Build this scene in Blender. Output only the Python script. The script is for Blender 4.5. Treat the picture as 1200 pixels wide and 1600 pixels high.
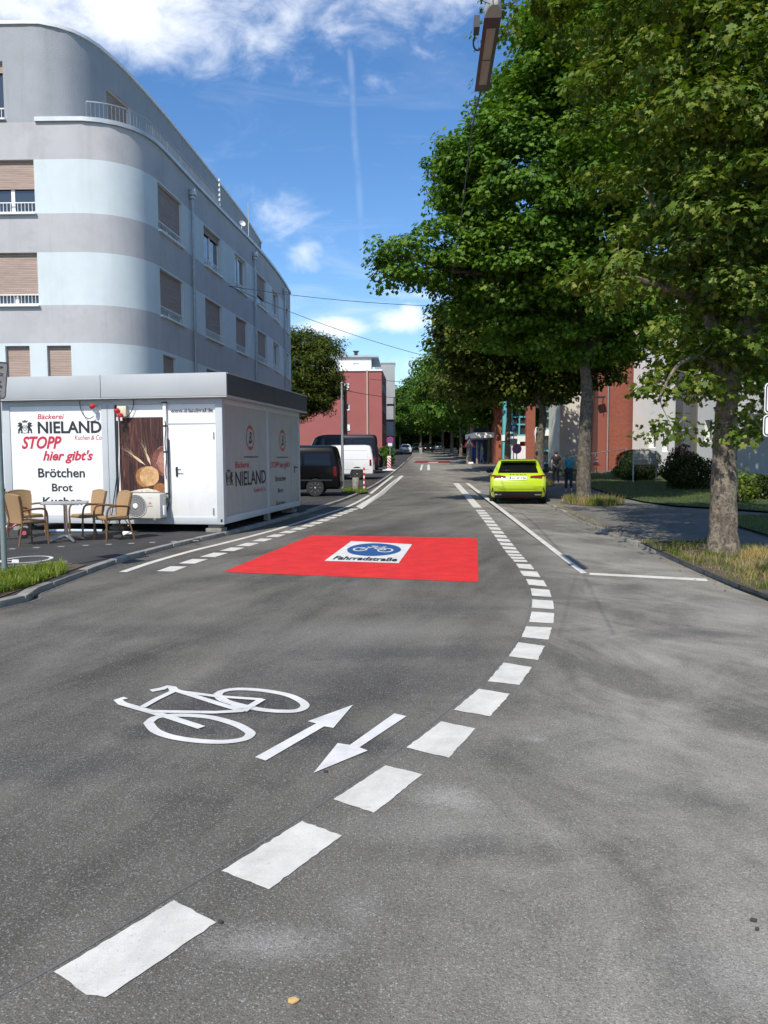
import bpy, bmesh, math, random
import numpy as np
from mathutils import Vector, Matrix, Quaternion
R = math.radians
for o in list(bpy.data.objects): bpy.data.objects.remove(o)
scene = bpy.context.scene
COL = scene.collection

# ------------------------------------------------------------------ camera
CAM_H, PITCH, ROLL, F = 1.65, 4.24, -0.3, 1200.0
cd = bpy.data.cameras.new("camera"); cam = bpy.data.objects.new("camera", cd); COL.objects.link(cam)
cd.sensor_fit = 'VERTICAL'; cd.sensor_height = 32.0; cd.lens = 24.0; cd.clip_end = 3000; cd.clip_start = 0.05
CR = Matrix.Rotation(R(90-PITCH), 3, 'X') @ Matrix.Rotation(R(ROLL), 3, 'Z')
cam.matrix_world = Matrix.Translation((0, 0, CAM_H)) @ CR.to_4x4()
scene.camera = cam

# ------------------------------------------------------------------ light and exposure
SUN_EL, SUN_AZ = 49.5, 204.5           # azimuth clockwise from +Y (street direction)
S = Vector((math.sin(R(SUN_AZ))*math.cos(R(SUN_EL)), math.cos(R(SUN_AZ))*math.cos(R(SUN_EL)), math.sin(R(SUN_EL))))
sl = bpy.data.lights.new("sun", 'SUN'); sl.energy = 4.2; sl.angle = R(0.53); sl.color = (1.0, 0.94, 0.84)
so = bpy.data.objects.new("sun", sl); COL.objects.link(so); so.rotation_mode = 'QUATERNION'
so.rotation_quaternion = S.to_track_quat('Z', 'Y'); so.location = (0, 0, 30)
scene.view_settings.view_transform = 'Standard'; scene.view_settings.look = 'None'
scene.view_settings.exposure = 0.28; scene.view_settings.gamma = 1.0
try: scene.view_settings.use_curve_mapping = False
except Exception: pass

class NT:
    """small node-tree writer"""
    def __init__(s, tree): s.t = tree; s.n = tree.nodes; s.l = tree.links
    def new(s, typ, **kw):
        n = s.n.new(typ)
        for k, v in kw.items(): setattr(n, k, v)
        return n
    def put(s, sock, v):
        if v is None: return
        if isinstance(v, bpy.types.NodeSocket): s.l.new(v, sock)
        else:
            if hasattr(sock, 'default_value'):
                if sock.type == 'RGBA' and not isinstance(v, (int, float)) and len(v) == 3: v = (*v, 1)
                sock.default_value = v
    def m(s, op, a, b=None, c=None, clamp=False):
        n = s.new('ShaderNodeMath', operation=op); n.use_clamp = clamp
        s.put(n.inputs[0], a); s.put(n.inputs[1], b); s.put(n.inputs[2], c); return n.outputs[0]
    def noise(s, vec, scale, detail=2, rough=0.5, dist=0.0, out=0):
        n = s.new('ShaderNodeTexNoise'); s.put(n.inputs['Vector'], vec)
        n.inputs['Scale'].default_value = scale; n.inputs['Detail'].default_value = detail
        n.inputs['Roughness'].default_value = rough; n.inputs['Distortion'].default_value = dist
        return n.outputs[out]
    def ramp(s, v, stops, interp='LINEAR'):
        n = s.new('ShaderNodeValToRGB'); s.put(n.inputs[0], v); e = n.color_ramp.elements; n.color_ramp.interpolation = interp
        while len(e) < len(stops): e.new(0.5)
        for i, (p, c) in enumerate(stops):
            e[i].position = p; e[i].color = (*c, 1) if not isinstance(c, (int, float)) else (c, c, c, 1)
        return n.outputs[0]
    def mix(s, f, a, b, mode='MIX'):
        n = s.new('ShaderNodeMix', data_type='RGBA', blend_type=mode); n.clamp_factor = True
        s.put(n.inputs[0], f); s.put(n.inputs[6], a); s.put(n.inputs[7], b); return n.outputs[2]
    def sep(s, v):
        n = s.new('ShaderNodeSeparateXYZ'); s.put(n.inputs[0], v); return n.outputs
    def comb(s, x, y, z):
        n = s.new('ShaderNodeCombineXYZ'); s.put(n.inputs[0], x); s.put(n.inputs[1], y); s.put(n.inputs[2], z); return n.outputs[0]
    def mapr(s, v, a, b, c=0.0, d=1.0, smooth=False):
        n = s.new('ShaderNodeMapRange'); n.clamp = True
        if smooth: n.interpolation_type = 'SMOOTHSTEP'
        s.put(n.inputs[0], v)
        for i, q in zip((1, 2, 3, 4), (a, b, c, d)): s.put(n.inputs[i], q)
        return n.outputs[0]
    def bump(s, h, strength, dist, nrm=None):
        n = s.new('ShaderNodeBump'); n.inputs['Strength'].default_value = strength; n.inputs['Distance'].default_value = dist
        s.put(n.inputs['Height'], h); s.put(n.inputs['Normal'], nrm); return n.outputs[0]

def make_world():
    w = bpy.data.worlds.new("World"); scene.world = w; w.use_nodes = True
    t = NT(w.node_tree); t.n.clear()
    sky = t.new('ShaderNodeTexSky', sky_type='NISHITA'); sky.sun_disc = False
    sky.sun_elevation = R(SUN_EL); sky.sun_rotation = R(SUN_AZ); sky.air_density = 1.0; sky.dust_density = 0.35; sky.ozone_density = 3.0
    tc = t.new('ShaderNodeTexCoord'); d = tc.outputs['Generated']
    x, y, z = t.sep(d)
    ay = t.m('MAXIMUM', t.m('ABSOLUTE', y), 0.12)
    u = t.m('DIVIDE', x, ay); v = t.m('DIVIDE', z, ay)
    fr = t.m('GREATER_THAN', y, 0.0)
    uv = t.comb(u, t.m('MULTIPLY', v, 1.5), t.m('MULTIPLY', fr, 7.0))
    n1 = t.noise(uv, 3.2, 8, 0.58, 0.3); n2 = t.noise(uv, 14.0, 6, 0.6, 0.4)
    nn = t.m('ADD', t.m('MULTIPLY', n1, 0.65), t.m('MULTIPLY', n2, 0.35))
    # cloud banks: direction (x/y, z/y), half sizes, weight
    banks = [(-0.40, 0.64, 0.42, 0.150, .95), (-0.31, 0.545, 0.13, 0.075, .7), (-0.15, 0.61, 0.10, 0.06, .75), (0.05, 0.62, 0.10, 0.060, .85),
             (-0.13, 0.290, 0.040, 0.036, .55), (-0.10, 0.262, 0.035, 0.022, .45), (0.028, 0.172, 0.050, 0.020, 1.1), (0.036, 0.182, 0.022, 0.018, 1.1),
             (0.07, 0.115, 0.085, 0.034, 1.05), (-0.06, 0.165, 0.05, 0.015, .8), (0.045, 0.205, 0.05, 0.012, .75),
             (0.75, 0.42, 0.25, 0.12, .8), (0.9, 0.7, 0.4, 0.2, .9), (-1.3, 0.5, 0.5, 0.2, .9), (-0.1, 0.95, 0.4, 0.12, .9)]
    acc = None
    for (cu, cv, ru, rv, wt) in banks:
        du = t.m('DIVIDE', t.m('SUBTRACT', u, cu), ru); dv = t.m('DIVIDE', t.m('SUBTRACT', v, cv), rv)
        r2 = t.m('ADD', t.m('MULTIPLY', du, du), t.m('MULTIPLY', dv, dv))
        k = t.m('MULTIPLY', t.m('SUBTRACT', 1.0, t.m('SQRT', r2)), wt)
        acc = k if acc is None else t.m('MAXIMUM', acc, k)
    acc = t.m('MAXIMUM', acc, -1.0)
    dens = t.m('ADD', t.m('MULTIPLY', acc, 0.55), t.m('MULTIPLY', t.m('SUBTRACT', nn, 0.5), 2.3))
    cl = t.mapr(dens, -0.10, 0.55, smooth=True)
    # thin veil + contrail
    wisp = t.m('MULTIPLY', t.mapr(t.noise(t.comb(t.m('MULTIPLY', u, 1.0), t.m('MULTIPLY', v, 3.5), 3.0), 4.0, 7, 0.65, 0.8), 0.52, 0.85), 0.30)
    lowband = t.mapr(v, 0.50, 0.10)
    wisp = t.m('MULTIPLY', wisp, t.m('ADD', 0.25, lowband))
    cu_ = t.m('ADD', -0.045, t.m('MULTIPLY', t.m('SUBTRACT', 0.60, v), 0.055))
    wob = t.m('MULTIPLY', t.m('SUBTRACT', t.noise(t.comb(u, v, 0.0), 9.0, 3), 0.5), 0.010)
    dc = t.m('ABSOLUTE', t.m('ADD', t.m('SUBTRACT', u, cu_), wob))
    con = t.m('MULTIPLY', t.mapr(dc, 0.0065, 0.0, smooth=True), t.mapr(v, 0.20, 0.5, 0.04, 0.12))
    con = t.m('MULTIPLY', con, t.mapr(t.noise(t.comb(u, v, 1.0), 22.0, 4), 0.35, 0.62))
    con = t.m('MULTIPLY', con, t.m('MULTIPLY', fr, t.m('GREATER_THAN', v, 0.2)))
    cl = t.m('MAXIMUM', t.m('MAXIMUM', cl, wisp), con)
    cl = t.m('MULTIPLY', cl, t.mapr(z, 0.0, 0.04))
    shade = t.mapr(t.m('ADD', dens, t.m('MULTIPLY', n2, 0.25)), 0.25, 0.95)
    ccol = t.mix(t.m('MULTIPLY', shade, 0.62), (7.6, 7.8, 8.1, 1), (4.0, 4.4, 5.1, 1))
    hs = t.new('ShaderNodeHueSaturation'); hs.inputs['Hue'].default_value = 0.503; hs.inputs['Saturation'].default_value = 1.22; hs.inputs['Value'].default_value = 1.05
    t.put(hs.inputs['Color'], sky.outputs[0])
    bg = t.new('ShaderNodeBackground'); bg.inputs['Strength'].default_value = 0.140
    t.put(bg.inputs['Color'], t.mix(cl, hs.outputs[0], ccol))
    ow = t.new('ShaderNodeOutputWorld'); t.l.new(bg.outputs[0], ow.inputs[0])
make_world()

# ------------------------------------------------------------------ geometry of the view and the ground
def ray(px, py): return CR @ Vector(((px-600)/F, (800-py)/F, -1.0))
def gz(y):                              # the street climbs gently beyond 35 m
    t = y-35.0
    return 0.0 if t < -8 else (0.0215*(t+8)**2/32 if t < 8 else 0.0215*t)
def G(px, py, dz=0.0):                  # picture point -> point on the street surface
    d = ray(px, py)
    k = (CAM_H-dz)/max(1e-4, -d.z) if d.z < -1e-4 else 400.0
    k = min(k, 400.0); lo, hi = 0.5, 400.0
    f = lambda k: CAM_H+d.z*k-gz(d.y*k)-dz
    for _ in range(60):
        mid = (lo+hi)/2
        if f(mid) > 0: lo = mid
        else: hi = mid
    return Vector((d.x*lo, d.y*lo, gz(d.y*lo)+dz))
def AT(px, py, Y):
    d = ray(px, py); k = Y/d.y
    return Vector((d.x*k, Y, CAM_H+d.z*k))
def HIT(px, py, o, n):                  # picture point -> point on a vertical plane
    d = ray(px, py); n = Vector(n); c = Vector((0, 0, CAM_H))
    k = (Vector(o)-c).dot(n)/d.dot(n)
    return c+d*k

# ------------------------------------------------------------------ mesh helpers
ROOTS = {}
class MB:
    def __init__(s): s.v = []; s.f = []; s.m = []
    def add(s, vs, fs, m=0):
        b = len(s.v); s.v += [Vector(q) for q in vs]
        for f in fs: s.f.append([b+i for i in f]); s.m.append(m)
    def box(s, c, size, rot=None, m=0, taper=None):
        hx, hy, hz = size[0]/2, size[1]/2, size[2]/2
        vs = [Vector((x*hx, y*hy, z*hz)) for z in (-1, 1) for y in (-1, 1) for x in (-1, 1)]
        if taper:
            for q in vs[4:]: q.x *= taper; q.y *= taper
        if rot is not None: vs = [rot @ q for q in vs]
        c = Vector(c); s.add([q+c for q in vs], [(0, 2, 3, 1), (4, 5, 7, 6), (0, 1, 5, 4), (2, 6, 7, 3), (0, 4, 6, 2), (1, 3, 7, 5)], m); return s
    def b2(s, a, b, m=0):               # box from two corners
        a, b = Vector(a), Vector(b); return s.box((a+b)/2, (abs(b.x-a.x), abs(b.y-a.y), abs(b.z-a.z)), None, m)
    def tube(s, pts, r, n=8, m=0, cap=True, flat=1.0):
        pts = [Vector(p) for p in pts]; k = len(pts)
        rs = r if isinstance(r, (list, tuple)) else [r]*k
        rings = []; ref = None
        for i, p in enumerate(pts):
            t = (pts[min(i+1, k-1)]-pts[max(i-1, 0)]).normalized()
            if ref is None:
                ref = Vector((0, 0, 1)) if abs(t.z) < 0.9 else Vector((1, 0, 0))
            a = ref-t*ref.dot(t)
            if a.length < 1e-5: a = Vector((1, 0, 0))-t*t.x
            a.normalize(); b = t.cross(a); ref = a
            rings.append([p+a*math.cos(2*math.pi*j/n)*rs[i]*flat+b*math.sin(2*math.pi*j/n)*rs[i] for j in range(n)])
        vs = [q for rg in rings for q in rg]; fs = []
        for i in range(k-1):
            for j in range(n):
                fs.append((i*n+j, i*n+(j+1) % n, (i+1)*n+(j+1) % n, (i+1)*n+j))
        if cap: fs.append(tuple(range(n-1, -1, -1))); fs.append(tuple((k-1)*n+j for j in range(n)))
        s.add(vs, fs, m); return s
    def cyl(s, a, b, r, r2=None, n=16, m=0): return s.tube([a, b], [r, r if r2 is None else r2], n, m)
    def lathe(s, prof, c=(0, 0, 0), n=20, m=0, axis=None):
        q = Matrix.Identity(3) if axis is None else Vector((0, 0, 1)).rotation_difference(Vector(axis)).to_matrix()
        c = Vector(c); vs = []
        for (r, z) in prof:
            for j in range(n): vs.append(c+q @ Vector((r*math.cos(2*math.pi*j/n), r*math.sin(2*math.pi*j/n), z)))
        fs = []
        for i in range(len(prof)-1):
            for j in range(n): fs.append((i*n+j, i*n+(j+1) % n, (i+1)*n+(j+1) % n, (i+1)*n+j))
        fs.append(tuple(range(n-1, -1, -1))); fs.append(tuple((len(prof)-1)*n+j for j in range(n)))
        s.add(vs, fs, m); return s
    def prism(s, pts, d, m=0):          # planar polygon extruded by vector d
        pts = [Vector(p) for p in pts]; d = Vector(d); n = len(pts)
        s.add(pts+[p+d for p in pts], [tuple(range(n-1, -1, -1)), tuple(range(n, 2*n))]+[(i, (i+1) % n, n+(i+1) % n, n+i) for i in range(n)], m); return s
    def poly(s, pts, m=0): s.add(pts, [tuple(range(len(pts)))], m); return s
    def ball(s, c, r, n=10, m=0, scale=(1, 1, 1)):
        c = Vector(c); vs = []; fs = []; k = n//2+1
        for i in range(k):
            a = math.pi*(i+0.0)/(k-1)-math.pi/2
            for j in range(n):
                q = 2*math.pi*j/n
                vs.append(c+Vector((r*scale[0]*math.cos(a)*math.cos(q), r*scale[1]*math.cos(a)*math.sin(q), r*scale[2]*math.sin(a))))
        for i in range(k-1):
            for j in range(n): fs.append((i*n+j, i*n+(j+1) % n, (i+1)*n+(j+1) % n, (i+1)*n+j))
        s.add(vs, fs, m); return s
    def build(s, name, mats, parent=None, smooth=False, world=False, bevel=0, sub=0, angle=35, kind=None, bool_cut=None):
        me = bpy.data.meshes.new(name)
        vs = s.v
        if world and parent is not None:
            root = parent
            while root.parent: root = root.parent
            inv = ROOTS[root.name].inverted(); vs = [inv @ q for q in vs]
        me.from_pydata([tuple(q) for q in vs], [], s.f)
        if not isinstance(mats, (list, tuple)): mats = [mats]
        for q in mats: me.materials.append(q)
        me.polygons.foreach_set('material_index', s.m)
        me.validate(); me.update()
        bm = bmesh.new(); bm.from_mesh(me); bmesh.ops.remove_doubles(bm, verts=bm.verts, dist=1e-5) if bevel or sub or bool_cut or smooth else None
        bmesh.ops.recalc_face_normals(bm, faces=bm.faces)
        if bevel:
            es = [e for e in bm.edges if len(e.link_faces) == 2 and e.calc_face_angle(0) > R(30)]
            bmesh.ops.bevel(bm, geom=es, offset=bevel, segments=2, affect='EDGES', profile=0.5, clamp_overlap=True)
        bm.to_mesh(me); bm.free()
        o = bpy.data.objects.new(name, me); COL.objects.link(o)
        if sub:
            md = o.modifiers.new('s', 'SUBSURF'); md.levels = sub; md.render_levels = sub
        if smooth or bevel:
            shade(me, angle)
        if parent is not None: o.parent = parent
        if kind: o['kind'] = kind
        return o

def shade(me, angle=35):
    n = len(me.polygons); me.polygons.foreach_set('use_smooth', [True]*n)
    bm = bmesh.new(); bm.from_mesh(me); a = R(angle)
    for e in bm.edges: e.smooth = not (len(e.link_faces) == 2 and e.calc_face_angle(0) > a)
    bm.to_mesh(me); bm.free()

def bake(o):                            # apply modifiers
    dg = bpy.context.evaluated_depsgraph_get(); me = bpy.data.meshes.new_from_object(o.evaluated_get(dg))
    o.modifiers.clear(); o.data = me; return o

def thing(name, label, cat, loc=(0, 0, 0), rotz=0.0, group=None):
    o = bpy.data.objects.new(name, None); COL.objects.link(o); o.empty_display_size = 0.2
    o.location = loc; o.rotation_euler = (0, 0, rotz); tag(o, label, cat, group)
    ROOTS[o.name] = Matrix.Translation(loc) @ Matrix.Rotation(rotz, 4, 'Z'); return o
def tag(o, label, cat, group=None, kind=None):
    if label: o['label'] = label
    if cat: o['category'] = cat
    if group: o['group'] = group
    if kind: o['kind'] = kind
    return o
def dup(root, loc=None, rotz=None, label=None, group=None, scale=None):
    r = root.copy(); COL.objects.link(r)
    if loc is not None: r.location = loc
    if rotz is not None: r.rotation_euler = (0, 0, rotz)
    if scale: r.scale = scale
    if label: r['label'] = label
    if group: r['group'] = group
    for ch in list(root.children):
        c = ch.copy(); COL.objects.link(c); c.parent = r
        for g in ch.children:
            d = g.copy(); COL.objects.link(d); d.parent = c
    return r

def text_mesh(body, bold=0.0, shear=0.0, spacing=1.0):
    cu = bpy.data.curves.new('t', 'FONT'); cu.body = body; cu.size = 1; cu.offset = bold; cu.shear = shear; cu.space_character = spacing
    cu.resolution_u = 3
    ob = bpy.data.objects.new('t', cu); COL.objects.link(ob)
    dg = bpy.context.evaluated_depsgraph_get(); dg.update()
    me = bpy.data.meshes.new_from_object(ob.evaluated_get(dg))
    vs = [Vector(v.co) for v in me.vertices]; fs = [list(p.vertices) for p in me.polygons]
    bpy.data.objects.remove(ob); bpy.data.curves.remove(cu); bpy.data.meshes.remove(me)
    return vs, fs
def text_into(mb, body, fmap, box, bold=0.0, shear=0.0, m=0, spacing=1.0):
    """fit the ink of body into box (x0,x1,y0,y1); fmap(x,y)->3D"""
    vs, fs = text_mesh(body, bold, shear, spacing)
    xs = [v.x for v in vs]; ys = [v.y for v in vs]; ax, bx, ay, by = min(xs), max(xs), min(ys), max(ys)
    out = [fmap(box[0]+(v.x-ax)/(bx-ax)*(box[1]-box[0]), box[2]+(v.y-ay)/(by-ay)*(box[3]-box[2])) for v in vs]
    mb.add(out, fs, m)

# ------------------------------------------------------------------ materials
def mat(name, col, rough=0.6, metal=0.0, var=0.0, vscale=3.0, bump=0.0, bscale=60.0, bdist=0.01, spec=0.5, coat=0.0, island=0.0, dirt=None, streak=0.0):
    m = bpy.data.materials.new(name); m.use_nodes = True; t = NT(m.node_tree)
    b = t.n['Principled BSDF']; b.inputs['Roughness'].default_value = rough; b.inputs['Metallic'].default_value = metal
    b.inputs['Specular IOR Level'].default_value = spec
    if coat: b.inputs['Coat Weight'].default_value = coat; b.inputs['Coat Roughness'].default_value = 0.05
    c = (*col, 1)
    tc = t.new('ShaderNodeTexCoord'); P = tc.outputs['Object']
    if var:
        n = t.noise(P, vscale, 6, 0.6)
        c = t.mix(t.mapr(n, 0.3, 0.7), tuple(q*(1-var) for q in col)+(1,), tuple(min(1, q*(1+var)) for q in col)+(1,))
    if dirt:                            # (colour, amount, scale): stains with a shape of their own
        n = t.mapr(t.noise(P, dirt[2], 8, 0.7, 0.5), 0.52, 0.78); c = t.mix(t.m('MULTIPLY', n, dirt[1]), c, (*dirt[0], 1))
    if streak:
        sx_, sy_, sz_ = t.sep(P); sn = t.noise(t.comb(t.m('MULTIPLY', t.m('ADD', sx_, sy_), 1.6), 0.0, t.m('MULTIPLY', sz_, .10)), 2.2, 7, .75); c = t.mix(t.m('MULTIPLY', t.mapr(sn, .52, .75), streak), c, tuple(q*.55 for q in col)+(1,))
    if island:
        g = t.new('ShaderNodeNewGeometry'); q = t.mapr(g.outputs['Random Per Island'], 0, 1, 1-island, 1+island)
        c = t.mix(1.0, c, t.comb(q, q, q), 'MULTIPLY')
    t.put(b.inputs['Base Color'], c)
    if bump: t.put(b.inputs['Normal'], t.bump(t.noise(P, bscale, 4, 0.6), bump, bdist))
    return m

def leaf_mat(name, cols, transl=0.26, rough=0.5):
    m = bpy.data.materials.new(name); m.use_nodes = True; t = NT(m.node_tree); b = t.n['Principled BSDF']
    g = t.new('ShaderNodeNewGeometry'); n = len(cols)
    c = t.ramp(g.outputs['Random Per Island'], [(i/(n-1), q) for i, q in enumerate(cols)])
    pn = t.noise(g.outputs['Position'], 0.55, 3, 0.6)
    c = t.mix(t.mapr(pn, 0.35, 0.68), c, t.mix(1.0, c, (1.16, 1.06, 0.8, 1), 'MULTIPLY'))
    t.put(b.inputs['Base Color'], c); b.inputs['Roughness'].default_value = rough; b.inputs['Specular IOR Level'].default_value = 0.16
    tr = t.new('ShaderNodeBsdfTranslucent'); t.put(tr.inputs[0], t.mix(1.0, c, (1.5, 1.6, 0.45, 1), 'MULTIPLY'))
    ms = t.new('ShaderNodeMixShader'); ms.inputs[0].default_value = transl
    t.l.new(b.outputs[0], ms.inputs[1]); t.l.new(tr.outputs[0], ms.inputs[2]); t.l.new(ms.outputs[0], t.n['Material Output'].inputs[0])
    return m

def asphalt(name, lo, hi, speck=0.5, road=False):
    m = bpy.data.materials.new(name); m.use_nodes = True; t = NT(m.node_tree); b = t.n['Principled BSDF']
    g = t.new('ShaderNodeNewGeometry'); P = g.outputs['Position']; x, y, z = t.sep(P)
    big = t.noise(P, 0.35, 5, 0.6, 0.6); mid0 = t.noise(P, 2.3, 6, 0.65); mid = t.m('ADD', t.m('MULTIPLY', mid0, .6), t.m('MULTIPLY', t.noise(P, 11.0, 7, 0.72), .4))
    wx = t.m('ADD', t.m('MULTIPLY', x, 0.9), t.m('MULTIPLY', y, -0.30)); wy = t.m('ADD', t.m('MULTIPLY', y, 0.16), t.m('MULTIPLY', x, 0.10))
    streak = t.noise(t.comb(wx, wy, 0.0), 1.5, 5, 0.65, 0.4)
    f = t.m('ADD', t.m('ADD', t.m('MULTIPLY', big, 0.40), t.m('MULTIPLY', mid, 0.22)), t.m('MULTIPLY', streak, 0.38))
    c = t.mix(t.mapr(f, 0.40, 0.62), (*lo, 1), (*hi, 1))
    if road:
        midf = t.m('ADD', t.m('MULTIPLY', mid, .45), t.m('MULTIPLY', t.noise(P, 28.0, 6, .75), .55))
        # pale dust: broad on the junction side right of the block line, with individual scuffs
        right = t.mapr(t.m('SUBTRACT', x, t.mapr(y, 0, 12, -0.8, 2.3)), -0.3, 0.9)
        dn = t.m('ADD', t.m('MULTIPLY', t.noise(P, 0.8, 7, 0.7, 1.2), .5), t.m('MULTIPLY', t.noise(t.comb(t.m('ADD', t.m('MULTIPLY', x, .9), t.m('MULTIPLY', y, .45)), t.m('SUBTRACT', t.m('MULTIPLY', y, .2), t.m('MULTIPLY', x, .25)), 2.0), 1.3, 7, .7, .8), .5)); dust = t.m('MULTIPLY', right, t.mapr(dn, 0.43, 0.62))
        c = t.mix(t.m('MULTIPLY', right, 0.30), c, (0.195, 0.184, 0.158, 1)); c = t.mix(t.m('MULTIPLY', dust, 0.85), c, (0.31, 0.292, 0.25, 1))
        for (px, py, rx, ry, am) in [(415, 1475, .26, .10, .7), (560, 1420, .10, .12, .3), (695, 1245, .15, .12, .85), (735, 1255, .12, .10, .5), (838, 1155, .07, .06, .8),
                                     (600, 985, .9, .5, .30), (480, 1000, .8, .5, .25), (1060, 880, 1.3, .8, .45), (930, 860, .9, .9, .4), (1150, 1520, .3, .2, .5),
                                     (1170, 960, .5, .6, .5), (700, 730, 2.0, 9, .35), (655, 745, 1.5, 5, .25), (950, 1130, .35, .25, .30), (700, 1290, .5, .16, .25)]:
            q = G(px, py)
            du = t.m('DIVIDE', t.m('SUBTRACT', x, q.x), rx); dv = t.m('DIVIDE', t.m('SUBTRACT', y, q.y), ry)
            r_ = t.m('SQRT', t.m('ADD', t.m('MULTIPLY', du, du), t.m('MULTIPLY', dv, dv)))
            r_ = t.m('ADD', r_, t.m('MULTIPLY', t.m('SUBTRACT', midf, 0.5), 4.2))
            c = t.mix(t.m('MULTIPLY', t.mapr(r_, 1.3, 0.0), am*.8), c, (0.33, 0.315, 0.285, 1))
        for (px, py, rx, ry, am) in [(560, 1060, 1.3, .7, .4), (330, 1105, .62, .34, .75), (290, 1140, .5, .2, .6), (420, 1100, .35, .25, .6), (470, 1150, .22, .22, .6), (565, 1165, .22, .24, .6), (620, 820, 1.2, 2.0, .30), (930, 1180, .8, .5, .2), (1080, 1250, .5, .25, .2), (60, 1200, .8, .3, .35), (640, 1020, 1.2, .3, .5), (700, 950, .7, .5, .4), (1060, 990, .8, .25, .45), (980, 920, .5, .5, .4), (740, 1320, .2, .12, .35),
                                     (520, 1160, .55, .30, .35), (200, 985, 1.5, .4, .3)]:
            q = G(px, py)
            du = t.m('DIVIDE', t.m('SUBTRACT', x, q.x), rx); dv = t.m('DIVIDE', t.m('SUBTRACT', y, q.y), ry)
            r_ = t.m('SQRT', t.m('ADD', t.m('MULTIPLY', du, du), t.m('MULTIPLY', dv, dv)))
            r_ = t.m('ADD', r_, t.m('MULTIPLY', t.m('SUBTRACT', mid, 0.5), 2.0))
            c = t.mix(t.m('MULTIPLY', t.mapr(r_, 1.2, 0.2, smooth=True), am), c, (0.045, 0.045, 0.047, 1))
    vo = t.new('ShaderNodeTexVoronoi'); vo.inputs['Scale'].default_value = 130.0; t.put(vo.inputs['Vector'], P)
    vc = t.sep(vo.outputs['Color'])
    stone = t.m('MULTIPLY', t.mapr(vc[0], 0.55, 0.92), t.mapr(vo.outputs['Distance'], 0.55, 0.25))
    hole = t.m('MULTIPLY', t.mapr(vc[1], 0.72, 0.95), t.mapr(vo.outputs['Distance'], 0.6, 0.3))
    vb = t.new('ShaderNodeTexVoronoi'); vb.inputs['Scale'].default_value = 48.0; t.put(vb.inputs['Vector'], P)
    vbc = t.sep(vb.outputs['Color'])
    st2 = t.m('MULTIPLY', t.mapr(vbc[0], 0.90, 0.97), t.mapr(vb.outputs['Distance'], 0.42, 0.2))
    c = t.mix(t.m('MULTIPLY', stone, speck), c, (0.42, 0.41, 0.39, 1))
    c = t.mix(t.m('MULTIPLY', hole, speck*1.0), c, (0.03, 0.03, 0.03, 1))
    c = t.mix(t.m('MULTIPLY', st2, speck*0.35), c, (0.48, 0.47, 0.44, 1))
    fine = t.noise(P, 210.0, 2, 0.6)
    c = t.mix(0.62, c, t.mix(1.0, c, t.ramp(t.m('ADD', t.m('MULTIPLY', fine, .55), t.m('MULTIPLY', t.noise(P, 75.0, 3, .7), .45)), [(0.33, 0.25), (0.67, 1.9)]), 'MULTIPLY'))
    t.put(b.inputs['Base Color'], c); b.inputs['Roughness'].default_value = 0.9; b.inputs['Specular IOR Level'].default_value = 0.12
    t.put(b.inputs['Normal'], t.bump(t.m('ADD', t.m('MULTIPLY', fine, 0.6), t.m('MULTIPLY', vo.outputs['Distance'], -0.7)), 0.55, 0.006))
    return m

def paint(name, col, wear=0.35, wcol=(0.25, 0.24, 0.23)):
    m = bpy.data.materials.new(name); m.use_nodes = True; t = NT(m.node_tree); b = t.n['Principled BSDF']
    g = t.new('ShaderNodeNewGeometry'); P = g.outputs['Position']
    n = t.noise(P, 3.0, 8, 0.72); c = t.mix(t.mapr(n, 0.35, 0.65), tuple(q*0.74 for q in col)+(1,), (*col, 1))
    sx_, sy_, sz_ = t.sep(P); tn = t.noise(t.comb(t.m('MULTIPLY', t.m('ADD', sx_, t.m('MULTIPLY', sy_, -.3)), 2.2), t.m('MULTIPLY', sy_, .25), 0.0), 2.0, 6, .7); c = t.mix(t.m('MULTIPLY', t.mapr(tn, .52, .74), .22), c, tuple(q*0.45 for q in col)+(1,))
    s_ = t.noise(P, 90.0, 3, 0.7); w = t.m('MULTIPLY', t.mapr(s_, 0.60, 0.72), wear)
    w2 = t.m('MULTIPLY', t.mapr(t.noise(P, 9.0, 8, 0.75), 0.62, 0.75), wear*0.8)
    c = t.mix(t.m('MAXIMUM', w, w2), c, (*wcol, 1))
    t.put(b.inputs['Base Color'], c); b.inputs['Roughness'].default_value = 0.75; b.inputs['Specular IOR Level'].default_value = 0.15
    t.put(b.inputs['Normal'], t.bump(t.noise(P, 160.0, 3), 0.35, 0.003)); return m

def brick_mat(name, c1, c2, mortar, scale=1.0):
    m = bpy.data.materials.new(name); m.use_nodes = True; t = NT(m.node_tree); b = t.n['Principled BSDF']
    tc = t.new('ShaderNodeNewGeometry'); x, y, z = t.sep(tc.outputs['Position'])
    br = t.new('ShaderNodeTexBrick'); t.put(br.inputs['Vector'], t.comb(t.m('ADD', x, t.m('MULTIPLY', y, 0.7)), z, 0.0))
    br.inputs['Scale'].default_value = scale; br.inputs['Brick Width'].default_value = 0.25; br.inputs['Row Height'].default_value = 0.083
    br.inputs['Mortar Size'].default_value = 0.008; br.inputs['Color1'].default_value = (*c1, 1); br.inputs['Color2'].default_value = (*c2, 1); br.inputs['Mortar'].default_value = (*mortar, 1)
    t.put(b.inputs['Base Color'], br.outputs[0]); b.inputs['Roughness'].default_value = 0.85; return m

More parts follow.
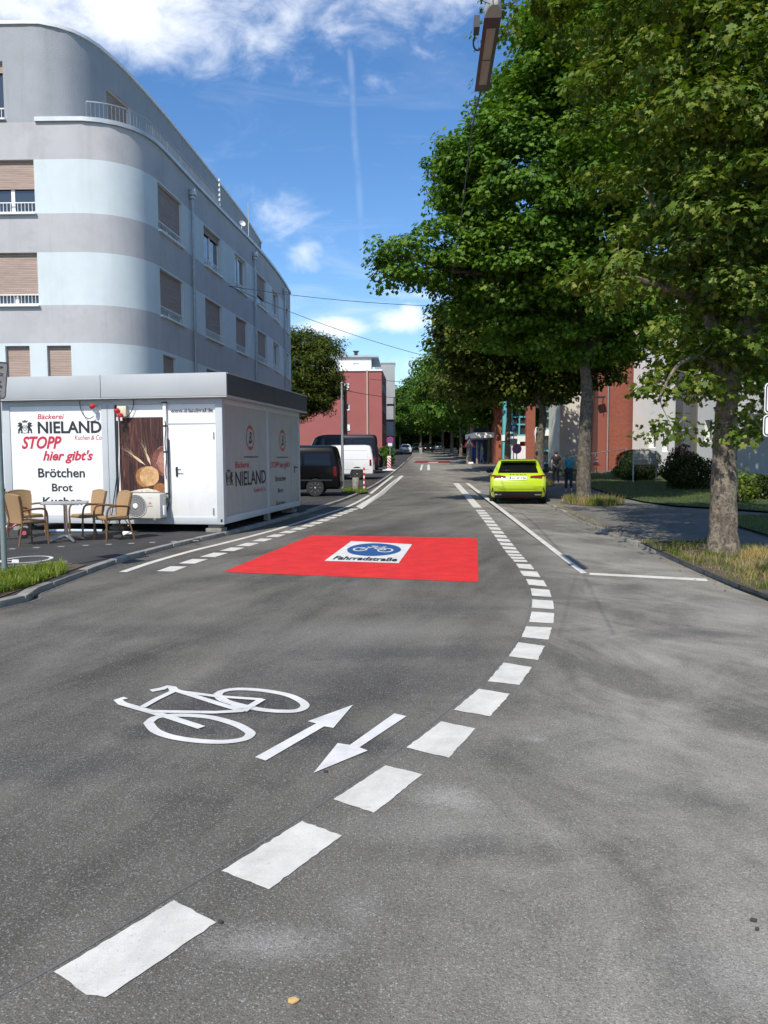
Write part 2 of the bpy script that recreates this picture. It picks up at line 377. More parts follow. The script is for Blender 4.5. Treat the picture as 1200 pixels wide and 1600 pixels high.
def bark_mat(name, c1, c2, lichen=0.0):
    m = bpy.data.materials.new(name); m.use_nodes = True; t = NT(m.node_tree); b = t.n['Principled BSDF']
    tc = t.new('ShaderNodeTexCoord'); mp = t.new('ShaderNodeMapping'); t.put(mp.inputs[0], tc.outputs['Object']); mp.inputs['Scale'].default_value = (1, 1, 0.28)
    a = t.noise(mp.outputs[0], 14, 8, 0.72, 0.9); d = t.noise(tc.outputs['Object'], 8.0, 8, 0.75, .6)
    c = t.mix(t.mapr(a, 0.36, 0.62), (*c1, 1), (*c2, 1))
    c = t.mix(t.m('MULTIPLY', t.mapr(d, 0.49, 0.57), 0.60+lichen), c, (c2[0]*1.75, c2[1]*1.7, c2[2]*1.5, 1))
    e = t.noise(tc.outputs['Object'], 22.0, 5, 0.75)
    c = t.mix(t.m('MULTIPLY', t.mapr(e, 0.53, 0.62), 0.7), c, (0.045, 0.042, 0.030, 1))
    t.put(b.inputs['Base Color'], c); b.inputs['Roughness'].default_value = 0.9
    t.put(b.inputs['Normal'], t.bump(t.m('ADD', a, t.m('MULTIPLY', e, 0.5)), 1.0, 0.05)); return m

M = {}
M['road'] = asphalt('road_asphalt', (0.064, 0.0595, 0.051), (0.168, 0.157, 0.136), 0.5, road=True)
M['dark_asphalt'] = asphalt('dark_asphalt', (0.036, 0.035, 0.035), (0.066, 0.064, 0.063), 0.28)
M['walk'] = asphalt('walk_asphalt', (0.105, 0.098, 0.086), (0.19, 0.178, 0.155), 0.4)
M['kerb'] = mat('kerb_concrete', (0.26, 0.245, 0.215), 0.9, var=0.25, vscale=4, bump=0.4, bscale=80, bdist=0.01, dirt=((0.09, 0.085, 0.07), 0.8, 6))
M['soil'] = mat('soil', (0.10, 0.075, 0.05), 0.95, var=0.4, vscale=15, bump=0.8, bscale=30, bdist=0.04)
M['lawn'] = mat('lawn_base', (0.045, 0.070, 0.018), 0.95, var=0.4, vscale=3, bump=1.0, bscale=60, bdist=0.05)
M['white_paint'] = paint('white_marking', (0.66, 0.64, 0.58), 0.6)
M['white_paint2'] = paint('white_symbol', (0.70, 0.69, 0.66), 0.2)
M['red_paint'] = paint('red_marking', (0.68, 0.036, 0.034), 0.5, (0.30, 0.05, 0.05))
M['blue_paint'] = paint('blue_marking', (0.025, 0.095, 0.27), 0.15, (0.2, 0.25, 0.35))
M['black_paint'] = paint('black_marking', (0.03, 0.03, 0.035), 0.1)
M['seam'] = paint('joint_sealant', (0.15, 0.147, 0.14), 0.9, (0.06, 0.06, 0.06))
M['darkspray'] = mat('dark_primer', (0.045, 0.045, 0.047), 0.9)
# ================================================================== SETTING: ground, road, pavements
def resample(pts, step=1.0):
    out = [Vector(pts[0])]
    for a, b in zip(pts[:-1], pts[1:]):
        a, b = Vector(a), Vector(b); n = max(1, int((b-a).length/step))
        for i in range(1, n+1): out.append(a.lerp(b, i/n))
    return out
def smooth_line(pts, n=6):              # Catmull-Rom through the points
    P = [Vector(p) for p in pts]; P = [P[0]*2-P[1]]+P+[P[-1]*2-P[-2]]; out = []
    for i in range(1, len(P)-2):
        for j in range(n):
            t = j/n; a, b, c, d = P[i-1], P[i], P[i+1], P[i+2]
            out.append(0.5*((2*b)+(c-a)*t+(2*a-5*b+4*c-d)*t*t+(3*b-a-3*c+d)*t**3))
    out.append(P[-2]); return out
def zlift(p, dz): return Vector((p[0], p[1], gz(p[1])+dz))
def sheet(name, pts, dz, m, thick=0.0, kind='structure', step=2.0):
    """flat polygon in plan, cut along y so that it follows the slope"""
    bm = bmesh.new(); vs = [bm.verts.new((p[0], p[1], 0)) for p in pts]; f = bm.faces.new(vs)
    bmesh.ops.triangulate(bm, faces=[f])
    ys = [p[1] for p in pts]; y = math.ceil(min(ys)/step)*step
    while y < max(ys):
        if y > 24: bmesh.ops.bisect_plane(bm, geom=bm.verts[:]+bm.edges[:]+bm.faces[:], plane_co=(0, y, 0), plane_no=(0, 1, 0))
        y += step if y < 60 else 40
    for v in bm.verts: v.co.z = gz(v.co.y)+dz
    if thick:
        r = bmesh.ops.extrude_face_region(bm, geom=bm.faces[:])
        for v in [q for q in r['geom'] if isinstance(q, bmesh.types.BMVert)]: v.co.z += thick
    bmesh.ops.recalc_face_normals(bm, faces=bm.faces)
    me = bpy.data.meshes.new(name); bm.to_mesh(me); bm.free(); me.materials.append(m)
    if not thick and me.polygons and sum(p.normal.z for p in me.polygons) < 0: me.flip_normals()
    o = bpy.data.objects.new(name, me); COL.objects.link(o)
    if kind: o['kind'] = kind
    return o
def ribbon_pts(line, w0, w1):           # offsets to the right of travel
    out = []
    for i, p in enumerate(line):
        t = (line[min(i+1, len(line)-1)]-line[max(i-1, 0)]); t.z = 0; t.normalize(); n = Vector((t.y, -t.x, 0))
        out.append((p+n*w0, p+n*w1))
    return out
def ribbon(mb, line, w0, w1, dz, m=0, thick=0.0):
    R_ = ribbon_pts([Vector((p[0], p[1], 0)) for p in line], w0, w1); n = len(R_)
    vs = []
    for a, b in R_: vs += [zlift(a, dz), zlift(b, dz)]
    if not thick: mb.add(vs, [(2*i, 2*i+1, 2*i+3, 2*i+2) for i in range(n-1)], m)
    else:
        top = [v+Vector((0, 0, thick)) for v in vs]; k = len(vs); fs = []
        for i in range(n-1):
            fs += [(k+2*i, k+2*i+1, k+2*i+3, k+2*i+2), (2*i, 2*i+2, k+2*i+2, k+2*i), (2*i+1, k+2*i+1, k+2*i+3, 2*i+3)]
        fs += [(0, k, k+1, 1), (k-2, k-1, 2*k-1, 2*k-2)]
        mb.add(vs+top, fs, m)

# base ground to the horizon
mb = MB(); xs = [-1500, -300, -80, -30, 0, 30, 80, 300, 1500]; ys = [-200, -20, 20, 24]+list(range(27, 60, 2))+[60, 90, 130, 200, 320]
Z = lambda y: gz(y)-0.06
vs = [(x, y, Z(y)) for y in ys for x in xs]+[(x, 1800, Z(320)) for x in xs]; ny = len(ys)+1; nx = len(xs)
mb.add(vs, [(j*nx+i, j*nx+i+1, (j+1)*nx+i+1, (j+1)*nx+i) for j in range(ny-1) for i in range(nx-1)])
o = mb.build('ground', M['lawn']); tag(o, 'grassy ground around the street', None, kind='structure')

LK = [G(*p) for p in [(0, 950), (60, 927), (120, 904), (175, 884), (240, 864), (300, 849), (345, 839), (400, 825), (450, 811), (500, 796), (540, 782), (575, 766), (600, 751), (618, 737), (633, 724), (640, 717)]]
LK = [LK[0]+(LK[0]-LK[2]).normalized()*3+Vector((-2.0, -.2, 0)), *LK]
e = LK[-1]; LK += [Vector((e.x+1.5, e.y+30, 0)), Vector((e.x+3.0, e.y+110, 0))]
LK = [LK[0]+Vector((-9, -.9, 0))]+LK
LKs = smooth_line(LK, 5)
RK = [G(*p) for p in [(1260, 958), (1200, 935), (1144, 915), (1099, 897), (1042, 872), (986, 850), (951, 837), (894, 810), (858, 790)]]
RK = [RK[0]+(RK[0]-RK[2]).normalized()*7, RK[0]+(RK[0]-RK[2]).normalized()*3]+RK
RK += [Vector((5.9, 30, 0)), Vector((6.6, 37, 0)), G(765, 744.5), G(740, 733), G(729, 725), G(723, 722)]
e2 = RK[-1]; RK += [Vector((e2.x+1.2, e2.y+40, 0)), Vector((e2.x+2.5, e2.y+110, 0))]
RKs = smooth_line(RK, 5)
print('LK', [tuple(round(c, 1) for c in p[:2]) for p in LK]); print('RK', [tuple(round(c, 1) for c in p[:2]) for p in RK])

# road sheet: everything between the kerbs, opening to the junction around the camera
rp = [(p.x, p.y) for p in LKs]+[(p.x, p.y) for p in reversed(RKs)]+[(40, 4), (40, -14), (-40, -14), (-40, 3.5)]
o = sheet('road', rp, 0.0, M['road']); tag(o, 'grey worn asphalt road of the cycle street', None)
# left pavement / forecourt
lp = [(p.x-.02, p.y) for p in LKs]+[(-60, LKs[-1].y), (-60, LKs[0].y-1)]
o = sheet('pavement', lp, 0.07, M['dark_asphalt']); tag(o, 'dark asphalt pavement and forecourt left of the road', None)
rp2 = [(p.x+.02, p.y) for p in RKs if p.y > 3]; lawn_edge = [G(*p) for p in [(1400, 830), (1200, 806), (1104, 799), (1056, 796), (1005, 789), (960, 778), (930, 768), (905, 757)]]
lawn_edge += [Vector((11.5, 52, 0)), Vector((12.5, 62, 0)), Vector((14.5, 75, 0)), Vector((16, 200, 0))]
rw = [(p[0], p[1]) for p in rp2]+[(lawn_edge[-1].x, lawn_edge[-1].y)]+[(p.x, p.y) for p in reversed(lawn_edge)]+[(40, 13), (40, 2.0)]
o = sheet('footpath', rw, 0.07, M['walk']); tag(o, 'grey asphalt footpath under the street trees on the right', None)
le = [(p.x, p.y) for p in lawn_edge if p.y < 50]
o = sheet('lawn', le+[(11.4, 50), (30, 56), (60, 56), (60, 16)], 0.12, M['lawn']); tag(o, 'mown shaded lawn in front of the white building', None)
l2 = [G(*p) for p in [(1143, 811), (1147, 828), (1200, 845), (1400, 900), (1400, 825), (1200, 812)]]
o = sheet('lawn', [(p.x, p.y) for p in l2], 0.115, M['lawn']); tag(o, 'small lawn patch right of the nearest tree', None)
LAWN2 = [(p.x, p.y) for p in l2]

# kerbs, as stones with joints
def kerb_stones(name, line, w0, w1, h, length=1.0, gap=0.012, ymax=140, label=''):
    line = resample(line, 0.1); mb = MB(); acc = []; d = 0
    for p, q in zip(line[:-1], line[1:]):
        acc.append(p); d += (q-p).length
        L = length if p.y < 40 else 6
        if d >= L:
            acc.append(p.lerp(q, 0.85)); rr = random.Random(int(p.x*100+p.y*77))
            a = [acc[0], acc[len(acc)//2], acc[-1]] if len(acc) > 2 else acc
            a[0] = a[0].lerp(a[-1], gap/L)
            ribbon(mb, a, w0, w1, -0.03, 0, h+0.03+rr.uniform(-.006, .006)); acc = []; d = 0
        if p.y > ymax: break
    o = mb.build(name, M['kerb'], bevel=.008); o['kind'] = 'structure'; tag(o, label, None); return o
kerb_stones('kerb', LKs, -0.13, 0.0, 0.075, label='pale concrete kerb stones along the left pavement')
kerb_stones('kerb', list(RKs), 0.0, 0.12, 0.065, label='weathered kerb stones below the street trees')
# gutter strip of darker joint along left kerb
mb = MB(); ribbon(mb, resample(LKs, 0.5), 0.03, 0.07, 0.004); o = mb.build('gutter', M['seam']); tag(o, 'sealed joint along the left kerb', None, kind='structure')

# ------------------------------------------------------------------ markings
def gpoly(mb, px, dz=0.004, m=0):
    mb.poly([G(x, y, dz) for x, y in px], m)
def gpoly_rough(mb, px, dz=0.004, m=0, seed=0, amp=0.004):
    rr = random.Random(seed); P = [G(x, y, 0) for x, y in px]; out = []
    for a, b in zip(P, P[1:]+P[:1]):
        n = max(2, int((b-a).length/0.03)) if (b-a).length < 1.5 else 30
        for i in range(n):
            q = a.lerp(b, i/n); k = 0 if i == 0 else amp
            out.append(zlift(q+Vector((rr.uniform(-k, k), rr.uniform(-k, k), 0)), dz))
    mb.poly(out, m)
blocks = [[(84, 1520), (272, 1408), (338, 1443), (165, 1560), (135, 1556)], [(346, 1362), (472, 1284), (534, 1307), (420, 1391)],
          [(521, 1250), (602, 1197), (660, 1211), (584, 1271)], [(635, 1169), (689, 1128), (743, 1139), (701, 1185)],
          [(709, 1110), (748, 1077), (797, 1085), (766, 1120)], [(762, 1065), (787, 1036), (831, 1043), (812, 1071)],
          [(795, 1026), (810, 1004), (851, 1010), (840, 1032)], [(815, 996), (822, 979), (862, 981), (857, 1000)],
          [(827, 972), (831, 956), (866, 958.5), (865, 974.5)], [(831, 950), (832, 937), (864, 939), (866, 952.5)],
          [(831, 931), (829, 919.5), (858, 922), (862, 933.5)], [(826, 914), (822, 905), (849, 907), (855, 917)],
          [(818, 900), (812, 892), (839, 893.5), (845, 902.5)], [(811, 888), (806, 881), (829, 882), (835, 890)]]
mb = MB()
for i, b in enumerate(blocks): gpoly_rough(mb, b, seed=i)
# dashes continue up to the far end of the line
up = [(804, 878), (790, 862), (776, 842), (762, 822), (750, 806), (741, 794)]
upr = [(825, 878.5), (811, 863), (795, 843), (779, 823), (765, 806), (754, 794)]
A = smooth_line([G(*p) for p in up], 12); B = smooth_line([G(*p) for p in upr], 12)
La = resample(A, .05); tot = sum((q-p).length for p, q in zip(La, La[1:]))
def at(line, k):
    i = min(int(k*(len(line)-1)), len(line)-2); f = k*(len(line)-1)-i; return line[i].lerp(line[i+1], f)
s_ = 0.0
while s_ < tot-0.45:
    k0, k1 = s_/tot, (s_+0.5)/tot
    mb.poly([zlift(at(A, k0), .004), zlift(at(B, k0), .004), zlift(at(B, k1), .004), zlift(at(A, k1), .004)]); s_ += 0.72
gpoly(mb, [(740, 793), (753, 793), (717, 755), (708, 755)])
o = mb.build('road_marking', M['white_paint']); tag(o, 'curving row of short white blocks beside the cycle lane', None, kind='structure')
# joint beside the blocks
mb = MB(); j = [(-60, 1590), (84, 1516), (272, 1402), (346, 1357), (472, 1279), (602, 1190), (689, 1122), (748, 1072), (787, 1032), (811, 1000), (823, 976), (829, 955), (830.5, 937), (828, 919)]
jl = smooth_line([G(*p) for p in j], 6)
ribbon(mb, jl, -0.020, -0.008, 0.002); o = mb.build('road_seam', M['seam']); tag(o, 'thin sealed seam along the white blocks', None, kind='structure')
# left: solid edge line and dashed line
mb = MB()
el = smooth_line([G(*p) for p in [(192, 894), (240, 878), (300, 861), (345, 850), (400, 836), (450, 822), (500, 806), (545, 791), (577, 774)]], 6); ribbon(mb, el, -0.06, 0.06, 0.004)
gpoly(mb, [(577, 770.5), (581, 771.5), (615.5, 744), (612, 743.5)])
o = mb.build('road_marking', M['white_paint']); tag(o, 'solid white edge line beside the left kerb', None, kind='structure')
mb = MB(); dl = smooth_line([G(*p) for p in [(258, 893), (300, 878), (345, 864), (400, 847), (440, 834.5), (480, 822), (520, 808), (560, 793)]], 10)
dl = resample(dl, 0.05); tot = len(dl); i = 0; st = 0
seg = []; d = 0; on = True
for p, q in zip(dl[:-1], dl[1:]):
    seg.append(p); d += (q-p).length
    if d > (0.55 if on else 0.17):
        if on: ribbon(mb, [seg[0], seg[len(seg)//2], seg[-1]], -0.13, 0.13, 0.004)
        on = not on; seg = []; d = 0
gpoly(mb, [(556, 791.5), (565, 795.5), (600, 772), (616, 757), (631, 743.5), (626, 743), (609, 755.5), (592, 770)])
o = mb.build('road_marking', M['white_paint']); tag(o, 'dashed white line left of the red field', None, kind='structure')
mb = MB()
gpoly(mb, [(727, 755), (733, 755), (917.5, 895.5), (908, 896)]); gpoly_rough(mb, [(921, 895.3), (1104, 904.5), (1106, 908.5), (921, 898.5)], seed=77)
o = mb.build('road_marking', M['white_paint']); tag(o, 'thin white parking bay line beside the lime car', None, kind='structure')
mb = MB()
gpoly(mb, [(656, 734.5), (659, 734.5), (661, 726), (658.5, 726)]); gpoly(mb, [(667.5, 734.5), (672, 734.5), (671, 726), (668, 726)])
gpoly(mb, [(668, 722.8), (685, 722.8), (684, 722), (670, 722)], .008)
o = mb.build('road_marking', M['white_paint2']); tag(o, 'two short white strokes before the far red field', None, kind='structure')
mb = MB(); gpoly(mb, [(646, 723.4), (706, 723.4), (702, 720), (650, 720)]); o = mb.build('road_marking', paint('shaded_red_marking', (.22, .035, .03), .9)); tag(o, 'far red painted field across the road', None, kind='structure')  # worn red, darkened in the colour to stand for the tree shade
# red field with sign
mb = MB(); gpoly_rough(mb, [(348, 894), (748, 910), (745.5, 841), (487, 836.5)], 0.004, 0, 5, 0.008); o = mb.build('road_marking', M['red_paint']); tag(o, 'large red painted field on the road', None, kind='structure')
o_ = G(507, 877); u_ = G(623, 880.5)-o_; v_ = G(549, 846)-o_; r_ = G(644, 851)
def SG(a, b, dz): return zlift((o_+u_*a)*(1-b)+(G(549, 846)+(r_-G(549, 846))*a)*b, dz)
mb = MB(); mb.poly([SG(0, 0, .008), SG(1, 0, .008), SG(1, 1, .008), SG(0, 1, .008)]); o = mb.build('road_marking', M['white_paint2']); tag(o, 'white square of the cycle street sign on the road', None, kind='structure')
mb = MB(); mb.poly([SG(.5+.40*math.cos(a), .60+.335*math.sin(a), .012) for a in [2*math.pi*i/40 for i in range(40)]]); o = mb.build('road_marking', M['blue_paint']); tag(o, 'blue disc with a bicycle on the road', None, kind='structure')
def stroke(mb, pts, w, fmap, closed=False, m=0, wf=None):
    """polyline of width w in a local plane, mapped by fmap"""
    P = [Vector((a, b, 0)) for a, b in pts]; n = len(P); L = []
    for i, p in enumerate(P):
        a = P[(i-1) % n] if closed or i > 0 else p; b = P[(i+1) % n] if closed or i < n-1 else p
        t = (b-a).normalized(); nn = Vector((t.y, -t.x, 0)); L += [p+nn*w/2, p-nn*w/2]
    k = n if closed else n-1
    mb.add([fmap(q.x, q.y) for q in L], [(2*i, 2*i+1, (2*i+3) % (2*n), (2*i+2) % (2*n)) for i in range(k)], m)
def ring(cx, cy, rx, ry, n=32, a0=0): return [(cx+rx*math.cos(2*math.pi*i/n+a0), cy+ry*math.sin(2*math.pi*i/n+a0)) for i in range(n)]
mb = MB(); fm = lambda a, b: SG(a, b, .016)
w = .028
stroke(mb, ring(.30, .56, .095, .085), w, fm, True); stroke(mb, ring(.68, .565, .105, .095), w, fm, True)
for s2 in [[(.30, .56), (.43, .67), (.37, .70)], [(.43, .70), (.56, .60), (.68, .565)], [(.45, .69), (.62, .71), (.56, .60)], [(.62, .71), (.68, .565)], [(.42, .76), (.52, .745)], [(.59, .745), (.65, .745)], [(.45, .75), (.47, .66)], [(.62, .745), (.60, .64)]]: stroke(mb, s2, w, fm)
o = mb.build('road_marking', M['white_paint2']); tag(o, 'small white bicycle inside the blue disc', None, kind='structure')
mb = MB(); text_into(mb, 'Fahrradstraße', lambda a, b: SG(a, b, .014), (.085, .955, .055, .215), 0.025); o = mb.build('road_marking', M['black_paint']); tag(o, 'black word Fahrradstraße on the road sign', None, kind='structure')

# bicycle symbol and arrows
def Zm(x, y): return (160+x/2.4, 1050+y/2.4)
def gp(x, y): q = G(*Zm(x, y)); return (q.x, q.y)
gmap = lambda dz: (lambda a, b: zlift((a, b), dz))
def bikesym(mb, grow, dz):
    W = 0.060+grow
    def closed(pts): return [(p.x, p.y) for p in smooth_line([Vector((*gp(*p), 0)) for p in pts+[pts[0]]], 5)][:-1]
    wa = [(172, 193), (205, 172), (285, 165), (400, 172), (495, 197), (548, 225), (553, 240), (525, 256), (455, 265), (362, 262), (262, 247), (200, 224)]
    wb = [(432, 90), (448, 76), (505, 67), (600, 72), (690, 88), (742, 110), (760, 130), (738, 146), (690, 151), (600, 145), (510, 126), (452, 108)]
    stroke(mb, closed(wa), W, gmap(dz), True); stroke(mb, closed(wb), W, gmap(dz+.0006), True)
    for k, (pl, w) in enumerate([([(88, 100), (58, 108), (75, 122), (130, 138), (250, 172), (372, 212)], .058), ([(182, 74), (225, 66), (245, 58), (262, 62), (270, 72)], .062),
                    ([(262, 68), (340, 92), (440, 124), (528, 150)], .052), ([(255, 72), (330, 82), (430, 95), (598, 107)], .045), ([(262, 78), (205, 105), (150, 136)], .05),
                    ([(172, 152), (300, 154), (420, 156), (530, 150)], .05), ([(600, 106), (560, 130), (528, 152)], .055), ([(425, 84), (470, 115), (520, 142)], .040)]):
        stroke(mb, [gp(*p) for p in pl], w+grow, gmap(dz+.0012+.0004*k))
mb = MB(); bikesym(mb, 0, .006); o = mb.build('road_marking', M['white_paint2']); tag(o, 'large white bicycle symbol painted on the road', None, kind='structure')
def arrow(mb, px, dz, grow=0):
    P = [Vector(gp(*p)) for p in px]; c = sum(P, Vector((0, 0)))/len(P)
    if grow: P = [p+(p-c).normalized()*grow for p in P]
    mb.poly([zlift(p, dz) for p in P])
a1 = [(572, 323), (612, 336), (832, 207), (866, 213), (940, 126), (770, 188), (802, 196)]
a2 = [(1095, 158), (1140, 169), (964, 286), (995, 298), (792, 382), (882, 270), (928, 277)]
mb = MB(); arrow(mb, a1, .006); arrow(mb, a2, .006); o = mb.build('road_marking', M['white_paint2']); tag(o, 'pair of white arrows pointing both ways beside the bicycle symbol', None, kind='structure')
# forecourt: wheel-shaped white symbol, row of pale setts
mb = MB()
def fz(p, dz=.075): return zlift(p, dz)
rg = [G(30, 876, .07), G(12, 873, .07)]
c0 = G(42, 874.5, .07)
stroke(mb, ring(c0.x, c0.y, .34, .40, 36), .055, lambda a, b: fz((a, b)), True)
q = G(2, 876, .07); stroke(mb, [(q.x-.9, q.y-.1), (q.x+.25, q.y-.02)], .055, lambda a, b: fz((a, b), .0754))
mb.poly([G(x, y, .0765) for x, y in [(19, 874), (29, 874), (30, 880), (18, 880)]]); mb.poly([G(x, y, .0765) for x, y in [(47, 883), (50, 880), (61, 879), (55, 882)]])
o = mb.build('pavement_marking', M['white_paint2']); tag(o, 'white wheel shaped symbol on the dark forecourt', None, kind='structure')
mb = MB()
for (x, y) in [(19, 857.5), (57, 855.5), (95.5, 853.7), (134, 852), (170, 850.5), (205, 849), (238, 847.5), (272, 846), (306, 844.5)]:
    c = G(x, y, .074); mb.poly([c+Vector((a, b, 0)) for a, b in ((-.055, -.05), (.055, -.06), (.055, .05), (-.055, .06))])
o = mb.build('pavement_marking', mat('pale_setts', (.32, .31, .29), .9)); tag(o, 'row of small pale setts in the dark forecourt', None, kind='structure')
# litter on the road
mdb = mat('dry_leaf', (.55, .36, .14), .7, var=.3, vscale=30); k = 0
for (x, y, r, lab) in [(458, 1566, .013, 'small tan stone on the asphalt at the bottom edge'), (509, 1207, .012, 'dark crumb below the lower white arrow'), (1177, 1440, .009, 'dark crumb on the asphalt at far right'), (1183, 1454, .007, 'lower dark crumb on the asphalt at far right'), (345, 1443, .008, 'small pebble at the corner of the nearest white block')]:
    mb = MB(); c = G(x, y); rr = random.Random(k); k += 1
    pts = [c+Vector((r*math.cos(a)*rr.uniform(.6, 1.3)*1.3, r*math.sin(a)*rr.uniform(.6, 1.3), .003)) for a in [i*math.pi/4 for i in range(8)]]
    mb.prism(pts, (0, 0, .008)); o = mb.build('pebble', mdb if k == 1 else M['darkspray'], bevel=.002)
    tag(o, lab, 'pebble')
# ================================================================== BUILDINGS
M['mauve'] = mat('mauve_render', (0.455, 0.45, 0.46), 0.92, streak=.28, var=0.07, vscale=0.9, bump=0.5, bscale=45, bdist=0.012, dirt=((0.24, 0.23, 0.235), 0.35, 0.8))
M['pale'] = mat('pale_blue_render', (0.60, 0.665, 0.68), 0.92, streak=.16, var=0.06, vscale=0.9, bump=0.5, bscale=45, bdist=0.012, dirt=((0.50, 0.55, 0.56), 0.4, 0.7))
M['dgrey'] = mat('slate_grey_render', (0.345, 0.36, 0.38), 0.92, streak=.25, var=0.06, vscale=1.2, bump=0.6, bscale=30, bdist=0.018)
M['reveal'] = mat('white_reveal', (0.66, 0.68, 0.68), 0.9)
M['frame'] = mat('white_window_frame', (0.80, 0.80, 0.79), 0.45)
M['galv'] = mat('galvanised_metal', (0.42, 0.44, 0.45), 0.45, 0.7, var=0.15, vscale=6)
M['zinc'] = mat('zinc_coping', (0.50, 0.52, 0.53), 0.45, 0.4, var=0.1, vscale=2)
def glass_mat(name, col, rough=0.06):
    m = mat(name, col, rough, spec=0.9); b = m.node_tree.nodes['Principled BSDF']; b.inputs['Coat Weight'].default_value = 0.6; b.inputs['Coat Roughness'].default_value = 0.02; return m
M['glass'] = glass_mat('window_glass', (0.035, 0.04, 0.045)); M['glassb'] = mat('dark_glass', (0.006, 0.007, 0.009), 0.08, spec=.35, coat=.08)
m = mat('brown_shutter', (0.36, 0.27, 0.225), 0.75); t = NT(m.node_tree)
g = t.new('ShaderNodeNewGeometry'); x, y, z = t.sep(g.outputs['Position']); fr = t.m('FRACT', t.m('DIVIDE', z, 0.055))
c = t.mix(t.mapr(fr, 0.70, 0.95), (0.38, 0.285, 0.235, 1), (0.15, 0.11, 0.09, 1)); vn = t.noise(t.comb(t.m('MULTIPLY', x, .6), t.m('MULTIPLY', y, .6), t.m('FLOOR', t.m('DIVIDE', z, 0.055))), 3.0, 2)
c = t.mix(1.0, c, t.ramp(vn, [(0.3, .85), (0.7, 1.12)]), 'MULTIPLY'); t.put(t.n['Principled BSDF'].inputs['Base Color'], c)
t.put(t.n['Principled BSDF'].inputs['Normal'], t.bump(t.mapr(fr, 0.6, 1.0, 1, 0), 0.8, 0.02)); M['shutter'] = m

class Path:
    def __init__(s, pts):
        s.p = [Vector((a, b, 0)) for a, b in pts]; s.s = [0.0]
        for a, b in zip(s.p, s.p[1:]): s.s.append(s.s[-1]+(b-a).length)
        s.L = s.s[-1]
    def at(s, d):
        d = min(max(d, 0), s.L); i = 0
        while i < len(s.s)-2 and s.s[i+1] < d: i += 1
        k = (d-s.s[i])/max(1e-9, s.s[i+1]-s.s[i]); return s.p[i].lerp(s.p[i+1], k)
    def nrm(s, d):
        a, b = s.at(d-0.15), s.at(d+0.15); t = (b-a).normalized(); return Vector((t.y, -t.x, 0))
    def find_px(s, px, zmid=8.0):       # arc length whose wall point projects to picture column px
        best = None
        for i in range(2001):
            d = s.L*i/2000; q = s.at(d); v = CR.transposed() @ Vector((q.x, q.y, zmid-CAM_H)); x = 600+F*v.x/(-v.z)
            e_ = abs(x-px)
            if best is None or e_ < best[0]: best = (e_, d)
        return best[1]

def wall_cells(mb, path, z0, z1, bands, opens, zextra=(), depth=0.2, smin=0, smax=None, reveal=3):
    """bands: [(ztop, material index)] ascending; opens: [(s0,s1,z0,z1)]"""
    smax = path.L if smax is None else smax
    ss = sorted(set([smin, smax]+[q for q in path.s if smin < q < smax]+[q for o_ in opens for q in o_[:2]]))
    zs = sorted(set([z0, z1]+[b[0] for b in bands if z0 < b[0] < z1]+[q for o_ in opens for q in o_[2:4]]))
    def bm_(z):
        for zt, k in bands:
            if z < zt: return k
        return bands[-1][1]
    for a, b in zip(ss, ss[1:]):
        if b-a < 1e-6: continue
        A, B = path.at(a), path.at(b); sm = (a+b)/2
        for c, d in zip(zs, zs[1:]):
            zm = (c+d)/2
            if any(o_[0] < sm < o_[1] and o_[2] < zm < o_[3] for o_ in opens): continue
            mb.add([(A.x, A.y, c), (B.x, B.y, c), (B.x, B.y, d), (A.x, A.y, d)], [(0, 1, 2, 3)], bm_(zm))
    for (a, b, c, d) in opens:
        A, B = path.at(a), path.at(b); n = ((path.nrm(a)+path.nrm(b))/2).normalized()*depth
        q = [Vector((A.x, A.y, c)), Vector((B.x, B.y, c)), Vector((B.x, B.y, d)), Vector((A.x, A.y, d))]; r = [v-n for v in q]
        for i in range(4): mb.add([q[i], q[(i+1) % 4], r[(i+1) % 4], r[i]], [(0, 1, 2, 3)], reveal)
    return mb

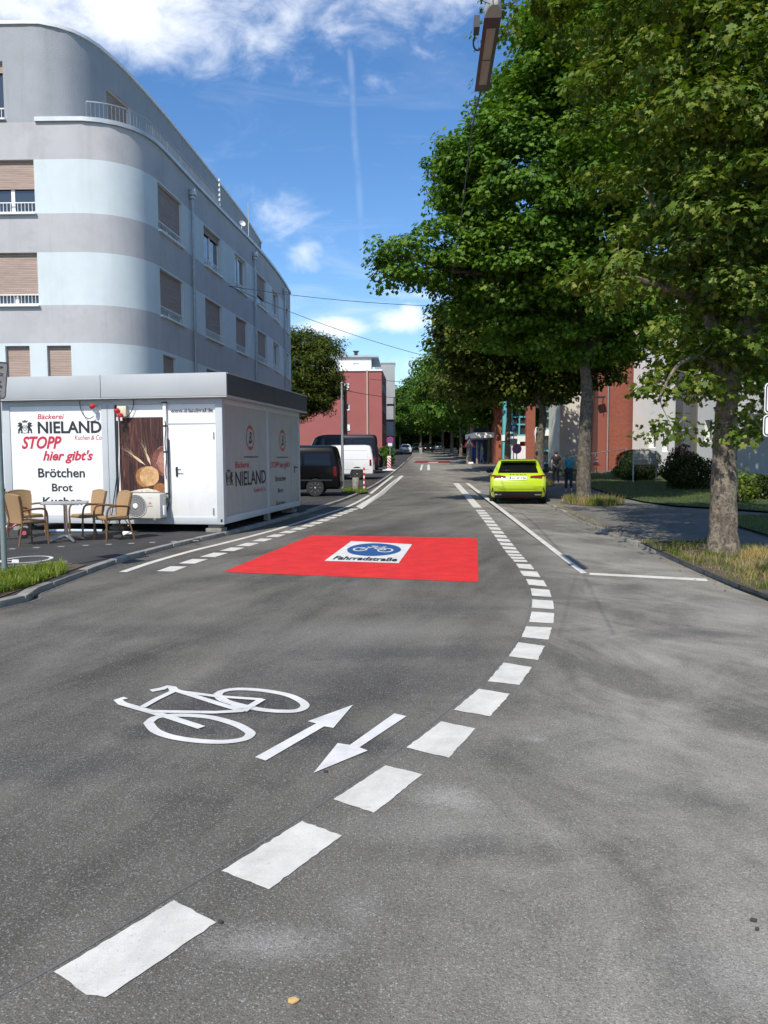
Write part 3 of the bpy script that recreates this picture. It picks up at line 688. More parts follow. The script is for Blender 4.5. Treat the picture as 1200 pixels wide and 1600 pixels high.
def window(parent, path, op, shut=0.0, rail=True, tilt=False, sill=True, mull=2, depth=0.2, fr='frame', gl='glass', bar=0.055, shutm='shutter', silly=0.10):
    a, b, c, d = op; A, B = path.at(a), path.at(b); n = ((path.nrm(a)+path.nrm(b))/2).normalized(); u = (B-A).normalized(); n = Vector((u.y, -u.x, 0)); w = (B-A).length
    O = A-n*(depth-0.03); rot = Matrix((u, n, Vector((0, 0, 1)))).transposed()
    def P(x, y, z): return O+u*x+n*y+Vector((0, 0, z))
    def bx(mb, x0, x1, y0, y1, z0, z1, m=0): mb.box(P((x0+x1)/2, (y0+y1)/2, (z0+z1)/2), (x1-x0, y1-y0, z1-z0), rot, m)
    mb = MB()
    bx(mb, 0, w, -.03, .035, c, c+bar); bx(mb, 0, w, -.03, .035, d-bar, d)
    for i in range(mull+1):
        xx = i*(w-bar)/mull; bx(mb, xx, xx+bar, -.03, .033 if 0 < i < mull else .037, c+bar, d-bar)
        if 0 < i < mull: bx(mb, xx-.03, xx+bar+.03, -.03, .030, c+bar, d-bar)
    f = mb.build('window', M[fr], parent, world=True)
    mb = MB(); mb.add([P(.02, 0, c+.02), P(w-.02, 0, c+.02), P(w-.02, 0, d-.02), P(.02, 0, d-.02)], [(0, 1, 2, 3)]); mb.build('pane', M[gl], f, world=True)
    if tilt:
        mb = MB(); q = [P(.08, .05, c+.08), P(w/2, .05, c+.08), P(w/2, -.0, d-.1), P(.08, -.0, d-.1)]
        for i in range(4): mb.tube([q[i], q[(i+1) % 4]], .028, 4)
        mb.build('casement', M[fr], f, world=True)
    if shut > 0:
        mb = MB(); bx(mb, .02, w-.02, .045, .065, d-(d-c)*shut, d); bx(mb, .02, w-.02, .04, .075, d-(d-c)*shut-.02, d-(d-c)*shut+.02); mb.build('roller_shutter', M[shutm], f, world=True)
    if sill:
        mb = MB(); bx(mb, -.04, w+.04, -.02, depth+silly-.03, c-.045, c+.004); mb.build('sill', M['zinc'] if sill == 2 else M['frame'], f, world=True)
    if rail:
        mb = MB(); h = .34
        for zz in (c+.05, c+h): bx(mb, 0, w, depth-.10, depth-.075, zz-.014, zz+.014)
        k = max(3, int(w/.11))
        for i in range(k+1): bx(mb, .005+i*(w-.02)/k, .018+i*(w-.02)/k, depth-.094, depth-.081, c+.05, c+h)
        mb.build('railing', M['frame'], f, world=True)
    return f

# ---- striped apartment building with rounded corner ----
def px_plan(px, py, z): d = ray(px, py); k = (z-CAM_H)/d.z; return (d.x*k, d.y*k)
ZP = 12.05
raw = [px_plan(*p, ZP) for p in [(208, 202), (240, 220), (264, 244), (296, 279), (320, 306), (360, 345), (392, 377), (412, 399), (432, 424), (444, 442), (453, 459)]]
print('facade', [(round(a, 2), round(b, 2)) for a, b in raw])
def arc_pts(c, r, a0, a1, n): return [(c[0]+r*math.cos(R(a0+(a1-a0)*i/n)), c[1]+r*math.sin(R(a0+(a1-a0)*i/n))) for i in range(n+1)]
main = [(-16.5, 24.75), (-9.6, 24.62)]+[(p.x, p.y) for p in smooth_line([Vector((-9.3, 24.62, 0)), Vector((-8.55, 24.84, 0)), Vector((-7.93, 25.38, 0)), Vector((-7.58, 26.2, 0)), Vector((-7.42, 27.5, 0)), Vector((-7.24, 29.7, 0)), Vector((-7.05, 31.8, 0)), Vector((-6.75, 34.9, 0)), Vector((-6.42, 38.2, 0)), Vector((-6.19, 41.2, 0)), Vector((-6.03, 44.6, 0)), Vector((-5.97, 47.5, 0)), Vector((-5.97, 50.3, 0))], 4)]
MP = Path(main)
apt = thing('apartment_building', 'long grey and pale blue striped apartment building with a rounded corner behind the bakery container', 'building', (-10, 36, 0))
apt['kind'] = 'structure' if False else ''; del apt['kind']
rows = [(9.25, 10.88), (6.42, 8.05), (3.55, 5.22)]
bands = [(0.8, 0), (2.42, 1), (3.55, 0), (5.24, 1), (6.42, 0), (8.05, 1), (9.24, 0), (10.88, 1), (13, 0)]
sx = lambda x: next(i for i in [0]) or (x+16.5)*1.0
def sX(X): # arc length on the gable for coordinate X
    return (X+16.5)*math.hypot(6.9, .13)/6.9
ops = []; wins = []
def addw(s0, s1, z0, z1, **k): ops.append((s0, s1, z0, z1)); wins.append(((s0, s1, z0, z1), k))
g1, g2 = sX(-12.35), sX(-10.85)
addw(g1, g2, rows[0][0], rows[0][1]+.0, shut=.52)
addw(g1, g2, rows[1][0], rows[1][1], shut=.80)
addw(sX(-11.98), sX(-11.20), rows[2][0], rows[2][1]-.06, shut=.995, rail=False, mull=1); addw(sX(-10.65), sX(-9.88), rows[2][0], rows[2][1]-.06, shut=.995, rail=False, mull=1)
addw(sX(-15.6), sX(-14.1), rows[0][0], rows[0][1], shut=.3); addw(sX(-15.6), sX(-14.1), rows[1][0], rows[1][1], shut=.6)
st = [(247.5, 285), (319.2, 345.6), (367.5, 385), (401.5, 416), (426, 435.7), (445, 450.6)]
sh = [[.80, .14, .0, .62, .0, .3], [.82, .995, .995, .80, .0, .0], [1, .6, .5, .4, 1, 0]]
for i, (xa, xb) in enumerate(st):
    s0 = MP.find_px(xa, 9.5); s1 = MP.find_px(xb, 9.5)
    for r, (za, zb) in enumerate(rows):
        if r == 2 and i == 0: addw(s0+.1, s0+1.3, za, zb-.1, shut=1, rail=False, mull=1); continue
        addw(s0, s1, za, zb-.06, shut=sh[r][i], tilt=(sh[r][i] < .2), mull=2 if i < 3 else 1)
wm = [M['mauve'], M['pale'], M['dgrey'], M['reveal']]
mb = MB(); wall_cells(mb, MP, -0.3, ZP-.05, bands, ops)
# far end wall
mb.add([(-5.97, 50.3, -.3), (-16, 50.6, -.3), (-16, 50.6, ZP-.05), (-5.97, 50.3, ZP-.05)], [(0, 1, 2, 3)], 0)
mb.build('wall', wm, apt, world=True, smooth=True, angle=25)
for op, k in wins: window(apt, MP, op, **k)
# penthouse
pent = [(-16.5, 24.78), (-10.8, 24.68)]+[(p.x, p.y) for p in smooth_line([Vector((-10.5, 24.70, 0)), Vector((-9.85, 25.05, 0)), Vector((-9.4, 25.65, 0)), Vector((-9.12, 26.5, 0)), Vector((-8.85, 27.9, 0)), Vector((-8.55, 30.7, 0)), Vector((-8.3, 34, 0)), Vector((-8.07, 37.4, 0)), Vector((-7.85, 41, 0)), Vector((-7.68, 44.3, 0)), Vector((-7.62, 49.3, 0))], 4)]
PP = Path(pent); po = [((-12.95+16.5)*1.0, (-11.72+16.5)*1.0, 12.12, 13.86), (PP.find_px(167, 13), PP.find_px(205, 13), 12.15, 13.85)]
mb = MB(); wall_cells(mb, PP, ZP-.06, 14.93, [(20, 2)], po)
mb.add([(-7.62, 49.3, ZP-.1), (-16, 49.3, ZP-.1), (-16, 49.3, 14.93), (-7.62, 49.3, 14.93)], [(0, 1, 2, 3)], 2)
mb.build('penthouse_wall', wm, apt, world=True, smooth=True, angle=25)
window(apt, PP, po[0], shut=.17, rail=True, mull=1); window(apt, PP, po[1], shut=.97, rail=False, mull=1)
# roofs and copings
mb = MB(); pts = [Vector((p[0], p[1], ZP-.10)) for p in main]+[Vector((-16, 50.3, ZP-.10)), Vector((-16.5, 30, ZP-.10))]; mb.poly(pts); mb.build('terrace', M['zinc'], apt, world=True)
mb = MB(); mb.poly([Vector((p[0], p[1], 14.90)) for p in pent]+[Vector((-16, 49.3, 14.90))]); mb.build('roof', M['zinc'], apt, world=True)
def coping(name, path, s0, s1, z, w0, w1, h, m, par, step=.5):
    mb = MB(); n = int((s1-s0)/step)+1; vs = []
    for i in range(n+1):
        s_ = s0+(s1-s0)*i/n; p, q = path.at(s_), path.nrm(s_)
        for w_, zz in ((w0, z), (w1, z), (w1, z+h), (w0, z+h)): v = p+q*w_; vs.append((v.x, v.y, zz))
    fs = []
    for i in range(n):
        for j in range(4): fs.append((4*i+j, 4*i+(j+1) % 4, 4*i+4+(j+1) % 4, 4*i+4+j))
    fs += [(0, 1, 2, 3), (4*n+3, 4*n+2, 4*n+1, 4*n)]; mb.add(vs, fs); return mb.build(name, m, par, world=True, smooth=True, angle=30)
coping('parapet_coping', MP, sX(-10.75), MP.L, ZP-.045, -.30, .075, .13, M['zinc'], apt)
coping('roof_coping', PP, 0, PP.L, 14.925, -.25, .06, .10, M['frame'], apt)
# terrace railing (rounded)
mb = MB(); s0 = MP.find_px(134, 12.3); s1 = MP.find_px(345, 12.3); n = int((s1-s0)/.13); tp = []
for i in range(n+1):
    s_ = s0+(s1-s0)*i/n; p = MP.at(s_)-MP.nrm(s_)*.10; a = Vector((p.x, p.y, ZP+.09)); b = a+Vector((0, 0, .52)); tp.append(b); mb.tube([a, b], .009 if i % 10 else .018, 4)
mb.tube(tp, .020, 6); mb.build('terrace_railing', M['galv'], apt, world=True)
# downpipes with hopper heads
for px in (297, 395.5, 442.5):
    s_ = MP.find_px(px, 10.5); p, q = MP.at(s_), MP.nrm(s_); c = p+q*.10
    mb = MB(); mb.tube([(c.x, c.y, 0), (c.x, c.y, 11.3)], .055, 10)
    for z in (1.5, 4.0, 6.5, 9.0, 10.6): mb.tube([(c.x, c.y, z), (c.x, c.y, z+.06)], .066, 10)
    e_ = mb.build('downpipe', M['galv'], apt, world=True, smooth=True)
    mb = MB(); mb.box((c.x+q.x*.02, c.y+q.y*.02, 11.50), (.26, .26, .22)); mb.box((c.x, c.y, 11.34), (.18, .18, .14)); mb.build('hopper', M['galv'], e_, world=True, bevel=.02)
# odd things on the terrace: white hanging panels, dish, plant pot, wall bracket
q = AT(343, 298, 33.0); mb = MB()
for i in range(5): mb.box(q+Vector((0, 0, .42-i*.2)), (.05, .14, .10), Matrix.Rotation(R(12), 3, 'Y'))
mb.tube([q+Vector((.0, .05, -.6)), q+Vector((0, .05, .5))], .012, 6)
o = mb.build('wind_spinner', M['frame']); tag(o, 'small white wind spinner above the terrace railing of the striped building', 'wind spinner')
q = AT(378, 350, 38.5); mb = MB(); mb.lathe([(.02, 0), (.10, .03), (.15, .07), (.145, .08), (.10, .04), (.01, .02)], q, 18, axis=(.6, -.8, .3)); mb.tube([q, q+Vector((-.1, .2, -.6))], .02, 6)
o = mb.build('satellite_dish', M['frame'], smooth=True); tag(o, 'small white satellite dish on the roof terrace', 'satellite dish')
q = AT(388, 338, 40.0); mb = MB(); mb.tube([q+Vector((0, 0, -1.2)), q+Vector((0, 0, .7))], .025, 6)
o = mb.build('aerial_mast', M['galv']); tag(o, 'thin metal mast standing on the penthouse edge', 'mast')

# ---- red apartment building with white top floor ----
M['redwall'] = mat('red_render', (0.33, 0.105, 0.095), 0.9, var=0.06, vscale=.5); M['whitewall'] = mat('white_render', (0.72, 0.73, 0.72), 0.9, var=.04, vscale=.7, bump=.3, bscale=30)
M['greywall'] = mat('grey_panel', (0.36, 0.37, 0.375), 0.9, var=.08, vscale=.4); M['dark'] = mat('dark_metal', (0.03, 0.032, 0.035), 0.5); M['beigepipe'] = mat('beige_pipe', (.40, .33, .27), .7)
RY = 104.0
def rx(px): return (px-600)/F*RY
def rz_(py): return AT(600, py, RY).z
bz = gz(RY)
red = thing('apartment_building', 'brick red apartment building with white top floor in the distance', 'building', (rx(540), RY+8, bz))
zr = rz_(578.5); zt = rz_(557.5)
mb = MB(); pr = Path([(rx(452), RY), (rx(597.5), RY), (rx(601)+.35, RY+12)])
ro = []
def rwin(x0, x1, y0, y1): return (rx(x0)-rx(452), rx(x1)-rx(452), rz_(y1), rz_(y0))
for (a, b, c, d) in [(537.5, 547, 597.5, 608), (538.5, 547, 630, 640.5), (539, 547.5, 661.5, 672)]: ro.append(rwin(a, b, c, d))
so_ = []
for k in range(3):
    for j in range(3): so_.append((pr.s[1]+1.3+j*3.6, pr.s[1]+2.6+j*3.6, rz_(609)-k*2.8, rz_(596)-k*2.8))
wall_cells(mb, pr, bz-.5, zr, [(bz+.9, 1), (99, 0)], ro+so_, reveal=2); mb.build('wall', [M['redwall'], M['greywall'], M['reveal']], red, world=True)
for i, op in enumerate(ro): window(red, pr, op, shut=(.75, .0, .8)[i], rail=False, mull=1, bar=.09, shutm='frame' if i != 1 else 'shutter', sill=True)
for op in so_: window(red, pr, op, shut=.0, rail=False, mull=1, bar=.07, sill=False)
mb = MB(); wp = Path([(rx(500), RY+.5), (rx(581.5), RY+.5)]); wall_cells(mb, wp, zr, zt, [(99, 0)], [(rx(554)-rx(500), rx(562)-rx(500), rz_(575.5), rz_(566.5))], reveal=0)
mb.add([(rx(581.5), RY+.5, zr), (rx(581.5), RY+11, zr), (rx(581.5), RY+11, zt), (rx(581.5), RY+.5, zt)], [(0, 1, 2, 3)]); mb.build('top_floor_wall', M['whitewall'], red, world=True)
window(red, wp, (rx(554)-rx(500), rx(562)-rx(500), rz_(575.5), rz_(566.5)), shut=.8, rail=False, mull=1, bar=.08, shutm='frame')
mb = MB(); mb.prism([(rx(499), RY+.2, zt), (rx(592), RY+.2, zt), (rx(596), RY+12, zt), (rx(499), RY+12, zt)], (0, 0, .25)); mb.build('roof', M['zinc'], red, world=True)
mb = MB(); mb.prism([(rx(452), RY-.15, zr-.1), (rx(598.5), RY-.15, zr-.1), (rx(602)+.2, RY+12, zr-.1), (rx(452), RY+12, zr-.1)], (0, 0, .22)); mb.build('parapet_coping', M['frame'], red, world=True)
mb = MB(); mb.prism([(rx(528), RY+3, zt), (rx(545.5), RY+3, zt), (rx(529), RY+3, zt+1.9)], (0, .3, 0)); mb.build('roof_fin', M['greywall'], red, world=True)
mb = MB(); mb.box((rx(556.5), RY+4, zt+.75), (.5, .5, 1.0)); mb.box((rx(556.5), RY+4, zt+1.25), (.8, .7, .12)); mb.build('chimney', M['dark'], red, world=True)
for px in (575,): mb = MB(); mb.box((rx(px), RY-.12, (zr+bz)/2), (.22, .16, zr-bz)); mb.build('downpipe', M['beigepipe'], red, world=True)
# scaffold-like balcony stairs on the street side
mb = MB(); q0 = AT(606, 700, RY+6)
for k in range(4): mb.box((1.0, RY+5, bz+.6+2.2*k), (1.1, 3.0, .10))
for yy in (3.6, 6.4): mb.tube([(1.5, RY+yy, bz), (1.5, RY+yy, bz+8.2)], .06, 6)
for k in range(3): mb.tube([(1.5, RY+3.6, bz+.6+2.2*k), (1.5, RY+6.4, bz+2.8+2.2*k)], .05, 6)
o = mb.build('balcony_tower', M['dark'], red, world=True)
TY = 122.0
def tx(px): return (px-600)/F*TY
zz = AT(600, 568, TY).z
tow = thing('tower_block', 'plain grey windowless end block rising behind the red building', 'building', (1, TY+5, gz(TY)))
mb = MB(); mb.b2((tx(588), TY, gz(TY)-.5), (tx(618), TY+10, zz)); mb.build('wall', M['greywall'], tow, world=True)
mb = MB(); mb.b2((tx(588)-.1, TY-.1, zz), (tx(618)+.1, TY+10.1, zz+.2)); mb.build('roof', M['zinc'], tow, world=True)

# ---- right: brick and turquoise building ----
M['brick'] = brick_mat('red_brick', (0.34, 0.085, 0.045), (0.26, 0.060, 0.035), (0.26, 0.14, 0.10)); M['turq'] = mat('turquoise_metal', (0.11, 0.42, 0.46), 0.45); M['beige'] = mat('beige_stone', (0.62, 0.585, 0.50), 0.9, var=.1, vscale=.6, dirt=((.45, .42, .36), .5, 1.2))
M['wl'] = mat('white_panel', (.78, .78, .77), .6)
def pane_wall(mb, a, b, z0, z1, m=0): mb.add([(a[0], a[1], z0), (b[0], b[1], z0), (b[0], b[1], z1), (a[0], a[1], z1)], [(0, 1, 2, 3)], m)
def solid(name, par, a, b, z0, z1, th, m):   # wall slab between two plan points, thickness to the far side
    a, b = Vector((a[0], a[1], 0)), Vector((b[0], b[1], 0)); u = (b-a).normalized(); n = Vector((-u.y, u.x, 0))
    if n.y < 0: n = -n
    mb = MB(); mb.prism([a+Vector((0, 0, z0)), b+Vector((0, 0, z0)), b+n*th+Vector((0, 0, z0)), a+n*th+Vector((0, 0, z0))], (0, 0, z1-z0)); return mb.build(name, m, par, world=True)
BY = 66.0
def bx_(px, Y=BY): q = AT(px, 700, Y); return (q.x, Y)
def bzz(py, Y=BY, px=800): return AT(px, py, Y).z
sch = thing('brick_building', 'red brick building with turquoise window frames and a beige stone pier', 'building', (14, 68, gz(BY)))
g0 = gz(BY)-.6
TOP = 11.5
solid('beige_pier', sch, bx_(874, 60), bx_(929, 60), g0, TOP, 4, M['beige'])
solid('brick_pier', sch, bx_(822), bx_(836), g0, TOP, 3, M['brick'])
solid('brick_pier', sch, bx_(775, 67), bx_(784, 67), g0, 9.6, 3, M['brick'])
mb = MB(); q = bx_(789, 65.5); mb.tube([(q[0], q[1], g0), (q[0], q[1], 8.9)], .23, 16); mb.build('column', M['turq'], sch, world=True, smooth=True)
mb = MB(); mb.tube([(q[0], q[1], bzz(689)), (q[0], q[1], bzz(680))], .32, 16); mb.build('column_collar', M['wl'], sch, world=True, smooth=True)
solid('white_wall', sch, bx_(799, 66.2), bx_(822, 66.2), g0, bzz(697), .4, M['wl'])
def glazing(name, par, xa, xb, Y, ya, yb, nx, rows_):
    A, B = bx_(xa, Y), bx_(xb, Y); z0, z1 = bzz(yb, Y), bzz(ya, Y); mb = MB(); pane_wall(mb, (A[0], Y+.15), (B[0], Y+.15), z0, z1); f = None
    fr_ = MB(); t_ = .13
    for i in range(nx+1): x = A[0]+(B[0]-A[0])*i/nx; fr_.box((x, Y+.05, (z0+z1)/2), (t_, .2, z1-z0))
    for r_ in [0, 1]+list(rows_): z = z1+(z0-z1)*r_; fr_.box(((A[0]+B[0])/2, Y+.048, z), (B[0]-A[0]+t_*.9, .19, t_))
    f = fr_.build(name, M['turq'], par, world=True); mb.build('pane', M['glass'], f, world=True)
glazing('window', sch, 800, 822, 66.5, 636, 680, 2, (.35, .62)); glazing('window', sch, 845, 872, 64, 616, 670, 1, (.5, .7))
solid('spandrel', sch, bx_(836, 63.9), bx_(874, 63.9), bzz(681, 64), bzz(672, 64), .5, M['wl']); glazing('window', sch, 845, 872, 64, 681, 746, 1, (.36, .66))
solid('spandrel', sch, bx_(799, 66.4), bx_(822, 66.4), bzz(690), bzz(681), .5, M['wl'])
solid('upper_wall', sch, bx_(795, 66.8), bx_(875, 66.8), bzz(636), TOP, 2, M['whitewall'])
# dark garage wing with canopy, sunlit wall to its left
solid('garage_wall', sch, bx_(755, 72), bx_(776, 72), bzz(640, 72), 9.0, 6, M['greywall'])
mb = MB(); mb.b2((bx_(740, 69)[0], 68, bzz(684, 69)), (bx_(777, 69)[0], 76, bzz(675, 69)-.05)); mb.build('canopy', M['wl'], sch, world=True)
solid('garage_back', sch, bx_(740, 77), bx_(785, 77), g0, 9.0, 3, M['dark'])
# big brick volume right of the pier: receding street side and front
A, B, C = bx_(929, 59), bx_(946, 50.5), bx_(989, 52.5)
solid('brick_wall', sch, (A[0], A[1]), (B[0], B[1]), g0, TOP, .5, mat('brown_brick', (.25, .075, .05), .85))
solid('brick_wall', sch, (B[0], B[1]), (C[0]+2, C[1]), g0, TOP, .5, M['brick'])
for (py0, py1) in ((560, 595), (610, 632), (648, 672)):
    q = bx_(931, 57.5); mb = MB(); mb.b2((q[0]-.25, q[1]-.3, bzz(py1, 57.5, 930)), (q[0]+.1, q[1]+.3, bzz(py0, 57.5, 930))); mb.build('window', M['wl'], sch, world=True)
mb = MB(); q = bx_(938, 50.3); mb.box((q[0]-.1, q[1]-.3, bzz(621, 50.3, 938)), (.5, .35, .12)); mb.tube([(q[0]+.1, q[1]-.1, bzz(621, 50.3, 938)), (q[0]+.1, q[1]-.1, bzz(640, 50.3, 938))], .03, 6); mb.build('wall_lamp', M['dark'], sch, world=True)
mb = MB(); q = bx_(948.5, 50.4); mb.tube([(q[0], q[1]-.07, g0), (q[0], q[1]-.07, TOP)], .05, 8); mb.build('downpipe', M['galv'], sch, world=True)

# ---- right: white building with slit windows ----
wb = thing('apartment_building', 'white rendered building with slit windows behind the clipped hedge', 'building', (20, 48, gz(48)))
W0, W1 = bx_(988, 51.0), bx_(1062, 46.0); WP = Path([W0, W1])
def wop(px0, px1, y0, y1, path):
    s0, s1 = path.find_px(px0, 3), path.find_px(px1, 3); q = path.at((s0+s1)/2)
    return (s0, s1, AT(px0, y1, q.y).z, AT(px0, y0, q.y).z)
lst = [(1014, 1026.5, 586, 622), (1034, 1045, 580, 617), (1014, 1025, 668, 700), (1035, 1045, 668, 706)]
ops2 = [wop(a, b, c, d, WP) for a, b, c, d in lst]
mb = MB(); wall_cells(mb, WP, -.5, 12.5, [(99, 0)], ops2, depth=.35, reveal=0); mb.build('wall', [M['whitewall']], wb, world=True)
for op in ops2: window(wb, WP, op, rail=False, mull=1, bar=.06, depth=.35, gl='glass', silly=-.1)
# recessed stair bay with dark posts
W2 = bx_(1082, 46.5); solid('stair_bay_wall', wb, (W1[0], 48.5), (W2[0]+1, 48.2), -.5, 12.5, .3, M['whitewall'])
solid('post', wb, bx_(1054, 46.3), bx_(1066, 45.4), -.5, 12.5, .5, mat('slate_post', (.10, .11, .12), .8)); solid('post', wb, bx_(1079, 45.0), bx_(1087, 44.6), -.5, 12.5, .6, mat('taupe_post', (.13, .12, .11), .8))
for (a, b, c, d) in [(1068, 1078, 525, 570), (1068, 1078, 590, 640), (1067, 1079, 655, 672)]:
    q0, q1 = bx_(a, 48.1), bx_(b, 48.1); mb = MB(); mb.b2((q0[0], 48.05, bzz(d, 48.1, a)), (q1[0], 48.15, bzz(c, 48.1, a))); mb.build('window', M['glass'], wb, world=True)
mb = MB()
for (a, b, c, d) in [(1037, 683, 1080, 668), (1040, 679, 1066, 656), (1037, 690, 1037, 676), (1058, 682, 1058, 666)]: mb.tube([AT(a, b, 45.2), AT(c, d, 44.6)], .045, 6)
mb.build('stair_rail', M['galv'], wb, world=True)
W3, W4 = bx_(1087, 44.8), bx_(1148, 40.0); WQ = Path([W3, W4]); ops3 = [wop(1101, 1113, 656, 690, WQ), wop(1096, 1108, 560, 600, WQ)]
mb = MB(); wall_cells(mb, WQ, -.5, 12.5, [(99, 0)], ops3, depth=.3, reveal=0); mb.build('wall', [M['whitewall']], wb, world=True)
for op in ops3: window(wb, WQ, op, rail=False, mull=1, bar=.06, depth=.3, silly=-.1)
# nearer shaded wing
wing = thing('apartment_building', 'pale wing with a dark wide window right of the nearest tree', 'building', (22, 37, 0))
X0 = bx_(1149, 39.4); V2 = Path([(X0[0], 39.4), (X0[0]+6, 36.0), (X0[0]+14, 31.5)])
o4 = [wop(1160, 1190, 647, 698, V2)]; o5 = [wop(1165, 1200, 560, 600, V2)]
mb = MB(); wall_cells(mb, V2, -.5, 12.0, [(99, 0)], o4, depth=.25, reveal=0); mb.build('wall', [mat('pale_grey_render', (.42, .43, .44), .9, var=.05)], wing, world=True)
window(wing, V2, o4[0], rail=False, mull=2, bar=.07, depth=.25, gl='glassb', silly=-.05)
mb = MB(); q = V2.at(3); mb.b2((X0[0]-.3, 31.0, -.05+.1), (X0[0]+12, 31.7, .35)) if False else mb.box((X0[0]+3.2, 37.5, .35), (6.4, .2, .7), Matrix.Rotation(R(-29.5), 3, 'Z')); pass
# ================================================================== BAKERY CONTAINER
M['cwhite'] = mat('container_white', (0.80, 0.80, 0.79), 0.42, streak=.16, var=.03, vscale=1.0, dirt=((.55, .54, .50), .45, 2.2)); M['cframe'] = mat('container_frame_grey', (0.46, 0.49, 0.51), 0.5, var=.05, vscale=2)
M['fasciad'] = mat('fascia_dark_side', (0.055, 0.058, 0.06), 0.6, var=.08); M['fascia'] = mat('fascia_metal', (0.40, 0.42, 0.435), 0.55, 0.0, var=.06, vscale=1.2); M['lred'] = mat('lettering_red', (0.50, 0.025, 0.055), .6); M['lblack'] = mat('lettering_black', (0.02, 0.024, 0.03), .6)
M['red'] = mat('red_plastic', (.55, .03, .03), .4); M['acbody'] = mat('ac_beige', (.60, .58, .52), .5, var=.03); M['black'] = mat('black_rubber', (.015, .015, .016), .6); M['lgrey'] = mat('light_grey_plastic', (.5, .5, .5), .5)
CX, CY = -3.30, 15.8; cang = math.atan2(-.1556, .988)
CU = Vector((.988, -.1556, 0)); CV = Vector((.1556, .988, 0)); CO = Vector((CX, CY, 0))
con = thing('bakery_container', 'white bakery sales container with grey frame, lettering and projecting roof fascia', 'container', (CX, CY, 0), cang)
def FP(px, py, off=0.0):                # front plane -> local x, z
    q = HIT(px, py, CO+CV*(-off), CV)-CO; return (q.dot(CU), q.z)
def SP(px, py, off=0.0):
    q = HIT(px, py, CO+CU*off, CU)-CO; return (q.dot(CV), q.z)
LW, LD, Z0, Z1, Z2 = -4.93, 6.02, 0.235, 2.84, 3.33
print('container checks', FP(6, 700), FP(338, 822), FP(342, 618), SP(476, 792), SP(475, 648))
xm0, xm1 = FP(160, 720)[0], FP(180, 720)[0]
# shell panels (set back from frame)
mb = MB(); mb.b2((LW+.05, .035, Z0+.02), (-.05, LD-.035, Z1-.02)); mb.build('wall_panel', M['cwhite'], con)
mb = MB(); mb.b2((LW+.17, .020, Z0+.16), (xm0-.0, .06, Z1-.02)); 
for k in range(1, 2): mb.b2((FP(90+k*6, 720)[0], .018, Z0+.17), (FP(90+k*6, 720)[0]+.004, .03, Z1))
mb.build('wall_panel', M['cwhite'], con)
fr = MB()
xdark = FP(182.5, 720)[0]
for (a, b) in ((LW, LW+.17), (xm0, xm0+.135), (xm0+.145, xm1+.01), (-.15, 0)): fr.b2((a, 0, Z0), (b, .16, Z1))
ym = SP(419.5, 720)[0]
fr.b2((-.16, ym-.07, Z0), (-.002, ym+.07, Z1)); fr.b2((-.16, LD-.14, Z0), (0, LD, Z1)); fr.b2((LW, LD-.14, Z0), (LW+.15, LD, Z1))
fr.b2((LW+.01, .004, Z0), (-.01, .15, Z0+.15)); fr.b2((-.15, .01, Z0+.002), (-.004, LD-.01, Z0+.152)); fr.b2((LW+.01, .006, Z1-.12), (-.01, .15, Z1))
fr.b2((-.15, .01, Z1-.12), (-.006, LD-.01, Z1)); fr.b2((LW+.004, .01, Z0+.001), (LW+.15, LD-.01, Z0+.151)); fr.b2((LW+.15, LD-.12, Z0+.003), (-.15, LD-.004, Z0+.152))
fr.build('frame', M['cframe'], con, bevel=.006)
mb = MB()
for x in (-.055,): mb.b2((x-.02, -.004, Z0+.05), (x+.02, .02, Z0+.11))
mb.build('corner_hole', M['black'], con)
# fascia
xj = FP(163, 608)[0]; f_ = .17
mb = MB(); mb.b2((LW-f_, -f_, Z1+.02), (xj, -f_+.05, Z2)); mb.b2((xj+.012, -f_-.004, Z1+.02), (f_, -f_+.05, Z2)); mb.b2((LW-f_, -f_+.052, Z1+.02), (LW-f_+.05, LD+f_, Z2)); mb.b2((LW-f_+.052, LD+f_-.05, Z1+.02), (f_-.052, LD+f_-.001, Z2)); mb.build('fascia', M['fascia'], con, bevel=.008)
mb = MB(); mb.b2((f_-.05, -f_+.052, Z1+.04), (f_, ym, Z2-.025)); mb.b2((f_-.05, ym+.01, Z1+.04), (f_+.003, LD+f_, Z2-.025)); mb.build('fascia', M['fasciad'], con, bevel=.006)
mb = MB(); mb.b2((f_-.06, -f_+.052, Z2-.024), (f_+.012, LD+f_, Z2)); mb.b2((f_-.06, -f_+.052, Z1+.018), (f_+.010, LD+f_, Z1+.039)); mb.build('fascia_edge', M['fascia'], con)
mb = MB(); mb.b2((LW-f_+.002, -f_+.003, Z1), (f_-.002, LD+f_-.003, Z1+.018)); mb.b2((LW-f_+.06, -f_+.06, Z2-.06), (f_-.06, LD+f_-.06, Z2-.02)); mb.build('roof', M['cframe'], con)
# blocks under
for (x, y) in ((-.25, .2), (-.25, LD-.3), (LW+.3, .2), (LW+.3, LD-.3), (xm0+.1, .5)):
    mb = MB(); mb.b2((x-.17, y-.17, .06), (x+.17, y+.17, .15)); mb.b2((x-.13, y-.13, .152), (x+.13, y+.13, Z0)); mb.build('support_block', M['kerb'], con, bevel=.008)
mb = MB(); mb.b2((-.12, ym-.08, .06), (-.0, ym+.08, Z0)); mb.build('support_block', M['kerb'], con)
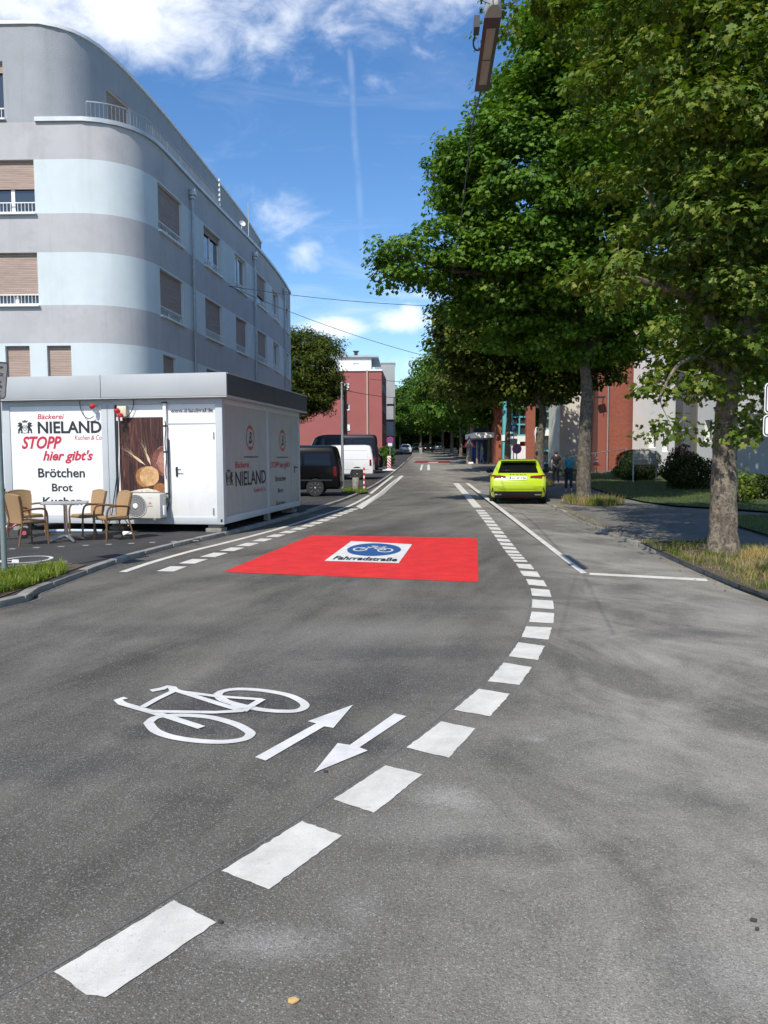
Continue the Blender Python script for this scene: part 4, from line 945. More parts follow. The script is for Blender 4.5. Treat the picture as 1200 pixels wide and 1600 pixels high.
# ---- front lettering
def front_text(body, x0, x1, y0, y1, m, bold=0, shear=0, name='lettering', sp=1.0):
    xc = (x0+x1)/2; yc = (y0+y1)/2; a = FP(x0, yc)[0]; b = FP(x1, yc)[0]; c = FP(xc, y1)[1]; d = FP(xc, y0)[1]
    mb = MB(); text_into(mb, body, lambda x, z: (x, .0165, z), (a, b, c, d), bold, shear, spacing=sp); mb.build(name, m, con)
for args in [('Bäckerei', 57.7, 99, 646.8, 654.8, M['lred'], .012, .2), ('NIELAND', 58.2, 158, 658, 677, M['lblack'], .028, 0), ('Kuchen & Co.', 115.8, 159.5, 680, 687.3, M['lred'], .0, .25),
             ('STOPP', 33, 95.7, 681.5, 701.5, M['lred'], .03, .30), ("hier gibt's", 66.3, 144.8, 703.5, 724.3, M['lred'], .03, .30),
             ('Brötchen', 58.8, 132, 731.5, 746.3, M['lblack'], .022, 0), ('Brot', 80.5, 112.8, 755.5, 768, M['lblack'], .022, 0), ('Kuchen', 66.4, 127.8, 777, 789.2, M['lblack'], .022, 0)]: front_text(*args)
def crest(mb, P):                       # P(u,v): unit square to 3D; two rampant figures, shield and crown
    lion = [(.36, .52), (.30, .62), (.33, .72), (.27, .80), (.16, .84), (.10, .78), (.02, .80), (.04, .72), (.11, .70), (.06, .60), (.0, .62), (.0, .56), (.08, .52), (.15, .50), (.10, .38), (.03, .30), (.05, .14), (.0, .04), (.12, .04), (.14, .18), (.20, .28), (.24, .16), (.20, .05), (.32, .05), (.33, .20), (.30, .34), (.34, .44)]
    mb.poly([P(a, b) for a, b in lion]); mb.poly([P(1-a, b) for a, b in reversed(lion)])
    sh_ = [(.38, .60), (.62, .60), (.62, .34), (.5, .22), (.38, .34)]
    stroke(mb, sh_, .035, lambda a, b: P(a, b), True); stroke(mb, ring(.5, .46, .05, .06, 12), .03, lambda a, b: P(a, b), True)
    mb.poly([P(a, b) for a, b in [(.34, .86), (.66, .86), (.72, .98), (.60, .92), (.5, 1.0), (.40, .92), (.28, .98)]]); stroke(mb, [(.34, .82), (.66, .82)], .03, lambda a, b: P(a, b))
    stroke(mb, [(.30, .10), (.5, .05), (.70, .10)], .035, lambda a, b: P(a, b))
a, b = FP(26.5, 667)[0], FP(50, 667)[0]; c, d = FP(38, 678)[1], FP(38, 656)[1]
mb = MB(); crest(mb, lambda u, v: (a+(b-a)*u, .0165, c+(d-c)*v)); mb.build('crest', M['lblack'], con)
# ---- door with frame and lettering above
dx0, dx1 = FP(264.5, 740)[0], FP(335, 740)[0]; dz0, dz1 = FP(300, 812)[1], FP(300, 663)[1]
mb = MB(); mb.b2((dx0, .018, dz0), (-.152, .05, dz1)); mb.build('door', M['cwhite'], con, bevel=.004); door = bpy.data.objects[con.children[-1].name]
door = [c_ for c_ in con.children if c_.name.startswith('door')][-1]
mb = MB(); mb.b2((dx0-.03, .010, dz1+.005), (-.15, .034, dz1+.035)); mb.b2((dx0-.03, .010, dz0), (dx0-.006, .034, dz1+.005)); mb.build('door_frame', M['cframe'], con)
hx, hz = FP(276, 737)
mb = MB(); mb.b2((hx-.02, .0, hz-.10), (hx+.02, .02, hz+.10)); mb.tube([(hx, -.0, hz+.04), (hx, -.05, hz+.04), (hx+.12, -.05, hz+.04)], .011, 6); mb.build('door_handle', M['black'], door)
for py in (680, 799):
    x_, z_ = FP(333.5, py); mb = MB(); mb.tube([(x_, .0, z_-.07), (x_, .0, z_+.07)], .013, 6); mb.build('hinge', M['galv'], door)
front_text('www.d-landgraf.de', 265.5, 332, 638, 645.2, M['lblack'], .02, 0)
# dark slot beside the post
mb = MB(); mb.b2((xm1+.012, .025, Z0+.15), (xm1+.05, .036, Z1-.12)); mb.build('shadow_joint', M['lblack'], con)
# ---- bread poster
pc = FP(184.5, 653); pd = FP(258, 769.4)
m = mat('poster_wood', (.05, .02, .02), .5); t = NT(m.node_tree); tc = t.new('ShaderNodeTexCoord'); x, y, z = t.sep(tc.outputs['Object'])
wv = t.noise(t.comb(t.m('MULTIPLY', x, 9), 0.0, t.m('MULTIPLY', z, .8)), 2.2, 7, .6, 1.6)
c = t.ramp(wv, [(0.30, (.006, .002, .003)), (.45, (.035, .010, .008)), (.58, (.10, .032, .020)), (.72, (.22, .085, .05))]); t.put(t.n['Principled BSDF'].inputs['Base Color'], c); M['poster'] = m
mb = MB(); mb.b2((pc[0], .022, pd[1]), (pd[0], .034, pc[1])); pos = mb.build('poster', M['poster'], con)
mbun = mat('poster_bun', (.52, .30, .13), .6, var=.35, vscale=9, dirt=((.80, .66, .40), .8, 40)); mloaf = mat('poster_loaf', (.16, .05, .035), .6, var=.3, vscale=8, dirt=((.55, .42, .36), .8, 14)); mear = mat('poster_wheat', (.66, .52, .34), .6, var=.3, vscale=50)
def clipx(p): return (min(p[0], pd[0]-.004), p[1], p[2])
def fdisc(px, py, rpx, rpy, y, m, seed=0):
    c0 = FP(px, py); sc = FP(px+rpx, py)[0]-c0[0]; sz = c0[1]-FP(px, py+rpy)[1]; rr = random.Random(seed)
    mb = MB(); mb.poly([clipx((c0[0]+sc*math.cos(a)*rr.uniform(.96, 1.03), y, max(c0[1]+sz*math.sin(a)*rr.uniform(.96, 1.03), pd[1]+.004))) for a in [2*math.pi*i/36 for i in range(36)]]); return mb.build('bread_picture', m, pos)
fdisc(258, 720, 22, 24, .0212, mloaf, 1); fdisc(262, 722, 17, 20, .0206, mat('poster_loaf_top', (.33, .15, .10), .6, var=.3, vscale=8, dirt=((.65, .55, .48), .9, 12)), 2)
fdisc(226, 745, 14.5, 16, .0206, mat('poster_crust', (.33, .15, .05), .6, var=.3, vscale=12), 3); fdisc(233, 744, 15, 15.5, .0200, mbun, 4); fdisc(250, 764, 11, 9, .0204, mat('poster_crust_dark', (.25, .10, .03), .6, var=.4, vscale=20), 5)
mb = MB()
def fpt(px, py, y=.0198): q = FP(px, py); return Vector((q[0], y, q[1]))
for (a_, b_) in [((205, 710), (227, 727)), ((227, 706), (235, 727))]:
    A, B = fpt(*a_), fpt(*b_); n = Vector((-(B-A).z, 0, (B-A).x)).normalized()
    pts = [A, A.lerp(B, .25)+n*.022, A.lerp(B, .6)+n*.026, B, A.lerp(B, .6)-n*.026, A.lerp(B, .25)-n*.022]; mb.poly(pts)
    rr = random.Random(3)
    for k in range(11):
        s0 = A.lerp(B, rr.uniform(0, .6)); e0 = s0+(A-B).normalized()*rr.uniform(.18, .36)+n*rr.uniform(-.10, .10)
        d0 = Vector((-(e0-s0).z, 0, (e0-s0).x)).normalized()*.0022; mb.poly([s0-d0, s0+d0, e0])
mb.build('wheat_picture', mear, pos)
mb = MB(); mb.poly([fpt(x_, y_, .0203) for x_, y_ in [(200, 769), (215, 765), (230, 763), (243, 766), (250, 769)]]); mb.build('grain_picture', mat('poster_flour', (.60, .54, .42), .7, var=.3, vscale=30), pos)
mb = MB(); mb.b2((pc[0], .024, pc[1]+.01), (dx0-.1, .034, pc[1]+.20)) ; mb.build('wall_panel', M['cwhite'], con)
# ---- side lettering (street side)
def side_text(body, x0, x1, y0, y1, m, bold=0, shear=0, sp=1.0):
    xc, yc = (x0+x1)/2, (y0+y1)/2; a = SP(x0, yc)[0]; b = SP(x1, yc)[0]; c = SP(xc, y1)[1]; d = SP(xc, y0)[1]
    mb = MB(); text_into(mb, body, lambda y, z: (-.024, y, z), (a, b, c, d), bold, shear, spacing=sp); mb.build('lettering', m, con)
mb = MB(); mb.b2((-.05, .15, Z0+.155), (-.030, ym-.07, Z1-.12)); mb.b2((-.05, ym+.07, Z0+.155), (-.030, LD-.14, Z1-.12)); mb.build('side_panel', mat('side_panel_shaded_white', (.40, .385, .36), .65, var=.05, dirt=((.30, .285, .26), .4, 1.3)), con)  # white panels greyed in the colour itself for the shade on the street side
for k in (1, 2, 3, 4): pass
mb = MB()
for yy in (1.05, 2.05, 3.95, 4.75): mb.b2((-.031, yy, Z0+.156), (-.0285, yy+.006, Z1-.125))
mb.build('panel_joint', M['cframe'], con)
for args in [('Bäckerei', 369.7, 390.8, 721, 731, M['lred'], .01, 0), ('NIELAND', 369.7, 417, 735.5, 757.5, M['lblack'], .015, 0), ('Kuchen & Co.', 398.6, 416.5, 761, 768, M['lred'], 0, .1),
             ("STOPP hier gibt's", 424, 454, 721, 733.6, M['lred'], .01, .1), ('Brötchen', 431.9, 447.8, 743.8, 751.6, M['lblack'], .012, 0), ('Brot', 436, 443.6, 762.5, 769.5, M['lblack'], .012, 0), ('Kuchen', 433.4, 447, 782, 789, M['lblack'], .012, 0),
             ('www.d-landgraf.de', 382.5, 405, 712.2, 716, M['lblack'], .02, 0), ('www.d-landgraf.de', 433.8, 451.7, 713, 716.2, M['lblack'], .02, 0)]: side_text(*args)
a, b = SP(352.8, 746)[0], SP(365.8, 746)[0]; c, d = SP(359, 759.4)[1], SP(359, 733)[1]
mb = MB(); crest(mb, lambda u, v: (-.024, a+(b-a)*u, c+(d-c)*v)); mb.build('crest', M['lblack'], con)
for (px, py, ry) in ((392.8, 684, 19.8), (443, 688.3, 17.2)):
    yc, zc = SP(px, py); r = SP(px, py-ry)[1]-zc
    mb = MB(); stroke(mb, ring(yc, zc, r*.92, r*.92, 40), r*.13, lambda a_, b_: (-.0242, a_, b_), True)
    mb.poly([(-.0244, yc+r*.88*math.cos(t_), zc+r*.88*math.sin(t_)) for t_ in [R(52+76*i/12) for i in range(13)]]); mb.poly([(-.0244, yc+r*.88*math.cos(t_), zc+r*.88*math.sin(t_)) for t_ in [R(232+76*i/12) for i in range(13)]]); lg = mb.build('round_logo', mat('logo_red', (.48, .06, .035), .5), con)
    mb = MB(); text_into(mb, 'B', lambda a_, b_: (-.0236, a_, b_), (yc-r*.25, yc+r*.3, zc-r*.4, zc+r*.45), .0, .3); stroke(mb, [(yc-r*.4, zc-r*.35), (yc, zc-r*.45), (yc+r*.45, zc-r*.2)], .02, lambda a_, b_: (-.0236, a_, b_)); mb.build('logo_letter', M['lblack'], lg)
y0, y1 = SP(456.4, 720)[0], LD-.15; mb = MB(); mb.b2((-.032, y0, Z0+.2), (-.012, y1, SP(466, 667)[1])); d2 = mb.build('door', bpy.data.materials['side_panel_shaded_white'], con, bevel=.004)
yy, z_ = SP(460.5, 733); mb = MB(); mb.b2((-.013, yy-.03, z_-.10), (-.004, yy+.03, z_+.10)); mb.tube([(-.01, yy, z_+.05), (.045, yy, z_+.05), (.045, yy+.16, z_+.05)], .014, 6); mb.build('door_handle', M['black'], d2)
for z_ in (SP(472, 690)[1], SP(474, 777)[1]): mb = MB(); mb.tube([(-.005, LD-.16, z_-.07), (-.005, LD-.16, z_+.07)], .014, 6); mb.build('hinge', M['galv'], d2)

# ---- things fixed to the container front (they would be lifted away on their own)
def wl(p): return CO+CU*p[0]+CV*p[1]+Vector((0, 0, p[2]))
ac0, ac1 = FP(203, 770, .38)[0], FP(249.5, 770, .38)[0]; az0, az1 = FP(225, 810, .38)[1], FP(225, 771.5, .38)[1]
aw = ac1-ac0; ah = az1-az0
aw0 = ac0-(.80-aw) if aw < .80 else ac0
ac = thing('air_conditioner', 'beige outdoor air conditioning unit hung on the container front below the bread poster', 'air conditioner', wl(((aw0+ac1)/2, -.22, az0)), cang)
W_ = ac1-aw0
mb = MB(); mb.box((0, 0, ah/2), (W_, .30, ah)); mb.build('casing', M['acbody'], ac, bevel=.015)
mb = MB(); fxx = -W_/2+.27; mb.lathe([(.245, 0), (.245, .012), (.225, .014), (.225, .0)], (fxx, -.15, ah/2), 28, axis=(0, -1, 0)); mb.build('fan_ring', M['lgrey'], ac)
mb = MB(); mb.lathe([(.224, 0), (.224, .004)], (fxx, -.150, ah/2), 28, axis=(0, -1, 0)); fan = mb.build('fan_opening', mat('fan_dark', (.16, .165, .16), .6), ac)
mb = MB()
for k in range(5): mb.lathe([(.05+.04*k, .010), (.054+.04*k, .016), (.058+.04*k, .010)], (fxx, -.15, ah/2), 28, axis=(0, -1, 0)) if False else None
for k in range(24): a_ = k*math.pi/12; mb.tube([(fxx+.05*math.cos(a_), -.163, ah/2+.05*math.sin(a_)), (fxx+.235*math.cos(a_), -.163, ah/2+.235*math.sin(a_))], .0028, 4)
for rr_ in (.10, .15, .20): mb.tube([(fxx+rr_*math.cos(q_), -.163, ah/2+rr_*math.sin(q_)) for q_ in [2*math.pi*i/28 for i in range(29)]], .0025, 4)
mb.build('fan_grille', M['lgrey'], ac)
mb = MB(); mb.lathe([(.055, 0), (.055, .02), (.04, .026)], (fxx, -.155, ah/2), 16, axis=(0, -1, 0)); mb.build('fan_hub', M['wl'], ac)
mb = MB(); cx_ = W_/2-.22; zc_ = ah*.62
pv = [(cx_, -.1535, zc_)]; pf = []
for a_ in (90, 210, 330):
    k0 = len(pv)
    for r_, b_ in ((.024, -30), (.042, 0), (.024, 30)): pv.append((cx_+r_*math.cos(R(a_+b_)), -.1535, zc_+r_*math.sin(R(a_+b_))))
    pf.append((0, k0, k0+1, k0+2))
mb.add(pv, pf); mb.build('emblem', M['lred'], ac); mb = MB()
text_into(mb, 'MITSUBISHI', lambda x_, z__: (x_, -.1535, z__), (cx_-.055, cx_+.055, zc_-.07, zc_-.052), .02); text_into(mb, 'AIR CONDITIONER', lambda x_, z__: (x_, -.1535, z__), (cx_-.055, cx_+.055, zc_+.10, zc_+.112), 0)
mb.build('badge', M['lred'], ac)
mb = MB(); mb.box((W_/2+.025, -.02, .16), (.05, .10, .2)); mb.box((W_/2+.004, .03, ah-.1), (.012, .12, .04)); mb.build('valve_cover', M['wl'], ac, bevel=.008)
mb = MB()
for x_ in (-W_/2+.12, W_/2-.12): mb.box((x_, .02, -.02), (.04, .40, .035)); mb.box((x_, .20, .12), (.04, .025, .3))
mb.build('bracket', M['galv'], ac)
tk = thing('cable_trunking', 'white vertical cable trunking with black clamps right of the bread poster', 'trunking', wl((FP(259.5, 700)[0], .01, FP(259.5, 778)[1])), cang)
H_ = FP(259.5, 627)[1]-FP(259.5, 778)[1]
mb = MB(); mb.b2((-.035, -.05, 0), (.03, .012, H_)); mb.build('duct', M['cwhite'], tk, bevel=.006)
mb = MB()
for py in (629, 665.5, 706, 771): z_ = FP(259.5, py)[1]-FP(259.5, 778)[1]; mb.b2((-.05, -.058, z_-.015), (.045, -.002, z_+.015))
mb.build('clamp', M['black'], tk)
mb = MB(); rr = random.Random(5); mb.tube([(.012+.012*math.sin(i*.9), -.062, H_*(.80-.60*i/14)) for i in range(15)], .008, 6)
mb.tube([(.055, -.03, H_*.62), (.062, -.04, H_*.3), (.06, -.05, .02), (.05, -.06, -.12), (.0, -.08, -.30), (-.03, -.10, -.42)], .016, 6); mb.tube([(-.01, -.03, 0), (-.01, -.04, -.06), (-.03, -.06, -.16)], .022, 8); mb.build('hose', M['black'], tk, smooth=True)
# power sockets
def sockbox(px, py, w, h, lab, plugs):
    x_, z_ = FP(px, py); r = thing('socket_box', lab, 'power socket', wl((x_, -.03, z_)), cang)
    mb = MB(); mb.box((0, 0, 0), (w, .12, h)); mb.build('casing', mat('cream_plastic', (.62, .58, .44), .5), r, bevel=.012)
    for (dx, dz) in plugs:
        mb = MB(); mb.lathe([(.045, 0), (.048, .05), (.04, .09)], (dx, -.06, dz), 14, axis=(-.3, -.8, -.5)); mb.build('red_cap', M['red'], r, smooth=True)
    return r
s1 = sockbox(193, 643, .20, .22, 'cream power box with two red capped sockets above the bread poster', [(-.07, .03), (.0, -.07)])
mb = MB()
for dx in (-.06, .03): mb.lathe([(.022, 0), (.026, .07)], (dx, -.12, -.2), 10, axis=(0, 0, 1))
mb.build('white_plug', M['wl'], s1)
s2 = sockbox(150, 634, .045, .05, 'small red light with white plug at the top of the lettered panel', [(.0, .0)])
mb = MB(); mb.lathe([(.028, -.17), (.03, -.03)], (0, -.04, 0), 10); mb.build('white_plug', M['wl'], s2)
def wire3(name, pts, r, m, lab, cat): 
    mb = MB(); mb.tube(smooth_line([Vector(p) for p in pts], 5), r, 6); o = mb.build(name, m, smooth=True); tag(o, lab, cat); return o
def fw(px, py, off=.04): q = FP(px, py, off); return wl((q[0], -off, q[1]))
wire3('cable', [fw(124.5, 627), fw(126, 638), fw(131, 649), fw(139, 654), fw(147, 650)], .008, M['black'], 'black cable looping from the roof edge to the small red light', 'cable')
wire3('cable', [fw(209, 624), fw(208, 636), fw(204, 645), fw(199, 651)], .008, M['black'], 'black cable running down to the cream power box', 'cable')
wire3('cable', [fw(184, 655), fw(184.5, 700, .02), fw(183, 740, .03), fw(178, 780, .05), fw(174, 806, .15), wl((FP(174, 800)[0], -.3, .09))], .012, M['black'], 'black cable hanging beside the bread poster down to the ground', 'cable')
# ================================================================== VEGETATION
M['bark1'] = bark_mat('bark_pale', (0.075, 0.058, 0.042), (0.22, 0.185, 0.145), .05); M['bark2'] = bark_mat('bark_dark', (0.05, 0.042, 0.035), (0.15, 0.125, 0.10), .05)
M['leaf1'] = leaf_mat('maple_leaf', [(.040, .098, .012), (.056, .128, .015), (.074, .158, .018), (.098, .188, .022), (.145, .225, .034)])
M['leaf1b'] = leaf_mat('maple_leaf_olive', [(.048, .095, .013), (.068, .124, .017), (.094, .152, .021), (.132, .182, .030), (.21, .235, .058)])
M['leaf2'] = leaf_mat('far_leaf', [(.034, .085, .012), (.050, .115, .015), (.068, .145, .018), (.095, .18, .025)], .25, .5)
M['leaf3'] = leaf_mat('ash_leaf', [(.032, .060, .010), (.050, .085, .012), (.075, .105, .016), (.11, .11, .022)], .25, .5)
M['leafh'] = leaf_mat('hedge_leaf', [(.010, .024, .007), (.018, .040, .010), (.028, .055, .012)], .15, .45)
M['leafd'] = leaf_mat('shrub_leaf', [(.012, .026, .008), (.020, .040, .010), (.035, .055, .012), (.055, .06, .015)], .2, .4)
M['leafr'] = leaf_mat('purple_leaf', [(.030, .010, .012), (.05, .015, .018)], .15, .4)

def maple_template():
    tips = [(0, 1.0), (.72, .62), (-.72, .62), (.62, -.12), (-.62, -.12)]; order = [3, 1, 0, 2, 4]
    T = [tips[i] for i in order]; notch = [(.22, -.38)]
    for a, b in zip(T, T[1:]): notch.append(((a[0]+b[0])*.36, (a[1]+b[1])*.36+.02))
    notch.append((-.22, -.38)); vs = [(0, -.05, 0)]+[(x, y, -.10*(x*x+y*y)) for x, y in T]+[(x, y, .03) for x, y in notch]
    fs = [(0, 6+i, 1+i, 7+i) for i in range(5)]
    return np.array(vs), fs
def simple_template():
    return np.array([(0, -.5, 0), (.42, 0, .08), (0, .75, -.05), (-.42, 0, .08)]), [(0, 1, 2, 3)]
def tri_template():
    return np.array([(0, -.6, 0), (.55, -.2, .06), (.35, .5, 0), (0, .8, -.1), (-.35, .5, 0), (-.55, -.2, .06)]), [(0, 1, 2, 3), (0, 3, 4, 5)]
def strap_template():
    return np.array([(0, -.5, 0), (.16, 0, .05), (0, .9, -.12), (-.16, 0, .05)]), [(0, 1, 2, 3)]
TEMPL = {'maple': maple_template(), 'simple': simple_template(), 'tri': tri_template(), 'strap': strap_template()}

def leaves_mesh(name, C_, N_, size, templ, m, parent, rng, inv):
    """C_: centres (n,3), N_: normals; each leaf a copy of the template, tip hanging"""
    T, fs = TEMPL[templ]; n = len(C_); k = len(T)
    N_ = N_/np.linalg.norm(N_, axis=1, keepdims=True)
    ref = rng.normal(size=(n, 3)); ref[:, 2] -= .9
    Y = ref-N_*np.sum(ref*N_, axis=1, keepdims=True); Y /= np.linalg.norm(Y, axis=1, keepdims=True)+1e-9
    X = np.cross(Y, N_); sz = size*rng.uniform(.65, 1.25, size=(n, 1, 1))
    V = C_[:, None, :]+sz*(T[None, :, 0:1]*X[:, None, :]+T[None, :, 1:2]*Y[:, None, :]+T[None, :, 2:3]*N_[:, None, :])
    V = V.reshape(-1, 3)-np.array(inv)
    L = np.concatenate([np.array(f) for f in fs]); per = len(L); loops = (np.arange(n)[:, None]*k+L[None, :]).reshape(-1)
    me = bpy.data.meshes.new(name); me.vertices.add(n*k); me.vertices.foreach_set('co', V.astype(np.float32).reshape(-1))
    me.loops.add(n*per); me.loops.foreach_set('vertex_index', loops.astype(np.int32))
    nf = len(fs); me.polygons.add(n*nf); fl = len(fs[0]); st = np.arange(n*nf)*fl
    me.polygons.foreach_set('loop_start', st.astype(np.int32)); me.polygons.foreach_set('loop_total', np.full(n*nf, fl, np.int32))
    me.materials.append(m); me.update(); me.validate()
    o = bpy.data.objects.new(name, me); COL.objects.link(o); o.parent = parent; return o

def blob_clusters(blobs, ncl, rng, shell=.62):
    w = np.array([b[3]*b[4]*b[5] for b in blobs])**.8; w /= w.sum(); out = []; nrm = []
    B = np.array(blobs)
    while len(out) < ncl:
        i = rng.choice(len(blobs), p=w); b = B[i]; d = rng.normal(size=3); d /= np.linalg.norm(d)
        r = (shell+(1-shell)*rng.random()**.6) if rng.random() < .85 else rng.random()*shell
        r *= 1+.16*math.sin(d[0]*5+i)*math.sin(d[2]*6+2*i)+(.16*rng.random() if rng.random() < .3 else 0)
        p = b[:3]+d*r*b[3:6]
        # drop points deep inside another blob
        deep = False
        for j in range(len(B)):
            if j != i and np.linalg.norm((p-B[j, :3])/B[j, 3:6]) < .55 and rng.random() < .8: deep = True
        if not deep: out.append(p); nrm.append(d)
    return np.array(out), np.array(nrm)

def sat(bl, n, seed, k=.42):            # smaller lobes standing out of the crown surface
    rr = random.Random(seed); out = []
    for i in range(n):
        b = rr.choice(bl); d = Vector((rr.gauss(0, 1), rr.gauss(-.5, 1), rr.gauss(.1, .9))).normalized(); q = k*rr.uniform(.55, 1.0)
        out.append((b[0]+d.x*b[3]*1.0, b[1]+d.y*b[4]*1.0, b[2]+d.z*b[5]*1.0, b[3]*q*.9, b[4]*q*.9, b[5]*q*.75))
    return out
def make_tree(name, label, cat, base, trunk, tr, limbs, blobs, ncl, lpc, lsize, templ, lm, bm_, seed, clr=.55, group=None, extra=None, twig=.012, flat=.55, cut=None, rootr=1.35):
    rng = np.random.default_rng(seed); root = thing(name, label, cat, base, 0, group); b0 = np.array(base)
    mb = MB(); P = [Vector(p) for p in trunk]; line = smooth_line(P, 5); n = len(line); rs = []
    for i, p in enumerate(line):
        k = i/(n-1); r = tr*(1-.55*k); h = p.z-P[0].z
        if h < .5: r *= 1+(rootr-1)*(1-h/.5)**2
        rs.append(r*(1+.05*math.sin(i*2.1+seed)))
    mb.tube(line, rs, 16); tk = mb.build('trunk', bm_, root, smooth=True, world=True)
    # relief of the bark and swellings
    if tr > .2:
        for v in tk.data.vertices:
            c = v.co; a = math.atan2(c.y, c.x); f = 1+.035*math.sin(3*a+c.z*1.3+seed)+.02*math.sin(7*a+c.z*3.7); ax = line[min(range(n), key=lambda i: abs(line[i].z-(c.z+base[2])))]
            v.co.x = (ax.x-base[0])+(c.x-(ax.x-base[0]))*f; v.co.y = (ax.y-base[1])+(c.y-(ax.y-base[1]))*f
    segs = [(np.array(p), r) for p, r in zip(line, rs) if p.z > P[0].z+1.8]
    mb = MB()
    for lb in limbs:
        pts = [Vector(p) for p in lb[1]]; l2 = smooth_line(pts, 5); r0 = lb[0]; rr = [r0*(1-.8*i/(len(l2)-1)) for i in range(len(l2))]
        mb.tube(l2, rr, 8); segs += [(np.array(p), r) for p, r in zip(l2, rr)]
    Cc, Nn = blob_clusters(blobs, ncl, rng)
    if cut is not None: kk = cut(Cc); Cc, Nn = Cc[kk], Nn[kk]
    SP_ = np.array([s_[0] for s_ in segs]); SR = np.array([s_[1] for s_ in segs])
    d0 = np.array([np.min(np.linalg.norm(SP_-c, axis=1)) for c in Cc]); order = np.argsort(d0); nodes = [tuple(q) for q in SP_]; NR = list(SR); NA = np.array(nodes)
    for ci in order:                    # each spray hangs on the nearest twig already grown
        c = Cc[ci]; d = np.linalg.norm(NA-c, axis=1); i = int(np.argmin(d)); a = NA[i]; L = d[i]
        mid = a*.5+c*.5+np.array([0, 0, .05*L])+rng.normal(size=3)*.07*L; r0 = min(NR[i]*.75, .008+.010*L)
        e_ = a+(c-a)*.93
        mb.tube([a, mid, e_], [r0, r0*.7, max(.004, r0*.4)], 4, cap=False); NA = np.vstack([NA, mid[None], e_[None]]); NR += [r0*.7, max(.005, r0*.45)]
    if limbs or len(Cc): mb.build('branches', bm_, root, smooth=True, world=True)
    # leaves: domed sprays
    n = len(Cc); R_ = clr*rng.uniform(.6, 1.3, size=(n, 1, 1)); D = rng.normal(size=(n, lpc, 3)); D /= np.linalg.norm(D, axis=2, keepdims=True)
    rad = rng.random((n, lpc, 1))**.45; off = D*rad*R_; off[:, :, 2] *= flat
    off[:, :, 2] -= .25*(off[:, :, 0]**2+off[:, :, 1]**2)/np.maximum(R_[:, :, 0], .1)
    pos = (Cc[:, None, :]+off).reshape(-1, 3)
    nr = D*np.array([.55, .55, .5])+Nn[:, None, :]*.35+np.array([0, 0, .75])+rng.normal(size=D.shape)*.42
    nr = nr.reshape(-1, 3)
    if extra is not None: pos = np.vstack([pos, extra[0]]); nr = np.vstack([nr, extra[1]])
    leaves_mesh('crown', pos, nr, lsize, templ, lm, root, rng, base); return root

def PXY(px, py, Y): q = AT(px, py, Y); return (q.x, q.y, q.z)
# --- nearest maple on the right
b1 = G(1131, 866, .08); Y1 = b1.y; b1 = Vector((b1.x, b1.y, .06))
tr1 = [(b1.x, Y1, .04), PXY(1131, 800, Y1), PXY(1133, 700, Y1), PXY(1137, 620, Y1), PXY(1150, 560, Y1), PXY(1168, 520, Y1)]
limbs1 = [(.20, [PXY(1165, 530, Y1), PXY(1190, 440, Y1), PXY(1200, 330, Y1+.5), PXY(1190, 230, Y1+.9)]),
          (.15, [PXY(1140, 600, Y1), PXY(1105, 480, Y1+.3), PXY(1060, 380, Y1+.7), PXY(1010, 300, Y1+1.2)]),
          (.09, [PXY(1190, 440, Y1), PXY(1140, 340, Y1+.3), PXY(1090, 260, Y1+.4)]),
          (.12, [PXY(1180, 480, Y1), PXY(1280, 360, Y1+.2), PXY(1400, 250, Y1)]), (.08, [PXY(1195, 380, Y1), PXY(1185, 300, Y1+.1), PXY(1170, 240, Y1)]),
          (.06, [PXY(1140, 600, Y1), PXY(1100, 560, Y1-.5), PXY(1060, 570, Y1-.9), PXY(1030, 620, Y1-1.1)]), (.08, [PXY(1100, 470, Y1+.3), PXY(1010, 440, Y1+.2), PXY(950, 420, Y1+.2)])]
def BL(px, py, Y, rpx, rpy, ry): q = PXY(px, py, Y); s_ = Y/F; return (q[0], q[1], q[2], rpx*s_, ry, rpy*s_)
bl1 = [BL(1120, 300, Y1+.5, 150, 170, 2.6), BL(1080, 130, Y1+.8, 170, 150, 2.8), BL(1130, 60, Y1-1.2, 130, 130, 1.8), BL(1240, 250, Y1, 160, 230, 2.8), BL(1140, 330, Y1-1.9, 85, 85, .9), BL(1060, 400, Y1-.1, 120, 95, 1.6),
       BL(1120, 475, Y1-.2, 125, 75, 1.4), BL(1075, 560, Y1-.6, 65, 62, .7), BL(1150, 570, Y1-.1, 70, 55, .9), BL(1000, -80, Y1+1.5, 190, 120, 3.0), BL(1200, -160, Y1+.5, 260, 150, 3.4), BL(1040, 650, Y1-1.0, 28, 26, .3),
       BL(1160, 655, Y1-.2, 45, 30, .5), BL(970, 430, Y1+.6, 70, 60, .9), BL(1085, 590, Y1-.7, 52, 40, .6), BL(1032, 600, Y1-.9, 22, 30, .3), BL(1075, 640, Y1-.8, 26, 26, .35), BL(1180, 120, Y1-1.8, 90, 80, 1.0), BL(1100, 180, Y1-1.6, 75, 60, .9), BL(1190, 230, Y1-1.6, 70, 60, .9)]
make_tree('maple_tree', 'nearest street tree, with thick pale trunk rising from dry grass at the right edge', 'tree', tuple(b1), tr1, .225, limbs1, bl1+sat(bl1, 10, 3), 1150, 112, .068, 'maple', M['leaf1b'], M['bark1'], 11, clr=.50, flat=.40, cut=lambda C_: (C_[:, 0] > 4.9) | (np.random.default_rng(3).random(len(C_)) > .55), group='maple trees lining the street', rootr=1.18)
